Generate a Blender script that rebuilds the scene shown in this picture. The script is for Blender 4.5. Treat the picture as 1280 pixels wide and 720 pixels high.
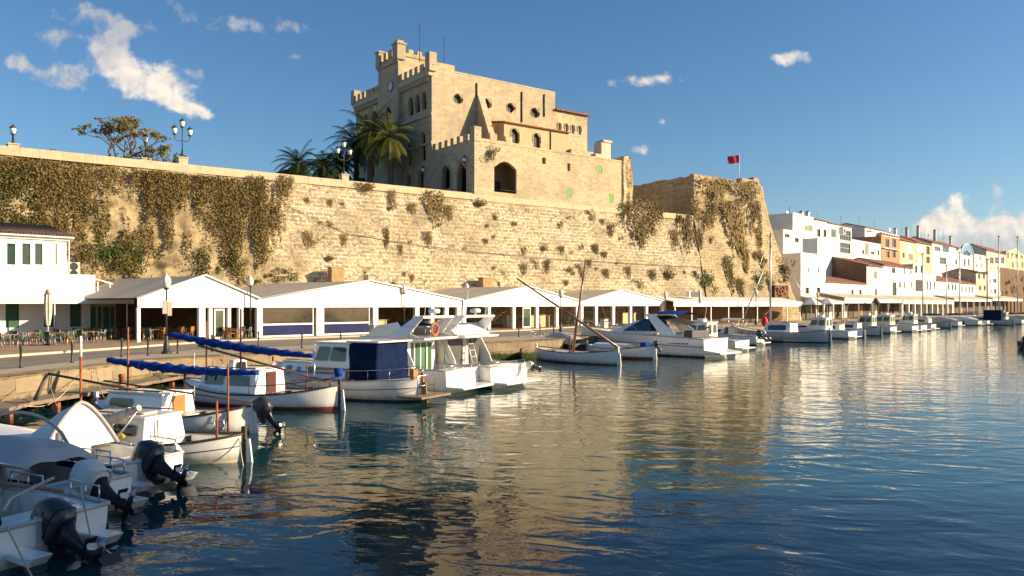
import bpy, bmesh, math, random
from mathutils import Vector, Matrix, noise
R = math.radians
rnd = random.Random(7)
scn = bpy.context.scene
for _o in list(bpy.data.objects): bpy.data.objects.remove(_o)

# ------------------------------------------------------------------ camera
CZ, FPX, HZ = 3.9, 1000.0, 381.0        # eye height, focal length in photo pixels, horizon row
cd = bpy.data.cameras.new('camera'); cam = bpy.data.objects.new('camera', cd)
scn.collection.objects.link(cam); scn.camera = cam
cam.location = (0, 0, CZ); cam.rotation_euler = (R(90), 0, 0)
cd.sensor_width = 36; cd.lens = 36*FPX/1280; cd.shift_y = 21/1280
cd.clip_start = .3; cd.clip_end = 6000

# ------------------------------------------------------------------ sun, exposure
SUN_AZ, SUN_EL = 93.5, 18.5             # degrees clockwise from +Y
SHADE_Y = 13.9
sl = bpy.data.lights.new('sun', 'SUN'); sun = bpy.data.objects.new('sun', sl)
scn.collection.objects.link(sun)
sl.energy = 5.0; sl.angle = R(.5); sl.color = (1.0, .80, .52)
sdir = Vector((math.sin(R(SUN_AZ))*math.cos(R(SUN_EL)), math.cos(R(SUN_AZ))*math.cos(R(SUN_EL)), math.sin(R(SUN_EL))))
sun.rotation_euler = sdir.to_track_quat('Z', 'Y').to_euler()
sun.location = (60, -20, 60)
scn.view_settings.view_transform = 'Standard'; scn.view_settings.look = 'None'
scn.view_settings.exposure = .92; scn.view_settings.gamma = 1
scn.view_settings.use_curve_mapping = False

# ------------------------------------------------------------------ world
W = bpy.data.worlds.new('World'); scn.world = W; W.use_nodes = True
class NT:
    def __init__(s, nt): s.t = nt; s.n = nt.nodes; s.l = nt.links
    def new(s, typ, **kw):
        n = s.n.new(typ)
        for k, v in kw.items(): setattr(n, k, v)
        return n
    def put(s, sock, v):
        if v is None: return
        if isinstance(v, bpy.types.NodeSocket): s.l.new(v, sock)
        else: sock.default_value = v
    def m(s, op, a, b=None, c=None, clamp=False):
        n = s.new('ShaderNodeMath', operation=op, use_clamp=clamp)
        s.put(n.inputs[0], a); s.put(n.inputs[1], b); s.put(n.inputs[2], c)
        return n.outputs[0]
    def noise(s, vec, scale, detail=4, rough=.55, dist=0, col=False):
        n = s.new('ShaderNodeTexNoise'); s.put(n.inputs['Vector'], vec)
        n.inputs['Scale'].default_value = scale; n.inputs['Detail'].default_value = detail
        n.inputs['Roughness'].default_value = rough; n.inputs['Distortion'].default_value = dist
        return n.outputs['Color' if col else 'Fac']
    def ramp(s, fac, stops, interp='LINEAR'):
        n = s.new('ShaderNodeValToRGB'); s.put(n.inputs[0], fac); r = n.color_ramp; r.interpolation = interp
        while len(r.elements) < len(stops): r.elements.new(.5)
        for e, (p, c) in zip(r.elements, stops):
            e.position = p; e.color = (c[0], c[1], c[2], 1) if hasattr(c, '__len__') else (c, c, c, 1)
        return n.outputs[0]
    def mix(s, fac, a, b, blend='MIX'):
        n = s.new('ShaderNodeMix', data_type='RGBA', blend_type=blend)
        s.put(n.inputs[0], fac)
        for sk, v in ((n.inputs[6], a), (n.inputs[7], b)):
            if isinstance(v, (tuple, list)): v = (v[0], v[1], v[2], 1)
            s.put(sk, v)
        return n.outputs[2]
    def smooth(s, v, a, b):
        n = s.new('ShaderNodeMapRange', interpolation_type='SMOOTHSTEP'); s.put(n.inputs[0], v)
        n.inputs[1].default_value = a; n.inputs[2].default_value = b
        return n.outputs[0]
    def xyz(s, v):
        n = s.new('ShaderNodeSeparateXYZ'); s.put(n.inputs[0], v); return n.outputs
    def comb(s, x, y, z=0.0):
        n = s.new('ShaderNodeCombineXYZ'); s.put(n.inputs[0], x); s.put(n.inputs[1], y); s.put(n.inputs[2], z)
        return n.outputs[0]

def build_world():
    t = NT(W.node_tree); t.n.clear()
    out = t.new('ShaderNodeOutputWorld')
    sky = t.new('ShaderNodeTexSky', sky_type='NISHITA', sun_disc=False)
    sky.sun_elevation = R(SUN_EL); sky.sun_rotation = R(SUN_AZ)
    sky.altitude = 0; sky.air_density = 1.0; sky.dust_density = .75; sky.ozone_density = 3.6
    hs = t.new('ShaderNodeHueSaturation'); hs.inputs['Saturation'].default_value = 1.14; t.l.new(sky.outputs[0], hs.inputs['Color'])
    bs = t.new('ShaderNodeBackground'); t.l.new(hs.outputs[0], bs.inputs[0]); bs.inputs[1].default_value = .075
    tc = t.new('ShaderNodeTexCoord'); x, y, z = t.xyz(tc.outputs['Generated'])
    yy = t.m('MAXIMUM', y, .05)
    u = t.m('DIVIDE', x, yy); v = t.m('DIVIDE', z, yy)
    # cumulus banks: (u, v) centre of each bank on the sky, half sizes, tilt, weight, how much sun it catches
    B = [(-.458,.278,.068,.025,-27,1.22,1), (-.40,.246,.034,.007,-18,.85,1), (-.505,.325,.034,.034,35,.68,.16), (-.47,.345,.03,.012,0,.6,.3), (-.525,.365,.03,.014,-20,.62,.2), (-.57,.366,.02,.01,-20,.55,.2),
         (-.605,.301,.03,.018,-25,.75,.4), (-.553,.287,.02,.026,30,.7,.4), (-.57,.337,.026,.014,0,.6,.2),
         (-.41,.365,.06,.022,-25,.52,.25), (-.275,.343,.065,.012,-8,.5,.3), (-.34,.352,.03,.012,-10,.42,.25),
         (-.4,.29,.03,.016,0,.55,.35), (-.275,.311,.015,.008,0,.5,.4),
         (.16,.283,.05,.011,8,.62,.8), (.345,.309,.036,.011,-8,.72,.8), (.182,.231,.012,.006,0,.55,.6), (.157,.193,.016,.009,-20,.65,.8),
         (.525,.112,.022,.016,0,.85,.95), (.555,.124,.016,.016,0,.85,1), (.535,.1,.05,.012,0,.75,.9), (.64,.098,.08,.017,3,.85,.8), (.609,.142,.008,.012,10,.55,.9), (.72,.12,.1,.03,0,.8,.8),
         (.57,.075,.2,.016,0,.6,.45), (.9,.2,.2,.05,10,.7,.6), (-.95,.3,.2,.06,10,.7,.5), (-.8,.42,.1,.04,0,.7,.5)]
    dens = None; lit = None
    wv = t.comb(u, v)
    wob = t.noise(wv, 14, 3, .5, col=True); wx, wy, wz = t.xyz(wob)
    u2 = t.m('MULTIPLY_ADD', t.m('SUBTRACT', wx, .5), .035, u); v2 = t.m('MULTIPLY_ADD', t.m('SUBTRACT', wy, .5), .03, v)
    for (cu, cv, a, b, rot, w, br) in B:
        c, s_ = math.cos(R(rot)), math.sin(R(rot))
        du = t.m('SUBTRACT', u2, cu); dv = t.m('SUBTRACT', v2, cv)
        p = t.m('ADD', t.m('MULTIPLY', du, c/a), t.m('MULTIPLY', dv, s_/a))
        q = t.m('ADD', t.m('MULTIPLY', du, -s_/b), t.m('MULTIPLY', dv, c/b))
        r2 = t.m('ADD', t.m('MULTIPLY', p, p), t.m('MULTIPLY', q, q))
        g = t.m('MULTIPLY', t.m('EXPONENT', t.m('MULTIPLY', r2, -1.1)), w)
        dens = g if dens is None else t.m('ADD', dens, g)
        gl = t.m('MULTIPLY', g, br); lit = gl if lit is None else t.m('ADD', lit, gl)
    n1 = t.noise(wv, 34, 9, .6, .3)
    n2 = t.noise(t.comb(t.m('ADD', u, -.006), t.m('ADD', v, -.008)), 34, 9, .6, .3)
    dd = t.m('ADD', dens, t.m('MULTIPLY', t.m('SUBTRACT', n1, .5), 1.6))
    mask = t.smooth(dd, .36, .9)
    mask = t.m('MULTIPLY', mask, t.m('GREATER_THAN', y, .1))
    relief = t.m('MULTIPLY_ADD', t.m('SUBTRACT', n1, n2), 3.0, .5, clamp=True)
    ratio = t.m('DIVIDE', lit, t.m('ADD', dens, .02), clamp=True)
    tone = t.m('MULTIPLY', ratio, t.m('MULTIPLY_ADD', relief, .55, .62), clamp=True)
    col = t.ramp(tone, [(0, (.36,.40,.47)), (.5, (.62,.59,.58)), (1, (.98,.88,.74))])
    bc = t.new('ShaderNodeBackground'); t.l.new(col, bc.inputs[0]); bc.inputs[1].default_value = .6
    mx = t.new('ShaderNodeMixShader'); t.l.new(t.m('MULTIPLY', mask, .93), mx.inputs[0])
    t.l.new(bs.outputs[0], mx.inputs[1]); t.l.new(bc.outputs[0], mx.inputs[2]); t.l.new(mx.outputs[0], out.inputs[0])
build_world()

# ------------------------------------------------------------------ helpers
def link(o): scn.collection.objects.link(o); return o
def tag(o, label=None, cat=None, group=None, kind=None):
    if label: o['label'] = label
    if cat: o['category'] = cat
    if group: o['group'] = group
    if kind: o['kind'] = kind
    return o
def thing(name, label, cat, loc=(0,0,0), rz=0, group=None):
    o = link(bpy.data.objects.new(name, None)); o.location = loc; o.rotation_euler = (0, 0, rz)
    o.empty_display_size = .3
    return tag(o, label, cat, group)
def kids(o): return [c for c in bpy.data.objects if c.parent == o]
def copy_tree(o, parent=None):
    c = link(o.copy()); c.parent = parent
    if parent: c.matrix_parent_inverse = o.matrix_parent_inverse
    for ch in o.children: copy_tree(ch, c)
    return c
def wmat(o): return Matrix.Translation(o.location) @ Matrix.Rotation(o.rotation_euler[2], 4, 'Z')
def at(px, d, py=None, z=None):
    return Vector(((px-640)/FPX*d, d, CZ+(HZ-py)/FPX*d if py is not None else (z or 0)))
def onwater(px, py): return at(px, FPX*CZ/(py-HZ), z=0)
def onquay(px, py): return at(px, FPX*(CZ-1.3)/(py-HZ), z=1.3)

class Frame:        # a vertical plane standing on a line in plan
    def __init__(s, ox, oy, dx, dy):
        l = math.hypot(dx, dy); s.o = Vector((ox, oy, 0)); s.v = Vector((dx/l, dy/l, 0)); s.rz = math.atan2(dy, dx)
    def t(s, px):
        m = (px-640)/FPX; return (m*s.o.y-s.o.x)/(s.v.x-m*s.v.y)
    def d(s, px): return s.o.y+s.v.y*s.t(px)
    def z(s, px, py): return CZ+(HZ-py)/FPX*s.d(px)
    def p(s, t, y=0, z=0): return s.o+s.v*t+Vector((-s.v.y, s.v.x, 0))*y+Vector((0,0,z))
    def mat(s): return Matrix.Translation(s.o) @ Matrix.Rotation(s.rz, 4, 'Z')
    def op(s, px, py, w, h, kind='r', t0=0):
        return (s.t(px-w/2)-t0, s.t(px+w/2)-t0, s.z(px, py+h/2), s.z(px, py-h/2), kind)

class MB:
    def __init__(s, T=None): s.v = []; s.f = []; s.m = []; s.T = T or Matrix(); s.sm = []
    def add(s, vs, fs, m=0, smooth=False):
        b = len(s.v); T = s.T
        s.v += [tuple(T @ Vector(p)) for p in vs]
        for f in fs: s.f.append(tuple(i+b for i in f)); s.m.append(m); s.sm.append(smooth)
        return s
    def poly(s, pts, m=0): return s.add(pts, [tuple(range(len(pts)))], m)
    def box(s, x0, x1, y0, y1, z0, z1, m=0):
        v = [(x,y,z) for z in (z0,z1) for y in (y0,y1) for x in (x0,x1)]
        return s.add(v, [(0,2,3,1),(4,5,7,6),(0,1,5,4),(2,6,7,3),(0,4,6,2),(1,3,7,5)], m)
    def hexa(s, b, t, m=0):     # bottom 4 pts, top 4 pts, both counter-clockwise
        return s.add(list(b)+list(t), [(3,2,1,0),(4,5,6,7),(0,1,5,4),(1,2,6,5),(2,3,7,6),(3,0,4,7)], m)
    def prism(s, pts, vec, m=0):
        n = len(pts); vec = Vector(vec); p2 = [tuple(Vector(p)+vec) for p in pts]
        fs = [tuple(range(n-1,-1,-1)), tuple(range(n, 2*n))]+[(i,(i+1)%n,(i+1)%n+n,i+n) for i in range(n)]
        return s.add(list(pts)+p2, fs, m)
    def tube(s, pts, r, n=8, m=0, smooth=True, closed=False):
        pts = [Vector(p) for p in pts]; k = len(pts); rs = r if hasattr(r, '__len__') else [r]*k
        vs = []; prev = None
        for i, p in enumerate(pts):
            if closed: d = pts[(i+1)%k]-pts[i-1]
            else: d = pts[min(i+1,k-1)]-pts[max(i-1,0)]
            if d.length < 1e-9: d = Vector((0,0,1))
            d.normalize()
            if prev is None: a = d.orthogonal().normalized()
            else:
                a = prev-d*prev.dot(d); a = a.normalized() if a.length > 1e-6 else d.orthogonal().normalized()
            prev = a; b = d.cross(a)
            for j in range(n):
                w = 2*math.pi*j/n; vs.append(p+(a*math.cos(w)+b*math.sin(w))*rs[i])
        fs = []
        for i in range(k if closed else k-1):
            i2 = (i+1)%k
            for j in range(n): fs.append((i*n+j, i*n+(j+1)%n, i2*n+(j+1)%n, i2*n+j))
        s.add(vs, fs, m, smooth)
        if not closed:
            s.add(vs[:n], [tuple(range(n-1,-1,-1))], m); s.add(vs[-n:], [tuple(range(n))], m)
        return s
    def lathe(s, prof, c=(0,0,0), n=16, m=0, smooth=True):
        vs = []; c = Vector(c)
        for r, z in prof:
            for j in range(n):
                w = 2*math.pi*j/n; vs.append(c+Vector((r*math.cos(w), r*math.sin(w), z)))
        fs = [(i*n+j, i*n+(j+1)%n, (i+1)*n+(j+1)%n, (i+1)*n+j) for i in range(len(prof)-1) for j in range(n)]
        fs += [tuple(range(n-1,-1,-1)), tuple((len(prof)-1)*n+j for j in range(n))]
        return s.add(vs, fs, m, smooth)
    def loft(s, rings, m=0, smooth=True, cap=True):
        n = len(rings[0]); vs = [p for r in rings for p in r]
        fs = [(i*n+j, i*n+(j+1)%n, (i+1)*n+(j+1)%n, (i+1)*n+j) for i in range(len(rings)-1) for j in range(n)]
        s.add(vs, fs, m, smooth)
        if cap: s.add(rings[0], [tuple(range(n-1,-1,-1))], m); s.add(rings[-1], [tuple(range(n))], m)
        return s
    def grid(s, fn, nu, nv, m=0, smooth=True):
        vs = [fn(i/nu, j/nv) for j in range(nv+1) for i in range(nu+1)]
        fs = [(j*(nu+1)+i, j*(nu+1)+i+1, (j+1)*(nu+1)+i+1, (j+1)*(nu+1)+i) for j in range(nv) for i in range(nu)]
        return s.add(vs, fs, m, smooth)
    def sphere(s, c, r, n=12, m=0, sc=(1,1,1)):
        k = n//2; c = Vector(c); vs = []
        prof = [(math.sin(math.pi*i/k), -math.cos(math.pi*i/k)) for i in range(k+1)]
        prof[0] = (.02, -1); prof[-1] = (.02, 1)
        rings = [[c+Vector((r*a*math.cos(2*math.pi*j/n)*sc[0], r*a*math.sin(2*math.pi*j/n)*sc[1], r*b*sc[2])) for j in range(n)] for a, b in prof]
        return s.loft(rings, m)
    def facade(s, W_, z0, z1, ops, depth=.25, m=0, x0=0.0):
        xs = sorted(set([x0, W_]+[e for o in ops for e in o[:2]])); zs = sorted(set([z0, z1]+[e for o in ops for e in o[2:4]]))
        xs = [x for x in xs if x0-1e-6 <= x <= W_+1e-6]; zs = [z for z in zs if z0-1e-6 <= z <= z1+1e-6]
        for a, b in zip(xs, xs[1:]):
            for c, d in zip(zs, zs[1:]):
                mx, mz = (a+b)/2, (c+d)/2
                if any(o[0] < mx < o[1] and o[2] < mz < o[3] for o in ops): continue
                s.poly([(a,0,c),(b,0,c),(b,0,d),(a,0,d)], m)
        for o in ops:
            ol = outline(o); n = len(ol)
            for i in range(n):
                p, q = ol[i], ol[(i+1)%n]
                s.poly([(p[0],0,p[1]),(p[0],depth,p[1]),(q[0],depth,q[1]),(q[0],0,q[1])], m)
            ax, bx, az, bz = o[:4]
            cor = []
            if o[4] == 'a': cor = [(ax,bz),(bx,bz)]
            if o[4] == 'o': cor = [(ax,bz),(bx,bz),(ax,az),(bx,az)]
            cx, cz = (ax+bx)/2, (az+bz)/2
            for (kx, kz) in cor:
                pts = [p for p in ol if (p[0]-cx)*(kx-cx) >= -1e-6 and ((p[1]-cz)*(kz-cz) >= -1e-6) and (o[4] == 'o' or p[1] > bz-(bx-ax)/2-1e-6)]
                pts.sort(key=lambda p: math.atan2(p[1]-kz, p[0]-kx))
                for p, q in zip(pts, pts[1:]): s.poly([(kx,0,kz),(p[0],0,p[1]),(q[0],0,q[1])], m)
        return s
    def build(s, name, mats, parent=None, bevel=0, seg=2):
        me = bpy.data.meshes.new(name); me.from_pydata(s.v, [], s.f)
        for mt in (mats if isinstance(mats, (list, tuple)) else [mats]): me.materials.append(mt)
        me.polygons.foreach_set('material_index', s.m); me.polygons.foreach_set('use_smooth', s.sm)
        bm = bmesh.new(); bm.from_mesh(me)
        bmesh.ops.remove_doubles(bm, verts=bm.verts, dist=1e-4)
        if len(bm.faces) < 6000: bmesh.ops.recalc_face_normals(bm, faces=bm.faces)
        bm.to_mesh(me); bm.free(); me.update()
        o = link(bpy.data.objects.new(name, me)); o.parent = parent
        if bevel:
            b = o.modifiers.new('bevel', 'BEVEL'); b.width = bevel; b.segments = seg; b.limit_method = 'ANGLE'; b.angle_limit = R(40)
        return o

def outline(o):
    x0, x1, z0, z1, k = o[:5]; r = (x1-x0)/2; cx = (x0+x1)/2
    if k == 'a':
        zs = max(z1-r, z0+.05); h = z1-zs
        return [(x0,z0),(x1,z0)]+[(cx+r*math.cos(a*math.pi/10), zs+h*math.sin(a*math.pi/10)) for a in range(11)]
    if k == 'o':
        cz = (z0+z1)/2; h = (z1-z0)/2
        return [(cx+r*math.cos(a*math.pi/10), cz+h*math.sin(a*math.pi/10)) for a in range(20)]
    return [(x0,z0),(x1,z0),(x1,z1),(x0,z1)]

# ------------------------------------------------------------------ materials
MC = {}
def mat(name, col=(.5,.5,.5), rough=.6, var=.1, scale=2.5, bump=0, bscale=25, metal=0, dirt=0, dirtcol=(.12,.09,.06), coat=0, trans=0, spec=.5):
    if name in MC: return MC[name]
    m = bpy.data.materials.new(name); m.use_nodes = True; t = NT(m.node_tree)
    b = t.n['Principled BSDF']; b.inputs['Roughness'].default_value = rough; b.inputs['Metallic'].default_value = metal
    b.inputs['Specular IOR Level'].default_value = spec
    if coat: b.inputs['Coat Weight'].default_value = coat; b.inputs['Coat Roughness'].default_value = .08
    tc = t.new('ShaderNodeTexCoord'); oi = t.new('ShaderNodeObjectInfo')
    ad = t.new('ShaderNodeVectorMath', operation='ADD'); t.l.new(tc.outputs['Object'], ad.inputs[0])
    t.l.new(t.m('MULTIPLY', oi.outputs['Random'], 37.0), ad.inputs[1]); vec = ad.outputs[0]
    f = t.noise(vec, scale, 6, .6)
    c = t.ramp(f, [(.25, [max(0, k*(1-2*var)) for k in col]), (.5, col), (.78, [min(1, k*(1+var)) for k in col])])
    if dirt:
        x, y, z = t.xyz(vec); sv = t.comb(t.m('MULTIPLY', x, 3.0), t.m('MULTIPLY', y, 3.0), t.m('MULTIPLY', z, .5))
        f2 = t.smooth(t.noise(sv, 1.1, 7, .65), .52, .78)
        c = t.mix(t.m('MULTIPLY', f2, dirt), c, dirtcol)
    t.l.new(c, b.inputs['Base Color'])
    rr = t.m('MULTIPLY_ADD', t.m('SUBTRACT', t.noise(vec, scale*3, 3), .5), .25, rough, clamp=True); t.l.new(rr, b.inputs['Roughness'])
    if bump:
        bp = t.new('ShaderNodeBump'); bp.inputs['Strength'].default_value = min(1, bump); bp.inputs['Distance'].default_value = .04
        t.l.new(t.noise(vec, bscale, 5, .6), bp.inputs['Height']); t.l.new(bp.outputs[0], b.inputs['Normal'])
    if trans: b.inputs['Transmission Weight'].default_value = trans
    MC[name] = m; return m

def stone(name, a, b_, mortar, bw=.85, bh=.4, rockmix=None, dark=(.10,.075,.045), bstr=.7, msize=.03, plaster=0.0, stains=.5, cv=.86, eros=1.):
    if name in MC: return MC[name]
    m = bpy.data.materials.new(name); m.use_nodes = True; t = NT(m.node_tree); b = t.n['Principled BSDF']
    tc = t.new('ShaderNodeTexCoord'); vec = tc.outputs['Object']; x, y, z = t.xyz(vec)
    wob = t.m('MULTIPLY', t.m('SUBTRACT', t.noise(vec, .5, 2), .5), .035)
    h = t.m('ADD', x, y)                                    # runs along either face of a corner
    bv = t.comb(t.m('ADD', h, wob), t.m('ADD', z, wob))
    br = t.new('ShaderNodeTexBrick'); t.l.new(bv, br.inputs['Vector']); br.inputs['Scale'].default_value = 1
    br.inputs['Brick Width'].default_value = bw; br.inputs['Row Height'].default_value = bh
    br.inputs['Mortar Size'].default_value = msize; br.inputs['Mortar Smooth'].default_value = .3; br.inputs['Bias'].default_value = -.1
    a_, b__ = [k*cv for k in a], [min(1, k*(2-cv)) for k in b_]; br.inputs['Color1'].default_value = (*a_, 1); br.inputs['Color2'].default_value = (*b__, 1); br.inputs['Mortar'].default_value = (*mortar, 1)
    br.offset = .5; br.squash = 1.0
    col = br.outputs['Color']; hgt = t.m('SUBTRACT', 1.0, br.outputs['Fac'])
    big = t.noise(vec, .22, 5, .6); med = t.noise(vec, 1.6, 6, .65); fine = t.noise(vec, 9, 6, .7)
    pit = t.m('MULTIPLY', t.smooth(t.noise(vec, 2.6, 4, .6), .5, .62), br.outputs['Fac'])      # open, weathered joints
    col = t.mix(t.m('MULTIPLY', pit, .8), col, dark); hgt = t.m('SUBTRACT', hgt, t.m('MULTIPLY', pit, .9))
    if plaster: 
        pm = t.m('MULTIPLY', t.smooth(med, .42, .62), plaster)
        col = t.mix(pm, col, [(p+q)/2*1.03 for p, q in zip(a, b_)]); hgt = t.mix(pm, hgt, (.8,.8,.8))
    if rockmix is not None:                                 # natural rock below / left of the laid courses
        s_ = t.m('ADD', t.m('MULTIPLY_ADD', x, -.09, rockmix), t.m('MULTIPLY', t.m('SUBTRACT', t.noise(vec, .13, 4, .6), .5), 5))
        s_ = t.m('SUBTRACT', s_, t.m('MULTIPLY', z, .13))
        rk = t.smooth(s_, -.4, .5)
        rc = t.ramp(t.noise(vec, .7, 8, .7), [(.33, dark), (.43, [k*.62 for k in a]), (.52, [k*1.1 for k in a]), (.66, [min(1,k*1.12) for k in b_])])
        col = t.mix(rk, col, rc); hgt = t.mix(rk, hgt, t.m('MULTIPLY', t.noise(vec, .9, 9, .75), 7.0))
    col = t.mix(t.m('MULTIPLY', t.smooth(big, .42, .66), .5), col, [a[0]*.62, a[1]*.62, a[2]*.68], 'MIX')
    hole = t.smooth(med, .30, .36)                          # eroded, missing stones
    col = t.mix(t.m('MULTIPLY', t.m('SUBTRACT', 1.0, hole), .8*eros), col, dark)
    sv = t.comb(t.m('MULTIPLY', h, 1.4), t.m('MULTIPLY', z, .16))
    st = t.m('MULTIPLY', t.smooth(t.noise(sv, 1.0, 7, .7), .54, .78), stains)
    col = t.mix(st, col, dark)
    col = t.mix(t.m('MULTIPLY', t.smooth(fine, .35, .7), .3), t.mix(.25, col, (.02,.015,.01)), col)
    t.l.new(col, b.inputs['Base Color']); b.inputs['Roughness'].default_value = .92; b.inputs['Specular IOR Level'].default_value = .15
    hh = t.m('ADD', t.m('MULTIPLY', hgt, .22), t.m('ADD', t.m('MULTIPLY', hole, .8*eros), t.m('MULTIPLY', fine, .5)))
    bp = t.new('ShaderNodeBump'); bp.inputs['Strength'].default_value = bstr; bp.inputs['Distance'].default_value = .14
    t.l.new(hh, bp.inputs['Height']); t.l.new(bp.outputs[0], b.inputs['Normal'])
    MC[name] = m; return m

def leafmat(name, cols, tr=.25):
    if name in MC: return MC[name]
    m = bpy.data.materials.new(name); m.use_nodes = True; t = NT(m.node_tree); b = t.n['Principled BSDF']
    g = t.new('ShaderNodeNewGeometry'); oi = t.new('ShaderNodeObjectInfo')
    n = len(cols); f = t.m('FRACT', t.m('ADD', g.outputs['Random Per Island'], t.m('MULTIPLY', oi.outputs['Random'], .35)))
    c = t.ramp(g.outputs['Random Per Island'], [((i+.5)/n, cols[i]) for i in range(n)])
    tc = t.new('ShaderNodeTexCoord')
    c = t.mix(t.m('MULTIPLY', t.smooth(t.noise(tc.outputs['Object'], .8, 3), .4, .65), .5), c, cols[0])
    hs = t.new('ShaderNodeHueSaturation'); t.l.new(c, hs.inputs['Color'])
    t.l.new(t.m('MULTIPLY_ADD', oi.outputs['Random'], .5, .75), hs.inputs['Value']); c = hs.outputs[0]
    t.l.new(c, b.inputs['Base Color']); b.inputs['Roughness'].default_value = .7; b.inputs['Specular IOR Level'].default_value = .2
    tl = t.new('ShaderNodeBsdfTranslucent'); t.l.new(c, tl.inputs[0])
    mx = t.new('ShaderNodeMixShader'); mx.inputs[0].default_value = tr
    t.l.new(b.outputs[0], mx.inputs[1]); t.l.new(tl.outputs[0], mx.inputs[2]); t.l.new(mx.outputs[0], t.n['Material Output'].inputs[0])
    MC[name] = m; return m

def tilemat(name, a=(.30,.115,.065), b_=(.42,.21,.12), along='x'):
    if name in MC: return MC[name]
    m = bpy.data.materials.new(name); m.use_nodes = True; t = NT(m.node_tree); b = t.n['Principled BSDF']
    tc = t.new('ShaderNodeTexCoord'); x, y, z = t.xyz(tc.outputs['Object'])
    w = t.m('ABSOLUTE', t.m('SINE', t.m('MULTIPLY', x if along == 'x' else y, math.pi/.24)))
    rows = t.m('FRACT', t.m('MULTIPLY', y if along == 'x' else x, 2.8))
    f = t.noise(tc.outputs['Object'], 2.2, 6, .7)
    c = t.ramp(f, [(.3, [k*.45 for k in a]), (.48, a), (.72, b_)])
    c = t.mix(t.smooth(w, .45, .05), c, (.04,.025,.02))
    t.l.new(c, b.inputs['Base Color']); b.inputs['Roughness'].default_value = .9
    bp = t.new('ShaderNodeBump'); bp.inputs['Distance'].default_value = .08; bp.inputs['Strength'].default_value = 1
    t.l.new(t.m('ADD', w, t.m('MULTIPLY', rows, .3)), bp.inputs['Height']); t.l.new(bp.outputs[0], b.inputs['Normal'])
    MC[name] = m; return m

white = mat('white_render', (.78,.76,.72), .8, .05, 1.2, .25, 12, dirt=.12)
white2 = mat('white_render_worn', (.72,.69,.63), .8, .08, 1.0, .3, 12, dirt=.3)
wpaint = mat('white_paint', (.78,.77,.74), .45, .04, 2)
pvc = mat('white_tent_cloth', (.78,.77,.75), .55, .03, .8, .12, 3, dirt=.06)
gel = mat('white_gelcoat', (.82,.80,.76), .22, .05, 1.5, dirt=.14, dirtcol=(.32,.25,.17), coat=.5)
def grimed(src, name):
    m = src.copy(); m.name = name; t = NT(m.node_tree); b = t.n['Principled BSDF']; s_ = b.inputs['Base Color'].links[0].from_socket
    tc = t.new('ShaderNodeTexCoord'); x, y, z = t.xyz(tc.outputs['Object'])
    n_ = t.noise(t.comb(t.m('MULTIPLY', x, 2.5), y, t.m('MULTIPLY', z, .6)), 1.6, 6, .7)
    zz = t.m('ADD', z, t.m('MULTIPLY', t.m('SUBTRACT', n_, .5), .5))
    t.l.new(t.mix(t.m('MULTIPLY', t.smooth(zz, .3, .02), .6), s_, (.2,.17,.09)), b.inputs['Base Color']); return m
hullgel = grimed(gel, 'weathered_hull_gelcoat')
gelgrey = mat('grey_gelcoat', (.5,.49,.47), .3, .06, 1.5, dirt=.15, coat=.3)
cream = mat('cream_gelcoat', (.66,.58,.46), .3, .06, 1.5, dirt=.15, coat=.3)
canvas = mat('beige_canvas', (.52,.46,.38), .85, .1, 1.5, .3, 5)
wcanvas = mat('white_canvas', (.74,.72,.68), .8, .06, 1.5, .35, 4)
navy = mat('navy_canvas', (.008,.017,.055), .9, .2, 2, .3, 6, spec=.06)
blue = mat('blue_canvas', (.012,.05,.27), .85, .22, 2, .4, 7, spec=.1)
wood = mat('varnished_wood', (.22,.09,.035), .35, .25, 5, .2, 30, coat=.3)
dwood = mat('dark_wood', (.06,.035,.02), .6, .25, 5, .3, 30)
owood = mat('orange_wood', (.36,.16,.04), .5, .2, 5, .2, 30)
gwood = mat('weathered_wood', (.22,.17,.12), .85, .25, 4, .5, 18, dirt=.3)
rust = mat('rusty_paint', (.33,.085,.03), .7, .25, 6, .4, 30)
steel = mat('stainless_steel', (.55,.55,.55), .25, .05, 4, metal=1)
alu = mat('dull_aluminium', (.45,.45,.44), .45, .08, 4, metal=.7)
black = mat('black_plastic', (.015,.016,.02), .35, .2, 4)
engine = mat('engine_cowl_paint', (.032,.036,.046), .35, .2, 3, coat=.2)
iron = mat('dark_iron', (.028,.03,.03), .5, .2, 6, .2, 30)
glass = mat('dark_glass', (.018,.022,.028), .06, .3, 2, spec=.8)
gglass = mat('green_tinted_glass', (.03,.06,.045), .08, .3, 2, spec=.8)
interior = mat('dark_interior', (.03,.022,.016), .8, .3, 1)
redboot = mat('red_antifouling', (.22,.04,.03), .7, .2, 3, dirt=.3)
blueboot = mat('blue_antifouling', (.02,.05,.14), .7, .2, 3, dirt=.3)
blackboot = mat('black_antifouling', (.02,.02,.022), .7, .2, 3)
greensh = mat('green_shutter_paint', (.02,.085,.045), .55, .15, 4)
lgreen = mat('bright_green_shutter_paint', (.10,.30,.035), .6, .15, 4)
rope = mat('pale_rope', (.5,.42,.3), .9, .15, 8)
rubber = mat('grey_rubber', (.2,.2,.2), .7, .1, 4)
orange = mat('orange_plastic', (.5,.1,.03), .5, .12, 4)
globe_m = mat('milky_lamp_glass', (.8,.76,.68), .25, .04, 3)
red = mat('red_cloth', (.62,.03,.035), .7, .15, 3, .2, 6)
limest = (.46,.35,.2)
wall_m = stone('fortress_limestone', (.47,.36,.205), (.60,.485,.31), (.80,.71,.55), 1.0, .43, rockmix=.6, stains=.85, msize=.085, cv=.86, eros=.6)
bast_m = stone('bastion_limestone', (.47,.35,.19), (.58,.45,.27), (.74,.63,.45), 1.0, .43, stains=.45, plaster=.35, msize=.075)
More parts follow.
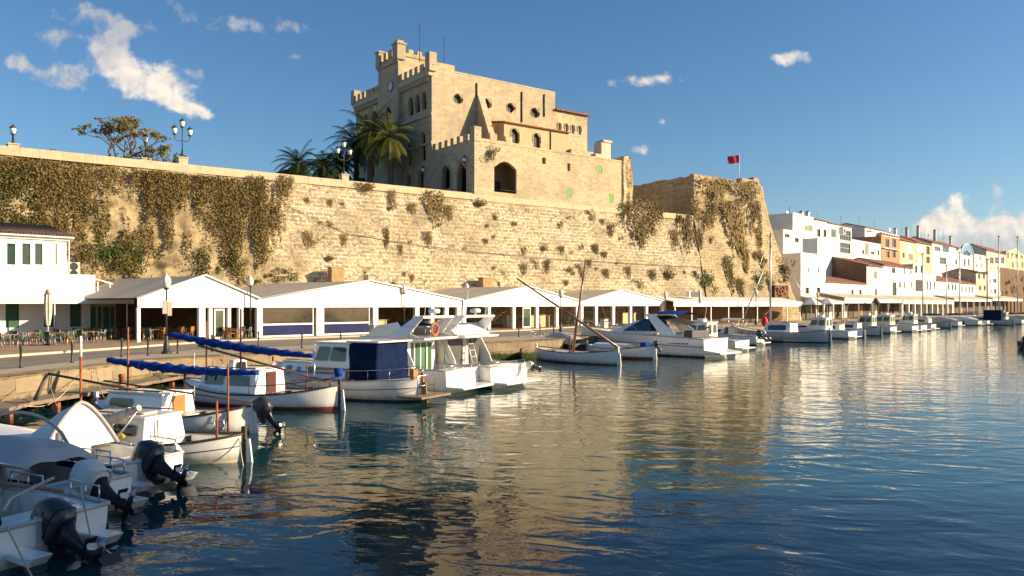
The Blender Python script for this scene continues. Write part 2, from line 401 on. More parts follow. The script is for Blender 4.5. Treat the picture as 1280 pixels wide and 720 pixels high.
hall_m = stone('town_hall_limestone', (.60,.48,.32), (.68,.56,.385), (.52,.42,.28), .9, .36, bstr=.5, msize=.016, stains=.8, plaster=.5, dark=(.24,.18,.115), cv=.93)
house_m = stone('bastion_house_limestone', (.60,.48,.31), (.68,.56,.37), (.76,.65,.47), .75, .34, bstr=.5, msize=.04, stains=.55, plaster=.3, dark=(.24,.18,.11), cv=.92)
quay_m = stone('quay_stone', (.36,.28,.18), (.42,.33,.21), (.26,.2,.13), 1.6, .6, bstr=.8, stains=.8, plaster=.8, dark=(.07,.055,.035))
rubble = stone('rubble_stone', (.24,.15,.09), (.3,.2,.125), (.2,.13,.08), .5, .25, bstr=.8, stains=.4)
rtile = tilemat('clay_roof_tiles'); rtiled = tilemat('old_roof_tiles', (.15,.1,.075), (.27,.19,.14))
brownleaf = leafmat('dry_brown_foliage', [(.19,.125,.05), (.26,.175,.07), (.17,.135,.045), (.31,.215,.09), (.15,.15,.045)])
oliveleaf = leafmat('olive_foliage', [(.12,.105,.03), (.16,.13,.045), (.095,.095,.027), (.19,.135,.055)])
greenleaf = leafmat('green_foliage', [(.05,.085,.018), (.075,.115,.022), (.1,.12,.03), (.06,.07,.02)])
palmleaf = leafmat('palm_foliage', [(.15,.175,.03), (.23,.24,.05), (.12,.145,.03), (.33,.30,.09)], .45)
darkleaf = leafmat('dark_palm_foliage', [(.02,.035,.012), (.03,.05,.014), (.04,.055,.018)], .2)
bark = mat('bark', (.13,.085,.055), .9, .3, 5, .8, 18)
# ================================================================== SETTING
def window(parent, T, o, depth=.22, style='glass', fm=None, pm=None, bars=(1,1), name='window'):
    fm = fm or wpaint; pm = pm or glass
    ol = outline(o); x0, x1, z0, z1 = o[:4]; w = x1-x0; h = z1-z0
    if style == 'dark':
        return MB(T).poly([(x, depth-.01, z) for x, z in ol], 0).build(name, pm, parent)
    if style == 'shutter':
        b = MB(T); y0 = .03
        for a, c in ((x0+.02, x0+w*.495), (x0+w*.505, x1-.02)):
            b.box(a, c, y0, y0+.05, z0+.02, z1-.02)
            k = max(3, min(14, int(h/.14)))
            for i in range(k):
                zz = z0+.1*h+.8*h*(i+.5)/k; b.box(a+.06*w, c-.06*w, y0-.018, y0, zz-.2*h/k, zz+.25*h/k)
        return b.build(name, pm, parent)
    b = MB(T); f = min(.07, w*.12); y0, y1 = depth-.09, depth-.03; n = len(ol); cx, cz = (x0+x1)/2, (z0+z1)/2
    inn = [(cx+(x-cx)*(1-2*f/w), cz+(z-cz)*(1-2*f/h)) for x, z in ol]
    for i in range(n):
        j = (i+1)%n; p, q, r, s = ol[i], ol[j], inn[j], inn[i]
        b.hexa([(p[0],y0,p[1]),(q[0],y0,q[1]),(r[0],y0,r[1]),(s[0],y0,s[1])], [(p[0],y1,p[1]),(q[0],y1,q[1]),(r[0],y1,r[1]),(s[0],y1,s[1])])
    for i in range(1, bars[0]+1):
        xx = x0+w*i/(bars[0]+1); b.box(xx-f*.35, xx+f*.35, y0+.012, y1-.004, z0+f, z1-f)
    for i in range(1, bars[1]+1):
        zz = z0+h*i/(bars[1]+1); b.box(x0+f, x1-f, y0+.018, y1-.008, zz-f*.35, zz+f*.35)
    fr = b.build(name, fm, parent)
    MB(T).poly([(x, depth-.01, z) for x, z in ol], 0).build('pane', pm, fr)
    return fr

# ---- water
def water_material():
    m = bpy.data.materials.new('harbour_water'); m.use_nodes = True; t = NT(m.node_tree); b = t.n['Principled BSDF']
    tc = t.new('ShaderNodeTexCoord'); x, y, z = t.xyz(tc.outputs['Object'])
    b.inputs['Roughness'].default_value = .03; b.inputs['IOR'].default_value = 1.33
    pat = t.noise(tc.outputs['Object'], .035, 4)
    t.l.new(t.ramp(pat, [(.3, (.004,.032,.042)), (.7, (.009,.052,.056))]), b.inputs['Base Color'])
    a = R(-12); xr = t.m('ADD', t.m('MULTIPLY', x, math.cos(a)), t.m('MULTIPLY', y, math.sin(a)))
    yr = t.m('ADD', t.m('MULTIPLY', x, -math.sin(a)), t.m('MULTIPLY', y, math.cos(a)))
    w1 = t.noise(t.comb(t.m('MULTIPLY', xr, .62), t.m('MULTIPLY', yr, .95)), .95, 2, .45, .8)
    w2 = t.noise(t.comb(t.m('MULTIPLY', xr, .62), t.m('MULTIPLY', yr, 1.0)), 2.7, 3, .5, .6)
    w3 = t.noise(t.comb(x, y), 7, 2, .5)
    calm = t.smooth(t.noise(tc.outputs['Object'], .05, 3), .3, .7)
    h = t.m('ADD', t.m('MULTIPLY', w1, .042), t.m('ADD', t.m('MULTIPLY', w2, .009), t.m('MULTIPLY', w3, .0012)))
    h = t.m('MULTIPLY', h, t.m('MULTIPLY_ADD', calm, .45, .7))
    bp = t.new('ShaderNodeBump'); bp.inputs['Strength'].default_value = 1; bp.inputs['Distance'].default_value = 1.0
    t.l.new(h, bp.inputs['Height']); t.l.new(bp.outputs[0], b.inputs['Normal'])
    return m
tag(MB().poly([(-600,-500,0),(1500,-500,0),(1500,1500,0),(-600,1500,0)]).build('water', water_material()), kind='structure')

# ---- quay: stone edge and promenade on one land sheet
QE = [(-34,-40), (-21.5,10), (-18.6,28), (-17.2,38.5), (-14.5,42.2), (-8.2,49.6), (1.3,58.2), (26.3,95), (71.3,145), (206,295)]
LAND = QE + [(420,520), (900,900), (-700,900), (-700,-40)]
pave = mat('promenade_concrete', (.40,.325,.235), .85, .14, .5, .35, 14, dirt=.25)
tag(MB().poly([(x, y, 1.3) for x, y in LAND]).build('promenade', pave), kind='structure')
def offs(pts, d):
    r = []
    for i, p in enumerate(pts):
        a = Vector(pts[max(i-1,0)]); b = Vector(pts[min(i+1,len(pts)-1)]); v = (b-a).normalized()
        r.append((p[0]+v.y*d, p[1]-v.x*d))      # to the right: over the water
    return r
def dense(pts, step=.6, upto=140):
    o = []
    for a, b in zip(pts, pts[1:]):
        a, b = Vector(a), Vector(b); k = max(1, int((b-a).length/step)) if b.y < upto else 8
        o += [tuple(a.lerp(b, i/k)) for i in range(k)]
    return o+[pts[-1]]
qd = dense(QE); qo = offs(qd, .12); qb = MB()
def qrow(z, push):
    return [(p[0]+(o[0]-p[0])*push+.12*noise.noise(Vector((p[0]*.8, p[1]*.8, z*2))), p[1]+(o[1]-p[1])*push, z) for p, o in zip(qd, qo)]
zs = [1.296, 1.25, 1.05, .8, .5, .2, -.1, -.6, -1.5]
rows = [[(p[0]-(o[0]-p[0])*6, p[1]-(o[1]-p[1])*6, 1.304) for p, o in zip(qd, qo)], [(o[0], o[1], 1.304) for p, o in zip(qd, qo)]]+[qrow(z, .5+.25*(1.3-z)) for z in zs[1:]]
n = len(qd)
qb.add([p for r in rows for p in r], [(i*n+j, i*n+j+1, (i+1)*n+j+1, (i+1)*n+j) for i in range(len(rows)-1) for j in range(n-1)])
def quay_material():
    m = quay_m.copy(); m.name = 'quay_stone_with_weed'; t = NT(m.node_tree); b = t.n['Principled BSDF']
    src = b.inputs['Base Color'].links[0].from_socket; tc = t.new('ShaderNodeTexCoord'); x, y, z = t.xyz(tc.outputs['Object'])
    zz = t.m('ADD', z, t.m('MULTIPLY', t.m('SUBTRACT', t.noise(tc.outputs['Object'], 1.2, 5), .5), .7))
    weed = t.ramp(t.noise(tc.outputs['Object'], 5, 5), [(.3, (.012,.02,.006)), (.6, (.035,.05,.012)), (.8, (.07,.075,.03))])
    t.l.new(t.mix(t.smooth(zz, .62, .3), src, weed), b.inputs['Base Color'])
    return m
tag(qb.build('quay', quay_material()), kind='structure')
# ---- road along the quay and the raised cafe pavement behind its kerb
near = [(-24,-10), (-21.2,20), (-20.4,33), (-20.0,40.6), (-18.2,46), (-12.6,51.5), (-2.5,62.5), (5,73), (18,96), (62,146), (190,290)]
far = [(-31,-10), (-26.6,25), (-25.2,39.4), (-22.8,48), (-21.2,55), (-17,60.5), (-7.5,70), (1,80), (11,99), (54,150), (182,294)]
asph = mat('asphalt', (.21,.175,.135), .9, .16, .5, .4, 40, dirt=.2)
rb = MB(); k = len(near)
rb.add([(x,y,1.304) for x,y in near]+[(x,y,1.304) for x,y in far], [(i, i+1, k+i+1, k+i) for i in range(k-1)])
tag(rb.build('road', asph), kind='structure')
kb = MB(); f2 = [(-80,-10)]
back = [(x-60 if i < 5 else x-8, y+12) for i, (x, y) in enumerate(far)]
kerbm = mat('kerb_stone', (.46,.40,.31), .85, .12, 2, .3, 12)
terr = mat('cafe_paving', (.32,.225,.145), .85, .16, 1.2, .3, 10, dirt=.25)
for i in range(k-1):
    a, b, c, d = far[i], far[i+1], back[i+1], back[i]
    kb.hexa([(*a,1.2),(*b,1.2),(*c,1.2),(*d,1.2)], [(*a,1.42),(*b,1.42),(*c,1.42),(*d,1.42)])
tag(kb.build('pavement', terr), kind='structure')
kb = MB()
ko = offs(far, .16)
for i in range(k-1):
    a, b, c, d = ko[i], ko[i+1], far[i+1], far[i]
    kb.hexa([(*a,1.2),(*b,1.2),(*c,1.2),(*d,1.2)], [(*a,1.424),(*b,1.424),(*c,1.424),(*d,1.424)])
tag(kb.build('kerb', kerbm), kind='structure')

# ---- the plateau behind the fortress wall and the slope under the upper town
CW = Frame(-4.6, 97.7, .8, .6)
earth = mat('plateau_earth', (.3,.24,.16), .95, .2, .3)
pts = [CW.p(x, y) for x, y in ((-90,.85), (27.8,.85), (40.4,.85), (56,1.2), (56,40), (20,110), (-90,110))]
tag(MB().prism([(p.x, p.y, 1.2) for p in pts], (0,0,15.2)).build('plateau', earth), kind='structure')
FR = Frame(50, 139, .9, 1)                # waterfront house row
UR = Frame(75.7, 197.8, .9, 1)            # upper house row
hb = MB()
def hillf(u, v):
    p = FR.p(-25+u*320, 12+v*70); return (p.x, p.y, 1.2+9*min(1, v*1.6)+v*6+1.2*noise.noise(Vector((p.x*.05, p.y*.05, 0))))
hb.grid(hillf, 60, 12)
tag(hb.build('hillside', mat('hillside_earth', (.2,.16,.1), .95, .3, .4, .5, 3)), kind='structure')

# ================================================================== FORTRESS WALL
def nz(x, z, s, k=0): return noise.noise(Vector((x*s, z*s, k)))
cw = thing('fortress_wall', 'long high limestone fortress wall overgrown with dry plants, behind the white tents', 'wall', CW.p(-20, 0, 1.3), CW.rz)
Tcw = wmat(cw).inverted() @ CW.mat()
def wallf(u, v):
    x = -76+u*116.4; z = 1.2+v*15.5; b = -3.0*(1-v)
    rock = max(0, min(1, (-14-x-z*.8)/14+.35*nz(x, z, .12)))
    y = b-.10*nz(x, z, .5)-.16*nz(x, z, .12, 3)-rock*(.7*nz(x, z, .22, 5)+.35*nz(x, z, .7, 8))
    return (x, y, z)
MB(Tcw).grid(wallf, 300, 48).build('masonry', wall_m, cw)
cb = MB(Tcw)
for a, b in ((-76, -.4), (25.2, 40.35)):
    x = a
    while x < b-.1:
        w = min(rnd.uniform(1.1, 1.9), b-x); j = rnd.uniform(-.012, .015)
        cb.box(x, x+w-.004, -.16+j, .84, 16.72, 17.5+j); x += w
cb.box(-.4, 25.2, -.1, .5, 16.7, 17.42)
cb.build('coping', mat('coping_stone', (.54,.44,.29), .9, .12, 1.5, .5, 8, dirt=.4), cw, bevel=.012)
# cables clipped along the wall
for pts in ([(-24,14.2),(-21,13.0),(-17.5,11.6),(-12,11),(-4,10.4),(8,9.9),(22,9.7),(40,9.5)],):
    MB(Tcw).tube([(x, -3.0*(1-(z-1.2)/15.5)-.16, z) for i, (x, z) in enumerate(pts)], .03, 5).build('cable', black, cw)

bs = thing('bastion', 'tall sloping corner bastion with shrubs on its face, below the red flag', 'bastion', CW.p(48, 3, 1.3), CW.rz)
Tb = wmat(bs).inverted() @ CW.mat()
def bedge(v): return 63.9-6.0*v
def bastf(u, v):
    z = 1.2+v*22.4; x0 = 40.4; x1 = bedge(v); x = x0+(x1-x0)*u
    y = -3.1*max(0, 1-(z-1.2)/15.5)-.12+max(0, (z-16.7)*.06) + (-.14*nz(x, z, .5)-.25*nz(x, z, .14, 3))*(min(1, u*8))
    y += .5*max(0, v-.75)*nz(x, z, .45, 9)*4
    if v > .9: z += (v-.9)*10*(.45*nz(x, 0, .9)+(.7 if x > 50 else .15)*nz(x, 3, 1.7)); x -= (v-.9)*10*max(0, u-.85)*5*(.6+.5*nz(z, 5, 1.3))
    return (x+(1-abs(1-2*min(u,1)))*0+.25*nz(z, x, .5, 2)*(u > .98), y, z)
bm_ = MB(Tb).grid(bastf, 80, 70)
def bright(u, v):
    z = 1.2+v*22.4; x, y, _ = bastf(1, v); return (x+.18*nz(u*26, z, .5, 7)*(u > .01)+u*.5, y+u*26, bastf(1, v)[2])
bm_.grid(bright, 30, 70)
def bflank(u, v): return (40.42+.1*nz(u*13, v*8, .7)+u*.7, .0+u*15, 16.4+v*7.3+(.3*nz(u*15, 1, .8) if v == 1 else 0))
bm_.grid(bflank, 24, 12)
bm_.build('masonry', bast_m, bs)
MB(Tb).poly([(40.6,.4,23.2), (57.6,.4,23.2), (57.9,26,23.2), (41.4,15,23.2), (40.8,6,23.2)]).build('terreplein', earth, bs)
pb = MB(Tb)
for (x0, x1, y0, y1, z1) in ((40.45,49.5,.15,1.0,23.95), (52.2,55.2,.1,1.3,24.4), (55.3,56.9,.2,1.5,24.8), (56.9,57.4,.3,1.4,23.9), (49.5,52.1,.4,1.2,23.6)):
    pb.box(x0, x1, y0, y1, 22.9, z1)
pb.build('parapet', bast_m, bs, bevel=.12)
# rusty relief sculpture panel low on the bastion
rp = MB(); 
rl = thing('relief_panel', 'reddish brown wall panel low on the right corner of the bastion', 'panel', CW.p(58.6, -2.62, 5.6), CW.rz)
rb_ = MB()
rb_.box(-1.9, 1.9, -.3, .3, -1.5, 1.5, 0)
for i in range(26):
    x, z = rnd.uniform(-1.7,1.6), rnd.uniform(-1.3,1.2); w = rnd.uniform(.2,.6)
    rb_.tube([(x, -.34, z), (x+w*.5, -.4, z+rnd.uniform(-.4,.4)), (x+w, -.34, z+rnd.uniform(-.5,.5))], rnd.uniform(.04,.11), 5)
rb_.build('panel_face', mat('rust_brown_relief', (.2,.075,.035), .8, .5, 1.4, .6, 6), rl)

# ================================================================== TOWN HALL
C = Vector((-10.6, 105.6, 0)); uw = Vector((.8,.6,0)); vw = Vector((-.6,.8,0))
th = thing('town_hall', 'castle-like stone town hall with clock tower, battlements and round windows', 'town hall', (C.x, C.y, 16.4), CW.rz)
RW = Frame(C.x, C.y, .8, .6); e = C+vw*22.5; LF = Frame(e.x, e.y, .6, -.8)
Ti = wmat(th).inverted(); Tr = Ti @ RW.mat(); Tl = Ti @ LF.mat()
ZT = 35.2
ocu = [RW.op(px, py, 11.5, 12.5, 'o') for px, py in ((573,123.5), (609,129.5), (639,135), (669,141))]
lfo = [LF.op(px, py, 5.6, 23, 'a') for px, py in ((514,133), (522.2,129.5), (530.4,125.5))]
low = [LF.op(529.2, 183, 6, 36, 'a'), LF.op(512, 194, 4.4, 27, 'a')]
lef = [LF.op(469.5, 146, 6, 14, 'a'), LF.op(458, 150, 4.5, 14, 'a'), LF.op(466, 208, 4, 26, 'a')]
dor = [LF.op(526, 226, 7, 26, 'a'), LF.op(510.5, 226, 5, 18, 'a')]
wb = MB(Tr).facade(21.2, 16.4, ZT, ocu, .55)
wb.poly([(21.2,0,16.4),(21.2,22.5,16.4),(21.2,22.5,ZT),(21.2,0,ZT)]).poly([(21.2,22.5,16.4),(0,22.5,16.4),(0,22.5,ZT),(21.2,22.5,ZT)]).poly([(0,0,ZT-.3),(21.2,0,ZT-.3),(21.2,22.5,ZT-.3),(0,22.5,ZT-.3)])
wb.T = Tl; wb.facade(22.5, 16.4, 34.4, lfo+low+lef+dor, .5)
wb.build('wall', hall_m, th)
for o in ocu:
    window(th, Tr, o, .55, 'glass', mat('stone_tracery', (.38,.3,.2), .9), glass)
trim = mat('carved_stone_trim', (.5,.41,.28), .85, .1, 2, .3, 10, dirt=.2)
for o in lfo+low+lef: window(th, Tl, o, .5, 'glass', dwood, glass, (1,2))
for o in dor: window(th, Tl, o, .5, 'dark', pm=dwood, name='door')
def arch_trim(T, o, w=.18, proud=.1):
    b = MB(T); x0, x1, z0, z1 = o[:4]; ol = outline(o)[2:] if o[4] == 'a' else outline(o)
    cx = (x0+x1)/2; zc = z1-(x1-x0)/2 if o[4] == 'a' else (z0+z1)/2
    pts = [(cx+(x-cx)*(1+w/(x1-x0)), -proud*.4, zc+(z-zc)*(1+w/(x1-x0))) for x, z in ol]
    if o[4] == 'a': pts = [(pts[0][0], pts[0][1], z0+(z1-z0)*.35)]+pts+[(pts[-1][0], pts[-1][1], z0+(z1-z0)*.35)]
    b.tube(pts, w*.55, 5, closed=(o[4] == 'o')); return b
for o in lfo+low+lef: arch_trim(Tl, o).build('arch_moulding', trim, th)
for o in ocu: arch_trim(Tr, o, .12, .0).build('oculus_surround', trim, th)
# string courses, corbels, battlement on the left facade
zl = LF.z(522, 146)
for x_a, x_b, z, pr in ((0,8.3,29.0,.14),(14.5,22.6,29.0,.14),(0,8.3,25.2,.14),(14.5,22.6,25.2,.14),(15.6,21.4,zl-.5,.3)):
    MB(Tl).box(x_a, x_b, -pr, .03, z, z+.3).build('string_course', trim, th, bevel=.03)
for a, c in ((0, 8.4), (14.4, 22.5)):
    b = MB(Tl)
    x = a+.15
    while x < c-.3: b.box(x, x+.28, -.45, .05, 33.5, 34.2); x += .56
    b.box(a-.1 if a == 0 else a, c+(.1 if a else 0), -.55, .4, 34.15, 34.75)
    b.build('corbel_table', trim, th, bevel=.03)

for a, c in ((0, 8.4), (14.4, 22.0)):
    b = MB(Tl)
    x = a+.1
    while x < c-.8: b.box(x, x+.85, -.5, -.05, 34.7, 36.0); x += 1.42
    b.box(a, c, -.48, -.1, 34.7, 35.1)
    if a: b.box(21.75, 22.9, -.6, .55, 34.7, 37.2)
    else: b.box(-.5, .6, -.65, .5, 34.7, 36.9)
    b.build('battlement', hall_m, th, bevel=.04)
b = MB(Tr); b.box(.3, 3.6, .02, .5, ZT, 36.1); b.box(3.6, 21.2, -.03, .4, ZT-.05, ZT+.18); b.build('roof_parapet', hall_m, th)
# clock tower
b = MB(Tl); b.facade(14.4, 16.4, 39.2, [LF.op(489.7, 142, 6.5, 17, 'a')], .4, x0=8.4)
for o in ():pass
vv = [(8.4,-.0),(14.4,-.0)]
tb = MB(Tl @ Matrix.Translation((0,-.55,0))); two = LF.op(489.7, 142, 6.5, 17, 'a'); tb.facade(14.4, 16.4, 39.0, [two], .45, x0=8.4)
for (p, q) in (((8.4,0),(8.4,4.4)), ((14.4,4.4),(14.4,0)), ((14.4,4.4),(8.4,4.4))):
    tb.poly([(p[0],p[1],16.4),(q[0],q[1],16.4),(q[0],q[1],39.0),(p[0],p[1],39.0)])
tb.poly([(8.4,0,38.9),(14.4,0,38.9),(14.4,4.4,38.9),(8.4,4.4,38.9)])
tow = tb.build('clock_tower', hall_m, th)
Ttw = Tl @ Matrix.Translation((0,-.55,0))
window(tow, Ttw, two, .45, 'glass', dwood, glass, (1,1)); 
b = MB(Ttw)
for i in range(4): b.box(8.9+i*1.4, 9.7+i*1.4, -.18, .22, 38.95, 40.0)
b.box(13.3,14.75,-.35,1.0,38.2,40.3); b.box(13.15,14.9,-.5,1.15,40.3,40.55); b.box(13.4,14.6,-.2,.8,40.55,40.9)
b.box(8.1,9.2,-.3,.9,38.2,40.4); b.box(7.95,9.35,-.42,1.0,40.4,40.65)
for i in range(2): b.box(14.0, 14.5, 1.6+i*1.4, 2.4+i*1.4, 38.95, 39.9)
b.box(14.1,14.55,1.1,4.4,38.8,39.3); b.box(8.3,14.5,-.22,.02,37.9,38.2)
b.build('tower_battlement', hall_m, tow, bevel=.05)
cx, cz = LF.t(492.8), LF.z(492.8, 108.6)
ck = MB(Ttw); ring = [(cx+.62*math.cos(a*math.pi/12), -.05, cz+.62*math.sin(a*math.pi/12)) for a in range(24)]
ck.prism(ring, (0,-.03,0)); cko = ck.build('clock_face', wpaint, tow)
MB(Ttw).tube([(cx+.7*math.cos(a*math.pi/12), -.07, cz+.7*math.sin(a*math.pi/12)) for a in range(24)], .09, 6, closed=True).build('clock_rim', mat('blue_grey_rim', (.12,.17,.22), .5), cko)
hb_ = MB(Ttw).tube([(cx,-.1,cz),(cx+.15,-.1,cz+.35)], .03, 4).tube([(cx,-.1,cz),(cx+.38,-.1,cz-.22)], .025, 4)
for i in range(12): a = i*math.pi/6; hb_.tube([(cx+.45*math.cos(a),-.09,cz+.45*math.sin(a)),(cx+.55*math.cos(a),-.09,cz+.55*math.sin(a))], .022, 4)
hb_.build('clock_hands', black, cko)
# rear lower wing with tiled eave
rw0, rw1 = 21.2, RW.t(734); ZW = 32.7
ro = [RW.op(px, py, 4.3, 11, 'a') for px, py in ((699.2,159.2), (708,160.2), (716,161.8), (724.3,163))]
ro = [(a, c, d, e_, k) for a, c, d, e_, k in ro]
wb = MB(Tr).facade(rw1, 16.4, ZW, ro, .3, x0=rw0+.01)
wb.poly([(rw1,0,16.4),(rw1,18,16.4),(rw1,18,ZW+2),(rw1,0,ZW)]); rear = wb.build('rear_wing', house_m, th)
for o in ro: window(rear, Tr, o, .3, 'glass', wpaint, glass, (1,0)); arch_trim(Tr, o, .14, .08).build('arch_moulding', trim, rear)
MB(Tr).prism([(rw0+.02,-.45,ZW-.02),(rw0+.02,18,ZW+2.6),(rw0+.02,18,ZW+2.8),(rw0+.02,-.45,ZW+.2)], (rw1-rw0+.3,0,0)).build('tile_roof', rtile, rear)
# buttress fin, pipes, antennas
b = MB(Tr); b.prism([(7.2,.0,17),(7.2,0,32.6),(7.2,-.35,32.6),(7.2,-3.7,25.2),(7.2,-3.7,17)], (1.0,0,0)); b.build('buttress', hall_m, th)
for px, y0, y1 in ((595.7,104,121), (652,115,153), (680,118,146)):
    x = RW.t(px); MB(Tr).tube([(x,-.1,RW.z(px,y1)),(x,-.1,RW.z(px,y0))], .09, 6).build('drain_pipe', iron, th)
for px, y0, y1, dd in ((524.5,68,28,3), (555,80,46,2)):
    f = RW.p(RW.t(px), 0); d = 108.; x = (px-640)/FPX*d; z0 = CZ+(HZ-y0)/FPX*d-1; z1 = CZ+(HZ-y1)/FPX*d
    q = Ti @ Vector((x, d, 0)); b = MB(); zz = 16.4
    b.tube([(q.x,q.y,z0-zz),(q.x,q.y,z1-zz)], [.06,.03], 5)
    for k_ in range(4): b.tube([(q.x-.5+.1*k_,q.y-.3,z1-zz-.5-k_*.55),(q.x+.5-.1*k_,q.y+.3,z1-zz-.5-k_*.55)], .025, 4)
    b.build('antenna', iron, th)

# ---- lower annex between hall and bastion house
AX = Frame(-1.08, 108.7, .8, .6)
ax = thing('side_annex', 'low stone annex with tiled eave and two arched windows, below the round windows', 'building', AX.p(0,0,16.4), AX.rz)
Ta = wmat(ax).inverted() @ AX.mat(); L = 11.6; ZA = 28.7
ao = [AX.op(643.6, 172.5, 10.5, 24, 'a'), AX.op(671, 175.5, 9, 18, 'a')]
wb = MB(Ta).facade(L, 16.4, ZA, ao, .4); wb.poly([(0,0,16.4),(0,0,ZA),(0,3.15,ZA+.4),(0,3.15,16.4)]); wb.poly([(L,0,16.4),(L,3.15,16.4),(L,3.15,ZA+.4),(L,0,ZA)])
wb.build('wall', mat('ochre_render', (.52,.38,.22), .9, .1, .9, .3, 8, dirt=.35), ax)
for o in ao: window(ax, Ta, o, .4, 'glass', dwood, mat('brown_glass', (.05,.03,.02), .2), (1,2)); arch_trim(Ta, o, .14, .04).build('arch_moulding', trim, ax)
MB(Ta).prism([(-.15,-.35,ZA-.05),(-.15,3.15,ZA+.55),(-.15,3.15,ZA+.75),(-.15,-.35,ZA+.12)], (L+.3,0,0)).build('tile_roof', rtile, ax)
x = AX.t(688); MB(Ta).tube([(x,-.08,20),(x,-.08,ZA-.2)], .07, 6).build('drain_pipe', iron, ax)
b = MB(Ta); b.box(L+.02, L+6.5, -.5, .4, 16.4, 26.4); b.box(L+6.5, L+9, -.8, .3, 16.4, 25.6); b.build('garden_wall', house_m, ax, bevel=.05)

# ---- bastion house with the loggia arch and green shutters
bh = thing('bastion_house', 'pale stone house with big open arch and green shutters, below the town hall', 'building', CW.p(0,0,16.4), CW.rz)
Tc = wmat(bh).inverted() @ CW.mat(); BL = Frame(C.x, C.y, .6, -.8); Tbl = wmat(bh).inverted() @ BL.mat()
big = CW.op(631.7, 221.5, 28, 39); x0, x1, z0, z1 = big[:4]
sh = [CW.op(749,211.5,6,10.5), CW.op(712,241,6.2,12), CW.op(764,248,5.4,12)]
sm_ = [CW.op(680,201,4.6,8), CW.op(711,209,3.6,9.5)]
XR = 25.0; ZB = 24.0
wb = MB(Tc)
# segmental arch: rectangular hole with a curved head
zs_ = z1-.9; ops = [(x0,x1,z0,z1,'r')]+sh+sm_
ops = [o for o in ops]
wb.facade(XR, 16.4, ZB, ops, .35)
head = [(x0+(x1-x0)*i/10, z1-.9*(1-math.sin(math.pi*i/10))) for i in range(11)]
for p, q in zip(head, head[1:]): wb.hexa([(p[0],-.02,p[1]),(q[0],-.02,q[1]),(q[0],.5,q[1]),(p[0],.5,p[1])], [(p[0],-.02,z1+.02),(q[0],-.02,z1+.02),(q[0],.5,z1+.02),(p[0],.5,z1+.02)])
wb.poly([(XR,0,16.4),(XR,7,16.4),(XR,7,ZB),(XR,0,ZB)]).poly([(7.7,0,ZB-.05),(XR,0,ZB-.05),(XR,7,ZB-.05),(7.7,7,ZB-.05)])
wb.T = Tbl; la = [BL.op(557.5, 221, 10, 30, 'a'), BL.op(577.5, 223, 10.5, 38, 'a')]; wb.facade(9.9, 16.4, ZB+.2, la, .6)
wb.build('wall', house_m, bh)
b = MB(Tc); b.poly([(x0-.6,3,z0-.3),(x1+.8,3,z0-.3),(x1+.8,3,z1+.4),(x0-.6,3,z1+.4)]); b.poly([(x0-.6,.35,z0-.02),(x1+.8,.35,z0-.02),(x1+.8,3,z0-.02),(x0-.6,3,z0-.02)]); b.poly([(x0-.6,.35,z1+.1),(x1+.8,.35,z1+.1),(x1+.8,3,z1+.1),(x0-.6,3,z1+.1)])
b.poly([(x1+.8,.35,z0),(x1+.8,3,z0),(x1+.8,3,z1),(x1+.8,.35,z1)]); b.build('loggia', mat('loggia_plaster', (.33,.22,.12), .9, .1, 1, .2, 10), bh)
w_ = x1-x0; b = MB(Tc)
for f0, f1 in ((.1,.33),(.62,.88)): b.box(x0+w_*f0, x0+w_*f1, 2.93, 2.98, z0, z0+1.9)
b.build('door', interior, bh)
MB(Tc).tube([(x0,.1,z0+.35),(x1,.1,z0+.35)], .03, 5).build('railing', iron, bh)
for o in sh: window(bh, Tc, o, .35, 'shutter', pm=lgreen, name='shutter')
for o in sm_: window(bh, Tc, o, .35, 'dark', pm=mat('grey_shutter', (.25,.22,.18), .8))
b = MB(Tbl)
x = .3
while x < 9.2: b.box(x, x+.75, -.06, .5, ZB+.15, ZB+1.05); x += 1.45
b.T = Tc; b.box(-.08, 1.0, -.1, .9, ZB-.1, ZB+1.75); b.box(2.3,3.4,-.06,.5,ZB-.05,ZB+1.2); b.box(4.7,5.8,-.06,.5,ZB-.05,ZB+1.1); b.box(1.0,7.6,-.04,.45,ZB-.06,ZB+.4)
b.box(7.6,25.05,-.05,.5,ZB-.04,ZB+.22)
b.build('battlement', house_m, bh, bevel=.04)
b = MB(Tbl); b.lathe([(.5,16.5),(.42,16.8),(.33,17),(.3,20.2),(.34,20.4),(.62,21.0),(.7,21.4),(.7,21.8)], (BL.t(573.5), -.5, 0), 12); b.build('column', trim, bh)
for px in (557.5,): pass
MB(Tbl).poly([(0,1.4,16.6),(9.3,1.4,16.6),(9.3,1.4,23.8),(0,1.4,23.8)]).build('arcade_back', interior, bh)
b = MB(Tc); x = CW.t(763); b.box(x-1.0,x+.9,.8,2.4,ZB-.2,ZB+2.6); b.box(x-.7,x+1.1,.7,2.5,ZB+2.6,ZB+3.0); b.box(x-2.2,x-1.0,.7,1.8,ZB-.2,ZB+.9); b.build('chimney', mat('old_chimney_render', (.55,.47,.36), .9, .1, 1, .5, 4, dirt=.4), bh, bevel=.15)
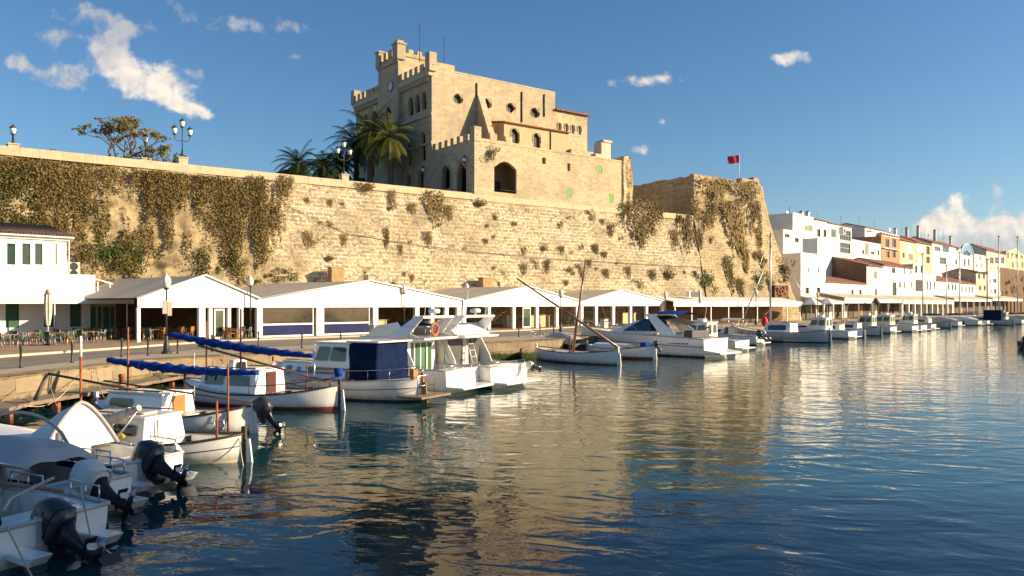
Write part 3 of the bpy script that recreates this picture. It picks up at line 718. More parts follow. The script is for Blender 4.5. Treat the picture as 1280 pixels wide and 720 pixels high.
# ruined tower stub
rt = thing('ruined_tower', 'ragged stump of an old stone tower, right end of the pale bastion house', 'tower', CW.p(26.4, 2, 16.4), CW.rz)
Trt = wmat(rt).inverted() @ CW.mat(); b = MB(Trt)
def rf(u, v):
    w = u*2*math.pi; rr = 1.0+.18*noise.noise(Vector((math.cos(w)*2, math.sin(w)*2, v*6)))
    return (26.45+1.25*rr*max(-1,min(1,1.25*math.cos(w)))-.25*v*(math.cos(w) > 0), 1.8+1.7*rr*max(-1,min(1,1.25*math.sin(w))), 16.3+v*(8.6+.9*noise.noise(Vector((math.cos(w)*1.5, math.sin(w)*1.5, 4)))))
b.grid(rf, 40, 24, smooth=False); b.poly([rf(i/40,1) for i in range(40)]); b.build('masonry', bast_m, rt)
# ================================================================== WHITE TENTS ON THE QUAY
TF = Frame(-24.8, 53, .634, .773)
def tent(pxl, pxr, pxp, pyp, eave, label, depth, posts, style):
    t0, t1, tp = TF.t(pxl), TF.t(pxr), TF.t(pxp); o = TF.p(t0, 0, 1.42)
    r = thing('marquee_tent', label, 'tent', o, TF.rz, 'white gabled restaurant tents below the fortress wall')
    T = wmat(r).inverted() @ TF.mat(); ze = eave; zp = TF.z(pxp, pyp)
    zv = 4.35
    b = MB(T); pts = [(t0,0,ze),(t1,0,ze),(t1,0,zv),(tp,0,zp),(t0,0,zv)]
    b.prism(pts, (0,.06,0)); b.box(t0,t1,-.05,.01,ze-.03,ze+.07); g = b.build('gable_cloth', pvc, r)
    zr = zp
    def slope(a, za, c, zc):
        b = MB(T); n = 14
        def f(u, v):
            sag = -.10*math.sin(math.pi*u)*math.sin(math.pi*v*3)**2
            return (a+(c-a)*u, -.12+v*(depth+.12), za+(zc-za)*u+sag+.05)
        b.grid(f, 10, n); return b.build('roof_cloth', mat('roof_cloth_grey', (.45,.395,.32), .75, .1, .5, .2, 4, dirt=.45), r)
    slope(t0-.15, zv-.05, tp, zr); slope(t1+.15, zv-.05, tp, zr)
    b = MB(T); b.tube([(t0-.15,-.14,zv+.02),(tp,-.14,zr+.07),(t1+.15,-.14,zv+.02)], .07, 6); b.build('edge_trim', wpaint, r)
    # back wall and floor of the dining room
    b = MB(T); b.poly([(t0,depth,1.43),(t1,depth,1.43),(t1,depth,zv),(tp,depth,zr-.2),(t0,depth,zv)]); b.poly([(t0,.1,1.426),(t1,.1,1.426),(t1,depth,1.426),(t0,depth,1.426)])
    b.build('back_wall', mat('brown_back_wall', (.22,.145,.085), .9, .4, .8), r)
    for px, wpx, kind in posts:
        c = TF.t(px); w = TF.t(px+wpx/2)-TF.t(px-wpx/2)
        b = MB(T)
        if kind == 'p': b.box(c-w/2, c+w/2, .02, .02+min(w,.3), 1.42, ze); b.build('post', wpaint, r, bevel=.015)
        elif kind == 'd':
            f = .09
            b.box(c-w/2,c-w/2+f,.06,.12,1.42,ze-.15); b.box(c+w/2-f,c+w/2,.06,.12,1.42,ze-.15); b.box(c-w/2,c+w/2,.055,.125,ze-.25,ze-.13); b.box(c-w/2,c+w/2,.055,.125,1.42,1.6)
            fr = b.build('door', wpaint, r); MB(T).box(c-w/2+f,c+w/2-f,.08,.1,1.6,ze-.25).build('pane', gglass, fr)
        elif kind == 'w':       # clear plastic window over a blue panel
            f = .08; zb = 1.55; zm = 2.38
            b.box(c-w/2,c+w/2,.1,.16,zm-.05,zm+.08); b.box(c-w/2,c+w/2,.1,.16,zb-.13,zb); b.box(c-w/2,c-w/2+f,.105,.165,zb,ze); b.box(c+w/2-f,c+w/2,.105,.165,zb,ze)
            fr = b.build('window', wpaint, r)
            MB(T).box(c-w/2+f,c+w/2-f,.12,.14,zb,zm-.05).build('panel', mat('navy_panel', (.02,.025,.085), .7, .15, 1, spec=.1), fr)
            MB(T).box(c-w/2+f,c+w/2-f,.125,.135,zm+.08,ze).build('pane', mat('clear_plastic', (.035,.03,.026), .1, .3, 1.5), fr)
            MB(T).box(c-w/2+.3,c+w/2-.3,.19,.6,zm-.04,zm+.14).build('table_edge', mat('pale_tablecloth', (.6,.5,.35), .8), r)
    return r, T
tents = [
 tent(172, 322, 256, 345, 3.74, 'small white gabled tent with open dark front, beside the green-shuttered café', 13, [(174,4,'p'),(253,8,'p'),(264,4,'p'),(275,13,'d'),(287,4,'p'),(302,6,'p')], 0),
 tent(323, 577, 462, 351.5, 3.72, 'wide white gabled tent with blue panels and clear windows along its front', 15, [(325,7,'p'),(361,66,'w'),(400,8,'p'),(435,58,'w'),(470,6,'p'),(522,5,'p'),(541,4,'p'),(559,4,'p'),(574,5,'p')], 1),
 tent(579, 724, 660, 358.5, 3.75, 'white gabled tent with narrow white door, behind the leaning wooden mast', 12, [(581,4,'p'),(612,3.5,'p'),(643,3.5,'p'),(659,10,'d'),(672,3.5,'p'),(697,3,'p'),(722,3,'p')], 2),
 tent(726, 831, 778, 362.5, 3.78, 'farthest white gabled tent, directly left of the long flat awning', 10, [(728,3,'p'),(746,3,'p'),(767.5,3,'p'),(789,2.6,'p'),(809,2.6,'p'),(829,3.5,'p')], 3)]
wo_bin = mat('bin_white', (.62,.56,.45), .7, .1, 2, dirt=.3)
# counters and furniture glimpsed inside the tents
tan = mat('pale_wicker', (.5,.38,.2), .8, .15, 3, .5, 20)
for i, (px, w, y, h, lb) in enumerate([(485,20,1.2,1.1,'pale wicker counter inside the wide tent, left of the flybridge boat'), (553,14,1.0,1.0,'short pale counter at the right end of the wide tent'), (684,24,1.0,1.3,'long pale counter right of the narrow white tent door'), (652,10,1.4,1.3,'pale counter seen left of the narrow white tent door'), (800,16,1.6,1.4,'stack of straw-coloured boxes inside the farthest white tent')]):
    a, c = TF.t(px-w/2), TF.t(px+w/2); o = thing('counter', lb, 'counter', TF.p((a+c)/2, y, 1.43), TF.rz)
    W2 = (c-a)/2; MB().box(-W2, W2, 0, .6, 0, h).build('counter_body', tan, o, bevel=.03); MB().box(-W2-.08, W2+.08, -.08, .68, h, h+.06).build('countertop', owood, o)

for px, py, lb in ((469,424,'white box-shaped bin at the right end of the wide tent clear windows'),(755,411,'pale box-shaped bin between posts of the farthest tent')):
    p = onquay(px, py); o = thing('litter_bin', lb, 'bin', p, TF.rz); MB().box(-.38,.38,-.3,.3,.04,1.0).build('bin_body', wo_bin, o, bevel=.03); MB().box(-.42,.42,-.34,.34,1.0,1.08).build('bin_lid', kerbm, o, bevel=.02); MB().box(-.2,.2,-.31,-.3,.7,.85).build('opening', black, o)
# ---- long flat awning under the bastion
AF = Frame(20.9, 106.5, 23.5, 16.5)
fa = thing('restaurant_awning', 'long flat white awning over restaurant terrace at the foot of the bastion', 'awning', AF.p(0,0,1.42), AF.rz)
T = wmat(fa).inverted() @ AF.mat(); L = AF.t(1003); x = 0; segs = [(AF.t(a), AF.t(b)) for a, b in ((842,890),(890.6,922),(922.6,948),(948.6,972),(972.6,1003))]
for a, c in segs:
    b = MB(T); b.box(a+.02, c-.02, 0, .1, 3.66, 4.28); b.prism([(a+.02,-.05,4.28),(a+.02,3.9,4.95),(a+.02,3.9,5.03),(a+.02,-.05,4.36)], (c-a-.04,0,0)); b.build('canopy', pvc, fa)
for px in (845, 866, 890, 912, 930, 948, 965, 985, 1001):
    x = AF.t(px); MB(T).box(x-.07, x+.07, .15, .29, 1.42, 3.9).build('post', alu, fa)
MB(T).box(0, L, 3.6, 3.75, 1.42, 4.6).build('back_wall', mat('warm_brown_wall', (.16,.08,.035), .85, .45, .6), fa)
for px, h, lb in ((908, 3.4,'narrow'),):
    pass

# ---- chairs and tables
def make_chair(label, sm, lm, group):
    t = thing('cafe_chair', label, 'chair', (0,0,0), 0, group)
    MB().box(-.22,.22,-.22,.22,.42,.46).build('seat', sm, t, bevel=.012)
    b = MB(); b.grid(lambda u, v: (-.22+.44*u, .2+.07*v+.05*(2*u-1)**2*-1, .52+.36*v), 6, 4); b.grid(lambda u, v: (-.22+.44*u, .225+.07*v+.05*(2*u-1)**2*-1, .52+.36*v), 6, 4)
    b.build('backrest', sm, t)
    for sx in (-1, 1):
        for sy in (-1, 1): MB().tube([(sx*.19, sy*.18, .43), (sx*.23, sy*.23, 0)], .018, 5).build('leg', lm, t)
        MB().tube([(sx*.2,.2,.44),(sx*.2,.26,.88)], .016, 5).tube([(sx*.24,-.18,.43),(sx*.25,-.16,.65),(sx*.24,.22,.66)], .016, 5).build('arm_frame', lm, t)
    return t
def make_table(label, m, group, cloth=None):
    t = thing('cafe_table', label, 'table', (0,0,0), 0, group)
    MB().box(-.45,.45,-.45,.45,.71,.75).build('tabletop', cloth or m, t, bevel=.01)
    for sx in (-1,1):
        for sy in (-1,1): MB().box(sx*.4-.035,sx*.4+.035,sy*.4-.035,sy*.4+.035,0,.71).build('leg', m, t)
    return t
gch = make_chair('green cafe chair with pale metal legs on the terrace before the shuttered cafe', mat('green_plastic', (.02,.075,.045), .5, .15, 3), alu, 'green chairs on the cafe terrace')
wch = make_chair('brown wooden cafe chair at a table in front of the white tents', owood, owood, 'wooden chairs on the cafe terrace')
tbl = make_table('dark wooden cafe table on the terrace at the left edge', wood, 'wooden tables on the cafe terrace')
def place(src, p, rz, first=[0]):
    o = src if not src.get('used') else copy_tree(src)
    if o is src: src['used'] = 1
    o.location = p; o.rotation_euler = (0,0,rz); return o
tspots = [(8,437,'t'),(33,433,'t'),(73,434,'t'),(88,429,'t'),(112,431,'t'),(128,427,'t'),(190,427,'t'),(200,424,'t'),(228,425,'t'),(290,422,'t'),(297,426,'t'),(150,426,'t')]
for px, py, k in tspots:
    p = onquay(px, py); p.z = 1.43; place(tbl, p, rnd.uniform(0,1.5))
    for q in range(4 if px < 300 else 2):
        a = q*math.pi/2+rnd.uniform(-.3,.3); pp = p+Vector((math.cos(a), math.sin(a), 0))*rnd.uniform(.62,.85)
        place(gch if (px < 170 and rnd.random() < .75) or rnd.random() < .3 else wch, pp, a-math.pi/2+rnd.uniform(-.25,.25))
for o in list(bpy.data.objects):
    if o.get('used') is not None: del o['used']

# ================================================================== CAFE BUILDING AT THE LEFT
LB = Frame(-35.8, 56, .69, .725)
lb = thing('cafe_building', 'white two-storey café with green shutters and tiled roof at the left edge', 'building', LB.p(0,0,1.42), LB.rz)
T = wmat(lb).inverted() @ LB.mat(); zpar = 6.15
x1 = LB.t(117); xg = LB.t(113)
sho = [LB.op(px, py, w, 33) for px, py, w in ((-20,393,17),(15.5,393,17),(62.5,393,15),(94.5,392,14))]
wb = MB(T).facade(xg, 1.42, 4.9, sho, .12, x0=-14); wb.box(-14, xg, .02, .3, 4.9, 4.92)
wb.poly([(xg,0,1.42),(xg,9,1.42),(xg,9,4.9),(xg,0,4.9)]); wb.build('wall', white, lb)
for o in sho: window(lb, T, o, .12, 'shutter', pm=greensh, name='shutter')
b = MB(T); b.box(-14, x1, -.35, -.12, 4.25, zpar); b.box(x1-.23, x1, -.12, 8, 4.25, zpar); b.box(-14, x1, -.12, 8.5, 4.22, 4.6); b.build('terrace_parapet', white, lb, bevel=.03)
# awning over the pavement
xa = LB.t(150); b = MB(T)
b.prism([(-14,-.36,4.62),(-14,-2.7,4.28),(-14,-2.7,4.22),(-14,-.36,4.56)], (xa+14,0,0)); b.box(-14,xa,-2.74,-2.68,3.98,4.28); b.build('awning', pvc, lb)
for px in (61, 149): x = LB.t(px)-.4; MB(T).tube([(x,-2.6,1.42),(x,-2.6,4.2)], .05, 6).build('awning_post', wpaint, lb)
# glazed doors right of the shutters
dd = [(LB.t(a), LB.t(c)) for a, c in ((115,121),(124,128),(131,138),(140,144))]
b = MB(T); b.box(xg+.02, LB.t(147), .3, .4, 1.42, 4.2); b.build('porch_wall', mat('porch_plaster', (.5,.4,.3), .8, .1, 1), lb)
for a, c in dd: MB(T).box(a, c, .22, .3, 1.5, 3.75).build('door', greensh, lb)
# upper storey
UF = Frame(*LB.p(0,1.6)[:2], .69, .725); T2 = wmat(lb).inverted() @ UF.mat()
xe = UF.t(83); zt = 8.75; uo = [UF.op(px, 317.5, w, 29) for px, w in ((-22,12),(-6,14),(14,13),(33,13),(48.5,12),(66,13))]
wb = MB(T2).facade(xe, 4.5, zt, uo, .1, x0=-14); wb.poly([(xe,0,4.5),(xe,7,4.5),(xe,7,zt),(xe,0,zt)]); up = wb.build('upper_wall', white, lb)
for i, o in enumerate(uo): window(up, T2, o, .1, 'glass', wpaint, gglass if i in (2,3,4,1) else mat('white_blind', (.6,.58,.52), .6), (0,0))
b = MB(T2); b.box(-14, xe+.15, -.18, -.02, zt-.02, zt+.16); b.tube([(-14,-.45,zt+.22),(xe+.4,-.45,zt+.22)], .07, 6); b.tube([(xe+.15,-.1,zt+.15),(xe+.15,-.1,4.6)], .05, 6); b.build('gutter', wpaint, lb)
MB(T2).prism([(-14,-.5,zt+.2),(-14,4.5,zt+1.25),(-14,4.5,zt+1.4),(-14,-.5,zt+.36)], (xe+14.4,0,0)).build('tile_roof', rtiled, lb)
b = MB(T2)
x = -13.9
while x < xe+.3: b.tube([(x,-.55,zt+.36),(x,4.5,zt+1.42)], .085, 5); x += .24
b.build('ridge_tile', rtiled, lb)
# air conditioner and pergola on the roof terrace
ac = thing('air_conditioner', 'beige outdoor air conditioner on the café roof terrace beside the upper storey', 'air conditioner', UF.p(UF.t(92.5), .4, 5.9), UF.rz)
MB().box(-.5,.5,-.2,.2,0,1.25).build('casing', mat('beige_metal', (.55,.48,.38), .5), ac, bevel=.03)
fg = MB()
for zc in (.36,.92):
    for r_ in (.08,.16,.24,.28): fg.tube([(.05+r_*math.cos(a*.4), -.21, zc+r_*math.sin(a*.4)) for a in range(16)], .012, 4, closed=True)
    fg.lathe([(.28,-.01),(.28,.0)], (0,0,0), 4) if 0 else None
fg.build('fan_grille', iron, ac); [MB().prism([(.05+.3*math.cos(a*.314), -.202, zc+.3*math.sin(a*.314)) for a in range(20)], (0,-.004,0)).build('fan_opening', black, ac) for zc in (.33,.93)]
MB().box(-.45,.45,-.15,.15,-1.33,-.01).build('stand', white2, ac)
pg = thing('roof_pergola', 'small white tube frame at the right end of the café roof terrace', 'pergola', LB.p(x1+.1, .3, 4.4), LB.rz)
P2 = LB.t(141)-x1
for a in (.3, P2-.2): MB().tube([(a,0,0),(a,0,1.25)], .05, 6).build('post', wpaint, pg)
MB().tube([(0,0,1.5),(P2,0,1.1)], .06, 6).build('top_rail', wpaint, pg); MB().box(0,P2,-.06,.06,-.2,-.02).build('bottom_rail', wpaint, pg)
# closed parasol
p = onquay(60, 434); p.z = 1.43
cp = thing('closed_parasol', 'tall folded cream parasol standing between tables before the café shutters', 'parasol', p)
MB().tube([(0,0,0),(0,0,3.4)], .03, 6).build('pole', wpaint, cp); MB().lathe([(.3,0),(.3,.08),(.06,.1),(.05,.4)], n=12).build('base', iron, cp)
b = MB(); 
def fold(u, v):
    a = u*2*math.pi; r = (.09+.1*math.sin(v*2.6))*(1+.3*math.sin(a*7)); return (r*math.cos(a), r*math.sin(a), 1.2+v*1.9)
b.grid(fold, 42, 10); b.build('folded_canopy', mat('cream_canvas', (.62,.56,.45), .85), cp)
b = MB(); b.sphere((.05,0,3.25), .22, 10, sc=(1,.8,.9)); b.sphere((-.12,.05,3.05), .16, 8); b.build('tied_top', canvas, cp)

# ================================================================== TOWN HOUSES
colours = {}
def hcol(rgb, nm): return mat('render_'+nm, rgb, .85, .08, .9, .3, 9, dirt=.2)
def house(F, name, label, px0, px1, ytop, zb, depth, m, wins=(), roof='flat', tops=None, yoff=0, wst='glass', cat='house', wf=None, parapet=.3, ridge=2.2):
    G = Frame(*F.p(0, yoff)[:2], F.v.x, F.v.y); t0, t1 = G.t(px0), G.t(px1); zt = G.z(px0, ytop)
    h = thing(name, label, cat, G.p(t0, 0, zb), G.rz); T = wmat(h).inverted() @ Matrix.Translation((0,0,0)) @ G.mat() @ Matrix.Translation((t0,0,0))
    L = t1-t0; ops = []; st = []
    for w in wins:
        o = G.op(w[0], w[1], w[2], w[3], w[5] if len(w) > 5 else 'r', t0); o = (max(.1,o[0]), min(L-.1,o[1]), max(zb+.1,o[2]), min(zt-.12,o[3]), o[4])
        ops.append(o); st.append(w[4] if len(w) > 4 else wst)
    wb = MB(T).facade(L, zb-3, zt, ops, .2)
    wb.poly([(0,depth,zb-3),(0,0,zb-3),(0,0,zt),(0,depth,zt)]).poly([(L,0,zb-3),(L,depth,zb-3),(L,depth,zt),(L,0,zt)]).poly([(L,depth,zb-3),(0,depth,zb-3),(0,depth,zt),(L,depth,zt)])
    if roof == 'flat':
        wb.poly([(0,0,zt-parapet),(L,0,zt-parapet),(L,depth,zt-parapet),(0,depth,zt-parapet)])
    wl = wb.build('wall', m, h)
    for o, s in zip(ops, st):
        if s == 'glass': window(h, T, o, .2, 'glass', wf or wpaint, glass, (1,0))
        elif s == 'grid': window(h, T, o, .2, 'glass', wf or wpaint, glass, (4,1))
        elif s == 'brown': window(h, T, o, .2, 'glass', wood, glass, (1,1))
        elif s == 'green': window(h, T, o, .2, 'shutter', pm=greensh, name='shutter')
        elif s == 'white': window(h, T, o, .2, 'shutter', pm=wpaint, name='shutter')
        elif s == 'grey': window(h, T, o, .2, 'shutter', pm=mat('grey_shutter_paint', (.2,.2,.18), .7), name='shutter')
        elif s == 'dark': window(h, T, o, .2, 'dark', pm=interior)
        if s in ('glass','brown','green','grey','grid') and o[4] == 'r': MB(T).box(o[0]-.08,o[1]+.08,-.09,.02,o[2]-.1,o[2]-.01).build('sill', kerbm, h)
    if roof == 'tile':
        b = MB(T); b.prism([(-.12,-.4,zt+.02),(-.12,depth*.5,zt+ridge),(-.12,depth+.3,zt+.02),(-.12,depth*.5,zt+ridge+.16),(-.12,depth*.5,zt+ridge+.16)][:4] if 0 else [(-.12,-.4,zt-.02),(-.12,depth*.5,zt+ridge),(-.12,depth+.3,zt-.02),(-.12,depth+.3,zt+.14),(-.12,depth*.5,zt+ridge+.17),(-.12,-.4,zt+.14)], (L+.24,0,0))
        b.build('tile_roof', rtile if rnd.random() < .6 else rtiled, h)
        MB(T).prism([(.02,0.02,zt-.03),(.02,depth*.5,zt+ridge-.02),(.02,depth-.02,zt-.03)], (L-.04,0,0)).build('gable', m, h)
    elif roof == 'mono':
        dm = min(depth, 5.5); MB(T).prism([(-.1,-.4,zt-.02),(-.1,dm,zt+ridge),(-.1,depth+.2,zt+.3),(-.1,depth+.2,zt+.46),(-.1,dm,zt+ridge+.17),(-.1,-.4,zt+.14)], (L+.2,0,0)).build('tile_roof', rtile, h)
        MB(T).prism([(.02,.02,zt-.03),(.02,dm,zt+ridge-.03),(.02,depth-.02,zt+.3),(.02,depth-.02,zt-.03)], (L-.04,0,0)).build('gable', m, h)
    else:
        MB(T).box(-.06, L+.06, -.08, .25, zt-.02, zt+.1).build('roof_edge', m, h)
    return h, T, G, t0, L, zt
wv = hcol((.78,.76,.73), 'bright_white'); wo = hcol((.72,.68,.6), 'off_white'); cr = hcol((.70,.66,.59), 'cream'); oc = hcol((.54,.44,.32), 'ochre'); orr = hcol((.50,.22,.11), 'orange'); pinkw = hcol((.62,.5,.4), 'pinkish'); yel = hcol((.47,.41,.28), 'yellow'); beige = hcol((.54,.49,.41), 'beige')
# waterfront row
house(FR, 'narrow_house', 'tall white cube house beside the bastion, with two slits and two small windows', 1001, 1032, 316, 1.42, 9, wv, [(1011,338,1.6,6,'dark'),(1023,338,1.6,6,'dark'),(1009,363,4.6,7.5,'brown'),(1023,363,4.6,7.5,'brown')])
house(FR, 'white_house', 'big windowless white block rising behind the white cube house', 1022, 1050, 297.5, 1.42, 9, wv, [], yoff=7)
h, T, G, t0, L, zt = house(FR, 'low_house', 'low white waterfront house with sloping tiled roof below brown rubble gable', 1032.3, 1083, 352.5, 1.42, 6.9, wo, [(1039,365,3,8,'white'),(1065.5,366,3.2,8,'glass'),(1075.5,366,3.2,8,'glass')], 'mono', ridge=1.4)
h, T, G, t0, L, zt = house(FR, 'gabled_house', 'white house with brown rubble side wall and old tiled roof, beside the low house', 1083.3, 1103, 332, 1.42, 14, wo, [(1094.3,343.5,4.2,9,'grey'),(1095,365,2.6,8,'glass')], 'tile', ridge=2.0)
b = MB(T); b.poly([(-.06,-.0,4),(-.06,14,4),(-.06,14,zt),(-.06,7,zt+1.9),(-.06,-.0,zt)]); b.build('rubble_gable', rubble, h)
house(FR, 'rubble_house', 'old brown rubble house with red tiled roof behind the low white house', 1049, 1082.5, 333, 1.42, 8, rubble, [], 'tile', yoff=8.5, ridge=1.6)
house(FR, 'white_house', 'wide bright white waterfront house with scattered dark windows and a tall door', 1103.3, 1141, 331.5, 1.42, 10, wv, [(1117,338,4.4,6.5,'dark'),(1118,361,5,16,'dark'),(1125,356,2.2,7,'dark'),(1130.5,338,2,7.5,'grey'),(1130.5,356,2,8,'grey'),(1138.5,339,1.8,7,'grey'),(1139,356,1.8,7,'grey')], 'tile', ridge=1.7)
house(FR, 'white_house', 'white waterfront house with large dark loggia and two upper windows', 1141.3, 1155, 330, 1.42, 10, wo, [(1145.3,336.5,3,9,'dark'),(1151.8,336.5,2.4,9,'dark'),(1148.8,357,9,14,'dark')], 'flat')
house(FR, 'low_house', 'low white house with row of tall brown shutters right of the dark loggia', 1155.3, 1170, 343, 1.42, 9, wv, [(1159,357,1.8,11,'brown'),(1163.5,357,1.8,11,'brown'),(1168,357,1.6,9,'brown')], 'flat')
house(FR, 'low_house', 'low white house with three small dark windows close together and tiled roof', 1170.3, 1199, 351, 1.42, 9, wv, [(1174,359,1.6,9,'white'),(1180,359,1.6,9,'white'),(1186,359,2,7.5,'dark'),(1190.5,359,2,7.5,'dark'),(1194.3,359,1.8,7.5,'dark')], 'mono', ridge=2.0)
house(FR, 'low_house', 'low white house with four evenly spaced windows beside the ochre house', 1199.3, 1219.6, 354, 1.42, 9, wv, [(1202.5,362,1.7,7.5,'dark'),(1207.5,362,1.7,7.5,'dark'),(1211.5,362,1.7,7.5,'dark'),(1215.5,362,1.7,7.5,'dark')], 'mono', ridge=1.8)
house(FR, 'ochre_house', 'narrow ochre waterfront house with grey tiled roof and paired windows', 1220, 1235, 341, 1.42, 9, oc, [(1223.8,345.5,2.4,6,'glass'),(1229.8,345.5,2.4,6,'glass'),(1225,360,2.4,6.5,'glass'),(1230.8,360,2.4,6.5,'glass')], 'tile', ridge=1.4)
house(FR, 'white_house', 'narrow tall white house at the right end between ochre house and stone bank', 1235.4, 1250, 339.5, 1.42, 8, wv, [(1238,351,1.4,5,'glass'),(1243.5,351,4.4,5,'glass'),(1239,364,1.4,6,'glass'),(1244,364,3.4,6,'glass')])
qw = thing('retaining_wall', 'tall brown stone retaining bank with green growth at the right edge', 'wall', FR.p(FR.t(1250.5), 1, 1.42), FR.rz)
Tq = wmat(qw).inverted() @ FR.mat(); ta, tz = FR.t(1250.5), FR.t(1330)
MB(Tq).grid(lambda u, v: (ta+(tz-ta)*u, 1-2*(1-v)+.9*nz(u*30, v*4, .6), 1.4+v*15), 50, 14).build('masonry', rubble, qw)
# far extra houses beyond the right frame edge
for i, (a, c, y, m, l) in enumerate([(1330,1362,356,wv,'plain white house beyond the stone bank, past the right edge'),(1362.4,1400,352,oc,'plain ochre house farthest along the quay, past the right edge')]):
    house(FR, 'quay_house', l, a, c, y, 1.42, 9, m, [((a*3+c)/4,362,3,6,'dark'),((a+c*3)/4,362,3,6,'dark')], 'mono')
# upper row
ZU = 10.0
h, T, G, t0, L, zt = house(UR, 'terraced_house', 'white stepped house with balconies and roof clutter, just right of the bastion top', 991, 1004, 266, ZU-6, 13, wo, [(998,275,6,5,'white'),(1000,301,4,5,'dark'),(993,301,4,6,'dark')], yoff=-6)
house(UR, 'terraced_house', 'lower white terrace block with brown window in front of the stepped house', 979, 1003, 287, ZU-6, 7, wo, [(984,294.5,6,4,'brown'),(996,300,5,5,'brown')], yoff=-14)
house(UR, 'white_house', 'tall white house with recessed grey bays under a flat roof line', 1004.5, 1017, 270, ZU-4, 12, wo, [(1008,285,4,5,'grey'),(1013,285,5.5,7,'grey')])
house(UR, 'cream_house', 'cream house with two brown balcony doors, left of the green shutter', 1017.4, 1034, 274, ZU-4, 12, cr, [(1023.5,291,4,9,'brown'),(1031,291.5,3.4,9,'brown')], 'mono', ridge=1.5)
house(UR, 'cream_house', 'wide cream house with one green shutter and big gridded window', 1034.4, 1064.5, 278.5, ZU-4, 12, cr, [(1042,291.5,6.2,9.6,'green'),(1056.5,294,14,13,'grid'),(1056.5,310,13,13,'grid')], 'mono', ridge=1.6)
h, T, G, t0, L, zt = house(UR, 'pale_house', 'low pale house with small bay under a big blank grey side wall', 1065, 1101, 299.5, ZU-4, 6, cr, [(1079,315,2.4,5,'dark'),(1083.5,311,5,14,'grey'),(1090.5,316,4.5,3,'dark'),(1098,316,2,6,'dark')])
h, T, G, t0, L, zt = house(UR, 'grey_gable_house', 'tall house with broad blank grey side wall and narrow white top storey', 1081, 1107, 284, ZU-4, 12, wo, [(1085,289,2.6,2.2,'dark'),(1088,289,2.6,2.2,'dark')], yoff=6.5, roof='mono', ridge=1.5)
h, T, G, t0, L, zt = house(UR, 'orange_house', 'orange house with white scrolled balustrade and tall balcony windows', 1101.5, 1124, 295, ZU-4, 12, orr, [(1109,304,4.6,11,'glass'),(1117.5,304,4.6,11,'glass'),(1110,318,4,9,'glass'),(1117.5,318,4,9,'glass')])
b = MB(T)
for k in range(7): 
    c = L*(k+.5)/7; b.tube([(c-.5,-.05,zt+.25),(c,-.05,zt+1.0),(c+.5,-.05,zt+.25)], .1, 5)
b.box(-.1,L+.1,-.2,.1,zt+.1,zt+.3); b.box(-.1,L+.1,-.16,.06,zt+1.0,zt+1.16); b.build('balustrade', wpaint, h)
MB(T).box(.5,L-.5,-.7,-.02,G.z(1113,311.5)-.1,G.z(1113,311.5)+.08).build('balcony', wpaint, h)
house(UR, 'ochre_house', 'pale ochre house with one tall white shutter beside the orange house', 1124.4, 1145, 300, ZU-4, 12, oc, [(1129.5,319,2.4,6,'dark'),(1137.5,310,5.6,12,'white'),(1138.5,321,5.4,7,'grey')], 'mono', ridge=2.6)
house(UR, 'ochre_house', 'ochre house with two stacked white roller blinds under red tiles', 1145.4, 1164.5, 303, ZU-4, 12, oc, [(1150,311,7.4,8.6,'white'),(1160,313,4,10,'dark'),(1150.5,325,7,7.5,'white'),(1160,325,4,8,'dark')], 'mono', ridge=2.6)
house(UR, 'white_house', 'tall white upper house with glazed gallery and triple window under tiles', 1165, 1201, 303.5, ZU-5, 12, wv, [(1171.8,311,7.6,5.2,'grid'),(1182,311.3,8,7.2,'grid'),(1196.5,311,3.6,4.5,'glass'),(1178.5,326,8.4,8,'grid'),(1195.3,327.5,2.6,5.5,'glass')], 'mono', ridge=2.4)
h, T, G, t0, L, zt = house(UR, 'arched_house', 'narrow white house crowned by a round blue gable with arched window', 1201.4, 1215.6, 311, ZU-5, 10, wv, [(1208.3,315,8.6,9.5,'glass','a'),(1206,328,2,9,'glass'),(1211,328,2,9,'glass')])
rr = L/2; ctop = [(rr+rr*math.cos(a*math.pi/16), -.12, zt-1.4+3.6*math.sin(a*math.pi/16)+.0) for a in range(17)]
# blue ring: between outer and inner arch
inn = [(rr+rr*.68*math.cos(a*math.pi/16), -.12, zt-1.8+1.7*math.sin(a*math.pi/16)-.2) for a in range(17)]
b = MB(T)
for i in range(16): b.hexa([inn[i], ctop[i], ctop[i+1], inn[i+1]], [(p[0], .5, p[2]) for p in (inn[i], ctop[i], ctop[i+1], inn[i+1])])
b.build('blue_gable', mat('sky_blue_render', (.10,.25,.45), .8, .1, 1), h); MB(T).tube([(p[0], -.16, p[2]) for p in ctop], .22, 6).build('gable_moulding', wpaint, h)
house(UR, 'gabled_house', 'small cream house with stepped gable and white terrace at the foot', 1218, 1232, 317.5, ZU-5, 10, cr, [(1225.5,322.5,2.4,4.6,'grey'),(1221,332,2,5,'grey'),(1227,332,2,5,'grey')])
house(UR, 'beige_house', 'long beige house with three wide windows and dark slate roof', 1233, 1257.4, 313, ZU-6, 12, beige, [(1239.5,325.5,4.6,7.4,'grid'),(1246.2,325.5,5,7.4,'grid'),(1253.2,325.5,3.8,7.4,'grid'),(1254,338,3.6,5,'dark','a')], 'mono', ridge=3)
h, T, G, t0, L, zt = house(UR, 'yellow_house', 'yellow pedimented building with green shutters at the far right', 1257.8, 1300, 314, ZU-6, 12, yel, [(1260,319,2.2,7,'green'),(1265.3,319,2.4,7,'green'),(1270.5,319.2,2.6,7,'glass'),(1276.8,319.5,2.6,7,'green'),(1266,331,2.2,7,'green'),(1272,331,2.6,7,'glass'),(1278,331,2.6,7,'green'),(1262,342,5,3,'dark'),(1269,342,4,3,'dark'),(1277,342,4,3,'dark')])
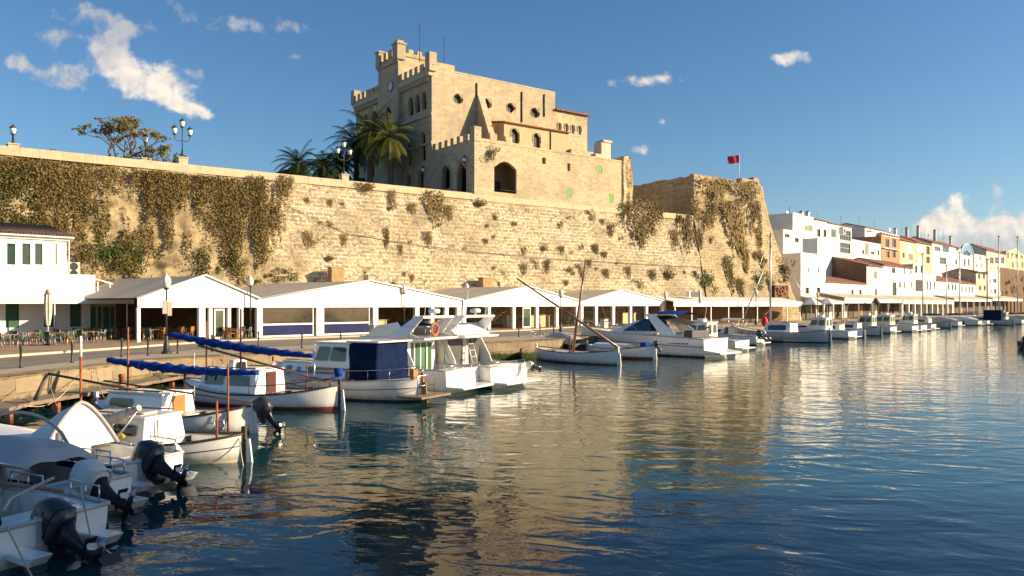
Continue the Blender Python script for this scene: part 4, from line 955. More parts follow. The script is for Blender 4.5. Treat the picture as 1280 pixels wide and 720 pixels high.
t1_ = G.t(1278)-t0; MB(T).prism([(0,-.15,zt),(t1_,-.15,zt),(t1_*.55,-.15,zt+2.7)], (0,.5,0)).build('pediment', yel, h)
for z_ in (zt-.1, G.z(1268,337)): MB(T).box(-.05, L, -.18, .03, z_-.12, z_+.12).build('cornice', cr, h)
# roof ridges behind and chimneys, each on its own
def chimney(px, ytop, ybot, yoff, label, m=None):
    G = Frame(*UR.p(0, yoff)[:2], UR.v.x, UR.v.y); d = G.d(px); t = G.t(px); z0, z1 = G.z(px, ybot)-2.5, G.z(px, ytop)
    c = thing('chimney', label, 'chimney', G.p(t, 0, z0), G.rz); w = .42; H = z1-z0
    MB().box(-w,w,-w,w,0,H-.45).build('stack', m or beige, c); MB().box(-w-.12,w+.12,-w-.12,w+.12,H-.45,H-.3).build('ledge', m or beige, c); MB().box(-w*.8,w*.8,-w*.8,w*.8,H-.3,H).build('chimney_cap', iron, c)
house(UR, 'tiled_house', 'long house behind the orange and ochre ones, only its red tiled roof showing', 1107, 1164, 297, ZU-4, 14, oc, [], 'mono', yoff=12.5, ridge=3.2)
for px, a, c, yo, l, m in ((1119,285,297,5,'wide white chimney above the orange house',wv),(1133.5,284,297,5,'beige chimney above the pale ochre house',None),(1147.5,282,300,5,'tall beige chimney at the left end of the red tiled roof over the roller blinds',None),(1168.5,287,301,5,'thick stone chimney above the tall white upper house',None),(1188,295,305,5,'small far chimney on the white upper house roof',None),(1001.5,263.5,270,4,'pale chimney by the roof aerial right of the bastion',wo),(1009.3,264,274,4,'thin white flue above the grey bays',wv)):
    chimney(px, a, c, yo, l, m)
def aerial(px, ytop, yoff, label, dish=False, ybot=None):
    G = Frame(*UR.p(0, yoff)[:2], UR.v.x, UR.v.y); z1 = G.z(px, ytop); z0 = G.z(px, ytop+13)
    o = thing('roof_aerial' if not dish else 'satellite_dish', label, 'aerial' if not dish else 'satellite dish', G.p(G.t(px), 0, z0), G.rz, 'aerials and dishes on the upper houses'); H = z1-z0
    MB().tube([(0,0,0),(0,0,H if not dish else H*.6)], .045, 5).build('mast', iron, o)
    if dish: MB().grid(lambda u, v: ((u-.5)*1.1, -.25+.5*((u-.5)**2+(v-.5)**2), H*.6+(v-.5)*1.2), 6, 6).build('dish', wpaint, o)
    else:
        b = MB()
        for k in range(4): b.tube([(-.5+.08*k,-.1,H-.15-.3*k),(.5-.08*k,.1,H-.15-.3*k)], .03, 4)
        b.tube([(0,0,H-.1),(0,0,H-1.2)], .035, 4); b.build('antenna_rods', iron, o)
for px, yt, yo, lb, ds in ((987,258,3,'thin aerial on the stepped white house by the bastion',0),(1022,266,4,'aerial above the cream house with two balcony doors',0),(1051,270,4,'aerial above the green shutter house',0),(1074,270,7,'aerial over the blank grey side wall',0),(1093,274,8,'small aerial above the narrow white top storey',0),(1127,279,8,'aerial between the white and beige chimneys',0),(1156,284,8,'aerial right of the tall beige chimney',0),(1179,288,5,'aerial on the upper white house with the glazed gallery',0),(1227,300,4,'aerial over the stepped gable house',0),(1244,300,4,'aerial above the beige house with three wide windows',0),
  (984,262,2,'white satellite dish on the stepped house beside the bastion',1),(1112,282,7,'white satellite dish above the orange house',1),(1160,289,7,'white satellite dish on the red tiled roof',1)): aerial(px, yt, yo, lb, ds)
rk = thing('cabinet_box', 'white flue box on the lower terrace beside the bastion', 'box', UR.p(UR.t(999), -10, 20), UR.rz); MB().box(-.8,.8,-.5,.5,0,1.6).build('casing', wpaint, rk, bevel=.03); MB().box(-.6,.6,-.53,-.5,.2,1.2).build('grille', iron, rk)

# flat-roofed restaurant sheds along the waterfront
SF = Frame(*FR.p(0, -4.6)[:2], FR.v.x, FR.v.y)
for i, (a, c, yt, yb, l) in enumerate([(1031,1055,377,380,'small flat shed roof under the white cube house, over pale doors'),(1056,1092,372.5,379,'wide white awning over dark doors in front of the gabled house'),(1093,1128,374,378.5,'long white awning right of the brown parasol'),(1129,1192,374.5,380,'long shed with cream fascia on stone pillars, below the loggia'),(1193,1240,373.5,376.5,'long shed with white fascia at the far right of the quay'),(1241,1278,373,376,'farthest shed roof along the quay, under the stone bank')]):
    t0, t1 = SF.t(a), SF.t(c); zf, zt = SF.z(a, yb), SF.z(a, yt)
    s = thing('waterfront_shed', l, 'shed', SF.p(t0,0,1.42), SF.rz); L = t1-t0; zf -= 1.42; zt -= 1.42
    MB().box(0,L,0,.12,zf,zt).build('fascia', pvc if i in (1,2,4) else wo, s)
    MB().prism([(0,-.1,zt),(0,4.4,zt+.9),(0,4.4,zt+1.0),(0,-.1,zt+.1)], (L,0,0)).build('shed_roof', mat('shed_roof_cloth', (.5,.44,.34), .85, .15, .6, dirt=.3), s)
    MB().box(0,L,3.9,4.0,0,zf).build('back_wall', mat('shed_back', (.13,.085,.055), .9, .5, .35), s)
    n_ = max(2, int(L/(5, 7, 8, 4.4, 6, 5.4)[i]))
    for k in range(n_+1): x = .2+(L-.4)*k/n_; pw = (.12,.08,.08,.32,.14,.18)[i]; MB().box(x-pw,x+pw,.15,.15+2*pw,0,zf).build('pillar', (wpaint,alu,alu,cr,wpaint,dwood)[i], s)
    for k in range(n_):
        x = L*(k+.5)/n_
        if rnd.random() < .7: MB().box(x-.9,x+.4,3.8,3.88,0,2.3).build('door', rnd.choice([wpaint, greensh, owood, cr]), s)
# small white parasols by the bastion foot and brown parasol
def parasol(px, d, w, z0, z1, label, m):
    p = at(px, d, z=1.42); o = thing('parasol', label, 'parasol', p); r = w*d/FPX/2
    MB().tube([(0,0,0),(0,0,z1-1.42)], .035, 6).build('pole', wpaint, o)
    n=8; rim = [(r*math.cos(2*math.pi*i/n), r*math.sin(2*math.pi*i/n), z0-1.42) for i in range(n)]; low = [(x,y,z-.2) for x,y,z in rim]
    b = MB().loft([low, rim, [(x*.03,y*.03,z1-1.42) for x,y,_ in rim]], smooth=False, cap=False); b.build('canopy', m, o)
parasol(1014, 124, 26, 4.1, 5.1, 'white square-edged parasol at the right end of the long flat awning', pvc)
parasol(1034, 128, 26, 4.2, 5.0, 'white parasol in front of the white cube house', pvc)
parasol(1095, 150, 10, 4.4, 5.3, 'brown parasol standing before the waterfront awnings', mat('brown_cloth', (.12,.06,.05), .8))
# ================================================================== LAMPS, BOLLARDS, FLAG
def quay_lamp(p, h, label, sign=False):
    o = thing('street_lamp', label, 'street lamp', p, .9, 'globe lamps along the quay')
    MB().lathe([(.26,0),(.26,.1),(.16,.14),(.15,.5),(.10,.62),(.09,.9),(.07,.95)], n=10).build('lamp_base', iron, o)
    MB().tube([(0,0,.9),(0,0,h*.55),(0,0,h-.55)], [.055,.05,.04], 8).lathe([(.1,0),(.1,.08)], (0,0,h*.5), 8).lathe([(.03,0),(.13,.08),(.15,.12)], (0,0,h-.6), 10).build('pole', iron, o)
    MB().lathe([(.12,h-.48),(.2,h-.35),(.24,h-.15),(.21,h+.03),(.1,h+.16),(.04,h+.22),(.03,h+.34)], n=12).build('globe', globe_m, o)
    if sign:
        MB().box(-.26,.0,-.09,-.06,h-1.85,h-1.15).box(.02,.26,-.09,-.06,h-1.95,h-1.2).build('sign_plate', mat('back_of_sign', (.3,.25,.2), .6), o)
    return o
for px, yb, yt, lb, sg in ((208,442,343,'dark globe lamp with two small sign plates, nearest on the quay edge', True), (313,425,345,'globe lamp in front of the valley between first two tents', False), (505,417.5,356,'globe lamp between the two flybridge boats and the wide tent', False), (583.5,409,354,'globe lamp before the gap between the wide tent and narrow-door tent', False), (701,417,361,'globe lamp just left of the upright wooden mast', False), (831.5,409,364,'globe lamp at the right corner of the farthest tent', False)):
    p = onquay(px, yb); h = (yb-yt)/FPX*p.y-.25; quay_lamp(p, h, lb, sg)
for px, d, lb in ((945,100,'globe lamp before the long awning, beside the slanting spar'),(1022,118,'globe lamp in front of the white cube house'),):
    quay_lamp(at(px, d, z=1.42), 4.2, lb)
bol = None
for px, py in ((26,460),(90,453.5),(152,446),(185,444.5),(222,442),(265,439.5),(323,433),(377.5,435.5),(426,430.5),(648.5,421),(675,418),(692,417),(600,424),(540,428),(740,414),(762,412)):
    p = onquay(px, py)
    if bol is None:
        bol = thing('bollard', 'slim dark iron bollard along the road edge', 'bollard', p, 0, 'bollards along the quay road')
        MB().lathe([(.075,0),(.075,.06),(.05,.1),(.045,.78),(.065,.8),(.065,.86),(.04,.95)], n=8).build('shaft', iron, bol)
    else: copy_tree(bol).location = p
# wall lamps on the ramparts
def lantern(b, gl, c):
    x, y, z = c
    b.lathe([(.05,z-.42),(.1,z-.36),(.2,z-.3),(.2,z-.27)], (x,y,0), 8); b.lathe([(.29,z+.22),(.3,z+.26),(.18,z+.4),(.06,z+.48),(.03,z+.62)], (x,y,0), 8)
    gl.lathe([(.17,z-.27),(.27,z+.22)], (x,y,0), 8)
def rampart_lamp(x, label, h=3.5, triple=True, y=.35):
    o = thing('rampart_lamp', label, 'street lamp', CW.p(x, y, 17.45), CW.rz, 'lamps on top of the fortress wall')
    MB().box(-.42,.42,-.42,.42,0,.62).box(-.5,.5,-.5,.5,.62,.74).build('plinth', mat('coping_stone'), o, bevel=.03)
    b = MB(); g = MB(); b.lathe([(.2,.74),(.2,.85),(.1,.95),(.08,1.5)], n=8); b.tube([(0,0,1.4),(0,0,h-.4)], .05, 8)
    MB_l = [(0,0,h)]+([(.72,0,h-.75),(-.72,0,h-.75)] if triple else [])
    for s in ((1,-1) if triple else ()): b.tube([(0,0,h-1.6),(s*.35,0,h-1.72),(s*.68,0,h-1.5),(s*.72,0,h-1.15)], .035, 6)
    b.build('pole', iron, o)
    for c in MB_l:
        b = MB(); g = MB(); lantern(b, g, c); lf = b.build('lantern', iron, o); g.build('lantern_glass', globe_m, lf)
rampart_lamp(CW.t(229), 'three-lantern lamp on plinth, left, to the right of the umbrella-shaped tree', 4.0)
rampart_lamp(CW.t(431.5), 'three-lantern lamp on plinth in front of the dark palms', 4.0)
rampart_lamp(CW.t(20), 'single lantern standing alone at the far left of the wall top', 1.9, False, 2.5)
rampart_lamp(CW.t(191), 'single lantern beside the pruned bare trees on the wall top', 2.6, False, 3.0)
for px, py, lb in ((584,200,'black wall lantern on the crenellated terrace beside the column'),(532.5,213,'black lantern beside the lower left door of the town hall')):
    f = BL if px > 540 else LF; p = f.p(f.t(px), -.45, f.z(px, py))
    o = thing('wall_lantern', lb, 'lantern', p, f.rz); b = MB(); g = MB(); lantern(b, g, (0,0,0)); b.tube([(0,0,-.4),(0,.2,-.75),(0,.45,-.8)], .03, 5); b.build('lantern', iron, o); g.build('lantern_glass', globe_m, o)
# flag
p = CW.p(CW.t(931.5)+.6, 1.6, 23.2); fl = thing('flag_pole', 'slim white flagpole standing on the bastion top', 'flagpole', p)
H = (HZ-193.5)/FPX*p.y+CZ-23.2
MB().tube([(0,0,0),(0,0,H)], [.05,.035], 6).build('pole', wpaint, fl); MB().sphere((0,0,H), .08, 8).build('finial', wpaint, fl)
o = MB().grid(lambda u, v: (-.06-1.9*u, .14*math.sin(u*9+v*1.5)*u, H-.1-1.25*v-.18*u*u+.05*math.sin(u*8)), 24, 10).build('flag', red, None)
o.location = p; tag(o, 'red flag flying to the left from the white pole on the bastion', 'flag')
so = o.modifiers.new('cloth', 'SOLIDIFY'); so.thickness = .012
# white box unit at the foot of the bastion
bx = thing('vent_unit', 'dark louvred unit with white end on the awning roof below the bastion', 'vent', at(867, 112.2, z=5.0), AF.rz)
MB().box(-.95,.95,-.3,.3,0,.75).build('casing', mat('grey_unit', (.12,.11,.10), .6), bx, bevel=.03); MB().box(-1.2,-.96,-.32,.32,-.02,.8).build('end_panel', wpaint, bx)
b = MB()
for k in range(5): b.box(-.85,.85,-.34,-.3,.08+.13*k,.14+.13*k)
b.build('louvre', iron, bx)
for px, py, lb in ((588,356,'small brown cabinet on the wall behind the globe lamp by the tent gap'),(404,344,'small ochre utility hut on the rocks above the wide tent roof')):
    s = CW.t(px); d = CW.d(px); z = CZ+(HZ-py)/FPX*(d-3); o = thing('utility_box', lb, 'cabinet', CW.p(s, -3.2, z-.7), CW.rz)
    MB().box(-.7,.7,-.5,.5,0,1.5).build('casing', mat('ochre_box', (.36,.24,.1), .8, .15), o, bevel=.03); MB().box(-.78,.78,-.58,.58,1.5,1.58).build('lid', kerbm, o)

# ================================================================== PLANTS
def leafcloud(b, pts, size, r, m=0, droop=0.):
    for p in pts:
        s = size*r.uniform(.6,1.3); n = Vector((r.gauss(0,1), r.gauss(0,1)-.5, r.gauss(0,.8)+.3)).normalized(); a = n.orthogonal().normalized()
        a = (Matrix.Rotation(r.uniform(0,6.28), 3, n) @ a); c = n.cross(a); 
        if droop: a = (a+Vector((0,0,-droop))).normalized(); c = n.cross(a).normalized()
        p = Vector(p); b.add([p-a*s-c*s*.45, p-a*s*.2+c*-.6*s, p+a*s, p+c*s*.5], [(0,1,2,3)], m)
    return b
HANG = []
for k in range(6):                               # six drooping clumps, unit size about 1 x 1 metre, hanging from the origin
    r = random.Random(20+k); b = MB(); pts = []
    st = [(r.uniform(-.42,.42), r.uniform(.45,1.0)) for _ in range(14)]
    for i in range(520):
        sx, sl_ = r.choice(st); t = r.random()**.8
        w = .05+.10*math.sin(math.pi*min(1,t*1.3))
        pts.append((sx*(1-.35*t)+r.gauss(0,w*.7), -.03-abs(r.gauss(0,.16))*(1-.5*t), -t*sl_+r.uniform(-.04,.05)+.03))
    leafcloud(b, pts, .05, r, droop=.9); HANG.append(b)
BUSH = []
for k in range(4):
    r = random.Random(50+k); b = MB(); pts = []
    lob = [(r.gauss(0,.22), r.gauss(0,.15)-.12, r.gauss(0,.2), r.uniform(.14,.26)) for _ in range(9)]
    for i in range(420):
        x, y, z, q = r.choice(lob); v = Vector((r.gauss(0,1), r.gauss(0,1), r.gauss(0,1))).normalized()*q*r.uniform(.6,1.1); pts.append((x+v.x, y+v.y, z+v.z))
    leafcloud(b, pts, .055, r); BUSH.append(b)
LM = {'b': brownleaf, 'o': oliveleaf, 'g': greenleaf}; PROTO = {}
def clump(kind, k, m, loc, sx, sz, rz, label, group, name='hanging_shrub', sy=None):
    key = (kind, k, m)
    if key not in PROTO:
        o = (HANG if kind == 'h' else BUSH)[k].build(name, LM[m]); PROTO[key] = o.data
    else: o = link(bpy.data.objects.new(name, PROTO[key]))
    o.location = loc; o.scale = (sx, sy or min(sx*.6, 1.4), sz); o.rotation_euler = (0,0,rz); tag(o, label, 'shrub', group); return o
def wall_y(z): return -3.0*max(0, 1-(z-1.2)/15.5)
COLN = {'b': 'dry brown', 'o': 'olive brown', 'g': 'green'}
def wall_clump(px, py, w, h, kind, m, label=None, group=None):
    """px, py: middle of the clump as seen; sits on the sloping wall face"""
    y = -1.5
    for _ in range(4):
        F = Frame(*CW.p(0, y)[:2], .8, .6); d = F.d(px); z = F.z(px, py); y = wall_y(z)
    s = d/FPX; x = F.t(px); fx = 1.0/max(.35, (.8+ (px-640)/FPX*-.6))
    ph = py-h/2 if kind == 'h' else py; z = F.z(px, ph); zz = max(0, wall_y(z)-y)
    hh = h*s; loc = F.p(x, zz-.12, z)
    o = clump(kind, rnd.randrange(6 if kind == 'h' else 4), m, loc, w*s*fx*.92, hh*1.12, CW.rz, label, group)
    if kind == 'h': o.rotation_euler = (R(-10.5), 0, CW.rz)
    return o
NM = {
 (455,236):'wide flat dry shrub under the wall top, right of the palms',(543,262):'big dry brown shrub hanging on the wall left of the bastion house',(490,252):'narrow dry shrub trailing below the town hall palms',
 (483,298):'thin dry shrub low on the wall, below the trailing one under the palms',(598,254):'olive shrub hugging the wall just under the open loggia arch',(803,279):'large dry brown curtain of shrub left of the bastion shoulder',
 (779,268):'dry shrub under the lowest green shutter',(855,292):'dry brown shrub curtain left of the bastion edge',(881,352):'green bush low on the bastion above the louvred unit',(911,345):'long dark trailing shrub low on the bastion, left of the round bush',
 (945,350):'round green bush low on the bastion beside the tall boat mast',(978,338):'round olive bush on the right corner of the bastion above the relief panel',(905,232):'upright green bush on the bastion top rim',(888,240):'dry shrub mass at the bastion top left corner',
 (931,243):'dry shrub mass under the flagpole',(878,274):'broad dry shrub in the upper middle of the bastion face',(915,286):'longest dry shrub curtain in the middle of the bastion face',(940,272):'dry shrub near the bastion right edge below the flag'}
big_ = [(455,236,30,12,'h','b'),(543,262,30,42,'h','b'),(490,252,11,28,'h','b'),(483,298,10,26,'h','b'),(598,254,18,14,'b','o'),(803,279,48,52,'h','b'),(779,268,14,30,'h','o'),(855,292,20,46,'h','b'),
 (881,352,20,32,'b','g'),(911,345,13,44,'h','o'),(945,350,17,24,'b','g'),(978,338,19,28,'b','o'),(905,232,12,18,'b','g'),(888,240,40,34,'h','b'),(931,243,38,30,'h','b'),(878,274,34,26,'h','b'),(915,286,30,62,'h','b'),(940,272,18,40,'h','b')]
for c in big_: wall_clump(*c, label=NM[(c[0],c[1])], group='large shrubs on the fortress wall and bastion')
more = [(385,300,14,20,'h','b','dry shrub on the bare rock right of the ivy mass'),(357,232,24,22,'h','b','dry shrub under the wall top left of the palms'),(320,232,34,22,'h','b','broad dry shrub right of the ivy mass, under the coping'),(340,264,20,20,'b','b','scattered dry shrub mid wall between ivy and palms'),
 (345,348,20,10,'b','o','low olive shrub on rocks behind the first tent gable'),(362,345,18,14,'b','g','green bush on rocks beside the ochre hut'),(318,352,20,10,'b','o','low shrub on rocks above the first tent ridge'),(272,336,10,12,'b','g','small round green bush low on the rock wall'),
 (655,336,10,14,'h','b','dry tuft on the wall above the narrow-door tent'),(682,334,9,17,'h','b','dry tuft right of the narrow-door tent ridge'),(757,343,9,14,'h','b','dry tuft over the farthest tent'),(784,341,9,16,'h','b','dry tuft right of the farthest tent peak'),(815,345,10,15,'h','o','olive tuft above the farthest tent right corner'),
 (835,342,16,22,'b','b','round dry shrub above the last tent lamp'),(948,300,10,30,'h','b','narrow dry shrub high on the bastion right side'),(922,312,12,34,'h','b','dark dry shrub in the lower middle of the bastion'),(951,326,10,20,'h','b','small dry shrub left of the bastion right edge'),(930,322,16,40,'h','b','dry shrub above the slanting spar'),
 (924,362,12,26,'h','o','olive shrub low on the bastion beside the mast'),(960,352,14,22,'b','b','dry shrub between mast and relief panel'),(872,300,14,24,'h','b','dry shrub right of the bastion shoulder'),(820,268,18,28,'h','o','olive shrub at the right end of the large brown curtain'),(762,284,12,12,'b','b','dry shrub under the green shutters'),
 (612,192,16,17,'b','o','olive bush growing on the bastion house battlement'),(865,262,10,24,'h','b','dry trailing shrub at the bastion shoulder'),(900,262,40,22,'h','b','dense dry shrub below the bastion rim'),(843,300,12,26,'h','b','dry shrub left of the dry curtain by the bastion edge'),(735,330,8,12,'h','b','dry tuft above the upright wooden mast'),
 (535,300,12,20,'h','b','dry shrub below the big brown one, over the wide tent'),(412,322,14,12,'b','b','small dry shrub above the ochre hut'),(430,300,12,14,'h','b','dry shrub mid wall right of the bare rock'),(560,268,14,22,'h','b','dry shrub touching the big brown one on its right'),(515,262,12,16,'h','b','dry shrub left of the big brown one'),
 (800,300,14,30,'h','b','dry trailing end beneath the large brown curtain'),(700,280,8,10,'b','b','dry tuft under the green shutter in the wall'),(132,318,46,40,'b','g','large green bush on the rock right of the café upper storey'),(166,322,30,38,'b','g','tall green bush on the rock above the grey tent roof'),(105,322,30,30,'b','o','olive bush on the rock beside the café air conditioner')]
for c in more:
    o = wall_clump(*c[:6], label=c[6], group='medium shrubs on the fortress wall and bastion')
    if c[0] == 612: o.location = CW.p(CW.t(612), -.1, CW.z(612,192)); o.rotation_euler = (0,0,CW.rz)
r2 = random.Random(5)
for i in range(90):
    px = r2.uniform(300, 960); lo = 262 if px > 590 else 245; py = r2.uniform(lo+(6 if px < 860 else -20), 362); s = r2.uniform(3, 7.5)
    wall_clump(px, py, s*r2.uniform(.9,1.5), s*r2.uniform(1,2.0), r2.choice('hhb'), r2.choice('bbbo'), 'small dry tuft rooted between the stones of the wall', 'small tufts on the fortress wall')
# the dense curtain on the left end: nobody could count its plants
r3 = random.Random(11); pts = [[], []]
def cover(x, z):
    st = noise.fractal(Vector((x*.62, z*.10, 3)), .7, 2.1, 5)*.95+noise.fractal(Vector((x*.16, z*.2, 8)), .9, 2, 3)*.5
    f = st+.10-.95*max(0, (x+30)/9)+.05*(z-10.5)+.22*max(0, min(1, (z-11.5)/3))*(x < -24)
    if x < -42: f += .16
    return f
n_ = 0
while len(pts[0])+len(pts[1]) < 50000 and n_ < 400000:
    n_ += 1; x = r3.uniform(-58, -19); z = r3.uniform(3.5, 16.5); f = cover(x, z)
    if f < -.08+.85*r3.random()**1.2: continue
    y = wall_y(z)-.3-abs(r3.gauss(0,.13))-.12*max(0,f)
    pts[1 if noise.noise(Vector((x*.22+9, z*.2, 1)))+.06*(9-z)+r3.gauss(0,.25) > .22 else 0].append((x, y, z))
for q, m in ((pts[0], brownleaf), (pts[1], leafmat('mixed_green_foliage', [(.085,.095,.024),(.12,.12,.033),(.15,.105,.042),(.06,.08,.02)]))):
    b = leafcloud(MB(), q, .115, r3, droop=.9); o = b.build('climbing_plants', m); o.location = CW.p(0,0,0); o.rotation_euler = (0,0,CW.rz)
    tag(o, 'dense dry creeper curtain covering the left end of the wall' if m == brownleaf else 'greener creeper patches among the dry curtain at left', 'creeper', kind='stuff')

# ---- trees on the ramparts
def branch(b, p, d, r, L, depth, tips, rr, up=.25):
    pts = [p]; rs = [r]; q = Vector(p); dd = Vector(d)
    for i in range(4):
        dd = (dd+Vector((rr.gauss(0,.16), rr.gauss(0,.16), rr.gauss(0,.1)+up*.2))).normalized(); q = q+dd*L/4; pts.append(q.copy()); rs.append(r*(1-.11*(i+1)))
    b.tube(pts, rs, 6)
    if depth == 0: tips.append(q); return
    for k in range(2 if rr.random() < .55 else 3):
        a = Vector((rr.gauss(0,1), rr.gauss(0,1), rr.gauss(0,.25))).normalized(); branch(b, q, (dd*.8+a*.75).normalized(), r*.58, L*.74, depth-1, tips, rr, up)
def tip_tree(name, label, p, h, seed, depth, spread, leaf, tipr, per, dirs, L, thick=.25):
    o = thing(name, label, 'tree', p); rr = random.Random(seed); b = MB(); tips = []
    b.tube([(0,0,0),(0,0,h*.25)], [thick*1.25, thick], 8)
    for d in dirs: branch(b, Vector((0,0,h*.25)), Vector(d).normalized(), thick*.8, L, depth, tips, rr)
    b.build('trunk', bark, o); c = MB()
    for t in tips:
        ps = []
        for i in range(per):
            v = Vector((rr.gauss(0,1), rr.gauss(0,1), rr.gauss(0,.55)))*tipr*.5; ps.append(t+v+Vector((0,0,.1)))
        leafcloud(c, ps, .17, rr)
    if per: c.build('crown', leaf, o)
    return o
p = at(148, 86, z=16.4)
tip_tree('umbrella_tree', 'spreading umbrella-shaped tree with open crown on the wall top at left', p, 8.5, 4, 3, 1, leafmat('umbrella_foliage', [(.15,.14,.045),(.21,.175,.06),(.18,.13,.055),(.12,.12,.04)]), .46, 26, [(-.75,.1,.75),(.75,-.1,.8),(.1,.5,1),(-.25,-.5,1),(.5,.4,.9)], 2.35, .2)
tip_tree('pruned_tree', 'pruned bare tree with thick stubby limbs beside the single lantern', at(208, 84, z=16.4), 6.0, 9, 1, 1, oliveleaf, .3, 4, [(-.5,0,1),(.5,.2,1),(.9,-.1,.6)], 1.3, .22)
tip_tree('small_tree', 'low thin bare twiggy tree on the wall top, left of the umbrella tree', at(64, 80, z=16.4), 4.2, 12, 2, 1, oliveleaf, .3, 3, [(-.6,0,.5),(.5,.2,.6)], 1.1, .08)
hd = MB(); rr = random.Random(3)
leafcloud(hd, [(rr.gauss(0,1.6), rr.gauss(0,.6), 3.0+abs(rr.gauss(0,.75))+rr.random()*-2) for _ in range(900)], .16, rr)
o = thing('low_tree', 'low round green tree behind the wall between umbrella tree and single lantern', 'tree', at(176, 86, z=16.4)); hd.build('crown', oliveleaf, o); MB().tube([(0,0,0),(.1,0,2.6)], [.16,.1], 6).build('trunk', bark, o)
# ---- palms
def palm(p, h, R_, label, seed, leaf, tr=.34, nf=44, up=1.2):
    o = thing('palm_tree', label, 'palm', p, 0, 'palms beside the town hall'); rr = random.Random(seed)
    b = MB(); lean = rr.uniform(-.3,.3); pts = [(lean*(i/12)**2, 0, h*i/12) for i in range(13)]
    b.tube(pts, [tr*(1.15-.25*i/12+.06*(i%2)) for i in range(13)], 10); top = Vector(pts[-1])
    for i in range(40):
        a = rr.uniform(0,6.28); z = h-rr.uniform(0,1.3); b.tube([(top.x+.25*math.cos(a),.25*math.sin(a),z),(top.x+.5*math.cos(a),.5*math.sin(a),z+.25)], .06, 4)
    b.build('trunk', mat('palm_trunk', (.17,.11,.06), .95, .3, 6, 1, 14), o)
    c = MB()
    for k in range(nf):
        a = 2.4*k+rr.uniform(-.2,.2); el = up*(1-k/nf*1.75)+rr.uniform(-.15,.15); L = R_*rr.uniform(.85,1.12)
        d = Vector((math.cos(a)*math.cos(el), math.sin(a)*math.cos(el), math.sin(el))); q = top.copy(); prev = q.copy(); N = 16
        side = Vector((-math.sin(a), math.cos(a), 0)); pts2 = [q.copy()]
        for i in range(N):
            d = (d+Vector((0,0,-.065-.06*i/N))).normalized(); q = q+d*L/N; pts2.append(q.copy())
            nrm = side.cross(d).normalized()
            if i >= 2:
                ll = .72*R_/3.4*math.sin(math.pi*(.18+.8*i/N))+.1
                for s in (-1, 1):
                    for w_ in (0, .5):
                        base = q-d*L/N*w_; tip = base+side*s*ll*.78+d*ll*.5+nrm*ll*.12+Vector((0,0,-.28*ll+rr.uniform(-.05,.05)))
                        c.add([base-d*.045, base+d*.045, tip], [(0,1,2)], 0)
        c.tube(pts2, [.045*(1-.9*i/N) for i in range(N+1)], 4)
    c.build('crown', leaf, o)
    sk = MB()
    for k in range(26):
        a = rr.uniform(0,6.28); r_ = rr.uniform(.4,.95); sk.tube([top+Vector((.2*math.cos(a),.2*math.sin(a),-.1)), top+Vector((r_*math.cos(a),r_*math.sin(a),-.5)), top+Vector((r_*1.05*math.cos(a),r_*1.05*math.sin(a),-1.5))], .045, 4)
    sk.build('dead_fronds', mat('dead_frond', (.25,.15,.06), .9, .3, 4), o)
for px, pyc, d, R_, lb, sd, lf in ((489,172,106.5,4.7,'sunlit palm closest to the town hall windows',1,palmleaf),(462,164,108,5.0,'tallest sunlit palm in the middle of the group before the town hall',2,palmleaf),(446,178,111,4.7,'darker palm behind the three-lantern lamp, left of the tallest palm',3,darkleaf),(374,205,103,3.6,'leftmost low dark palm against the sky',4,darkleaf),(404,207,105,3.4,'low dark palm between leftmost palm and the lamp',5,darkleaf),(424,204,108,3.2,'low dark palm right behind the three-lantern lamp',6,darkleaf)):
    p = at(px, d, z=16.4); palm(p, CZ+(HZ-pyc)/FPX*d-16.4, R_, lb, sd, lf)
hd = MB(); rr = random.Random(31)
leafcloud(hd, [(rr.uniform(-4.2,4.6), rr.gauss(0,.7), 1+3.6*rr.random()) for _ in range(2600)], .2, rr)
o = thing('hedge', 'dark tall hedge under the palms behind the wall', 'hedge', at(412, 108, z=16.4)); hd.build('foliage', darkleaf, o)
ph = thing('garden_house', 'small beige house with sloping roof peeping over the wall behind the leftmost palm', 'house', at(356, 118, z=16.4), CW.rz)
MB().box(-2.6,2.6,0,5,0,5.6).build('wall', cr, ph); MB().prism([(-2.9,-.3,5.6),(2.9,-.3,5.6),(1.2,-.3,7.6),(-.2,-.3,7.4)], (0,5.6,0)).build('roof', rtiled, ph)
for x in (-1.4,0,1.4): MB().box(x-.35,x+.35,-.03,.0,3.4,4.8).build('window', glass, ph)
sg = thing('round_sign', 'round blue sign at the foot of the palms beside the lamp plinth', 'sign', CW.p(CW.t(441.5), 2.2, 17.6), CW.rz)
MB().tube([(0,0,-1.2),(0,0,1.4)], .04, 6).build('post', iron, sg)
MB().prism([(.45*math.cos(a*math.pi/12), -.05, .75+.5*math.sin(a*math.pi/12)) for a in range(24)], (0,-.03,0)).build('disc', mat('blue_sign', (.06,.14,.42), .5), sg)
b = MB(); b.tube([(-.25,-.1,.6),(0,-.1,.95),(.25,-.1,.75)], .035, 4); b.tube([(-.2,-.1,.85),(.15,-.1,.55)], .03, 4); b.build('symbol', wpaint, sg)

for k, (px, py, w, h, m) in enumerate([(1258,352,9,10,'o'),(1266,362,12,9,'g'),(1274,350,8,12,'b'),(1254,366,7,7,'g'),(1279,360,9,9,'o'),(1268,347,6,5,'b')]):
    d = FR.d(px); s_ = d/FPX; p = FR.p(FR.t(px), -.6, CZ+(HZ-py)/FPX*d)
    clump('b', k%4, m, p, w*s_*1.4, h*s_, FR.rz, 'shrub growing on the brown stone bank at the right edge', 'shrubs on the stone bank')
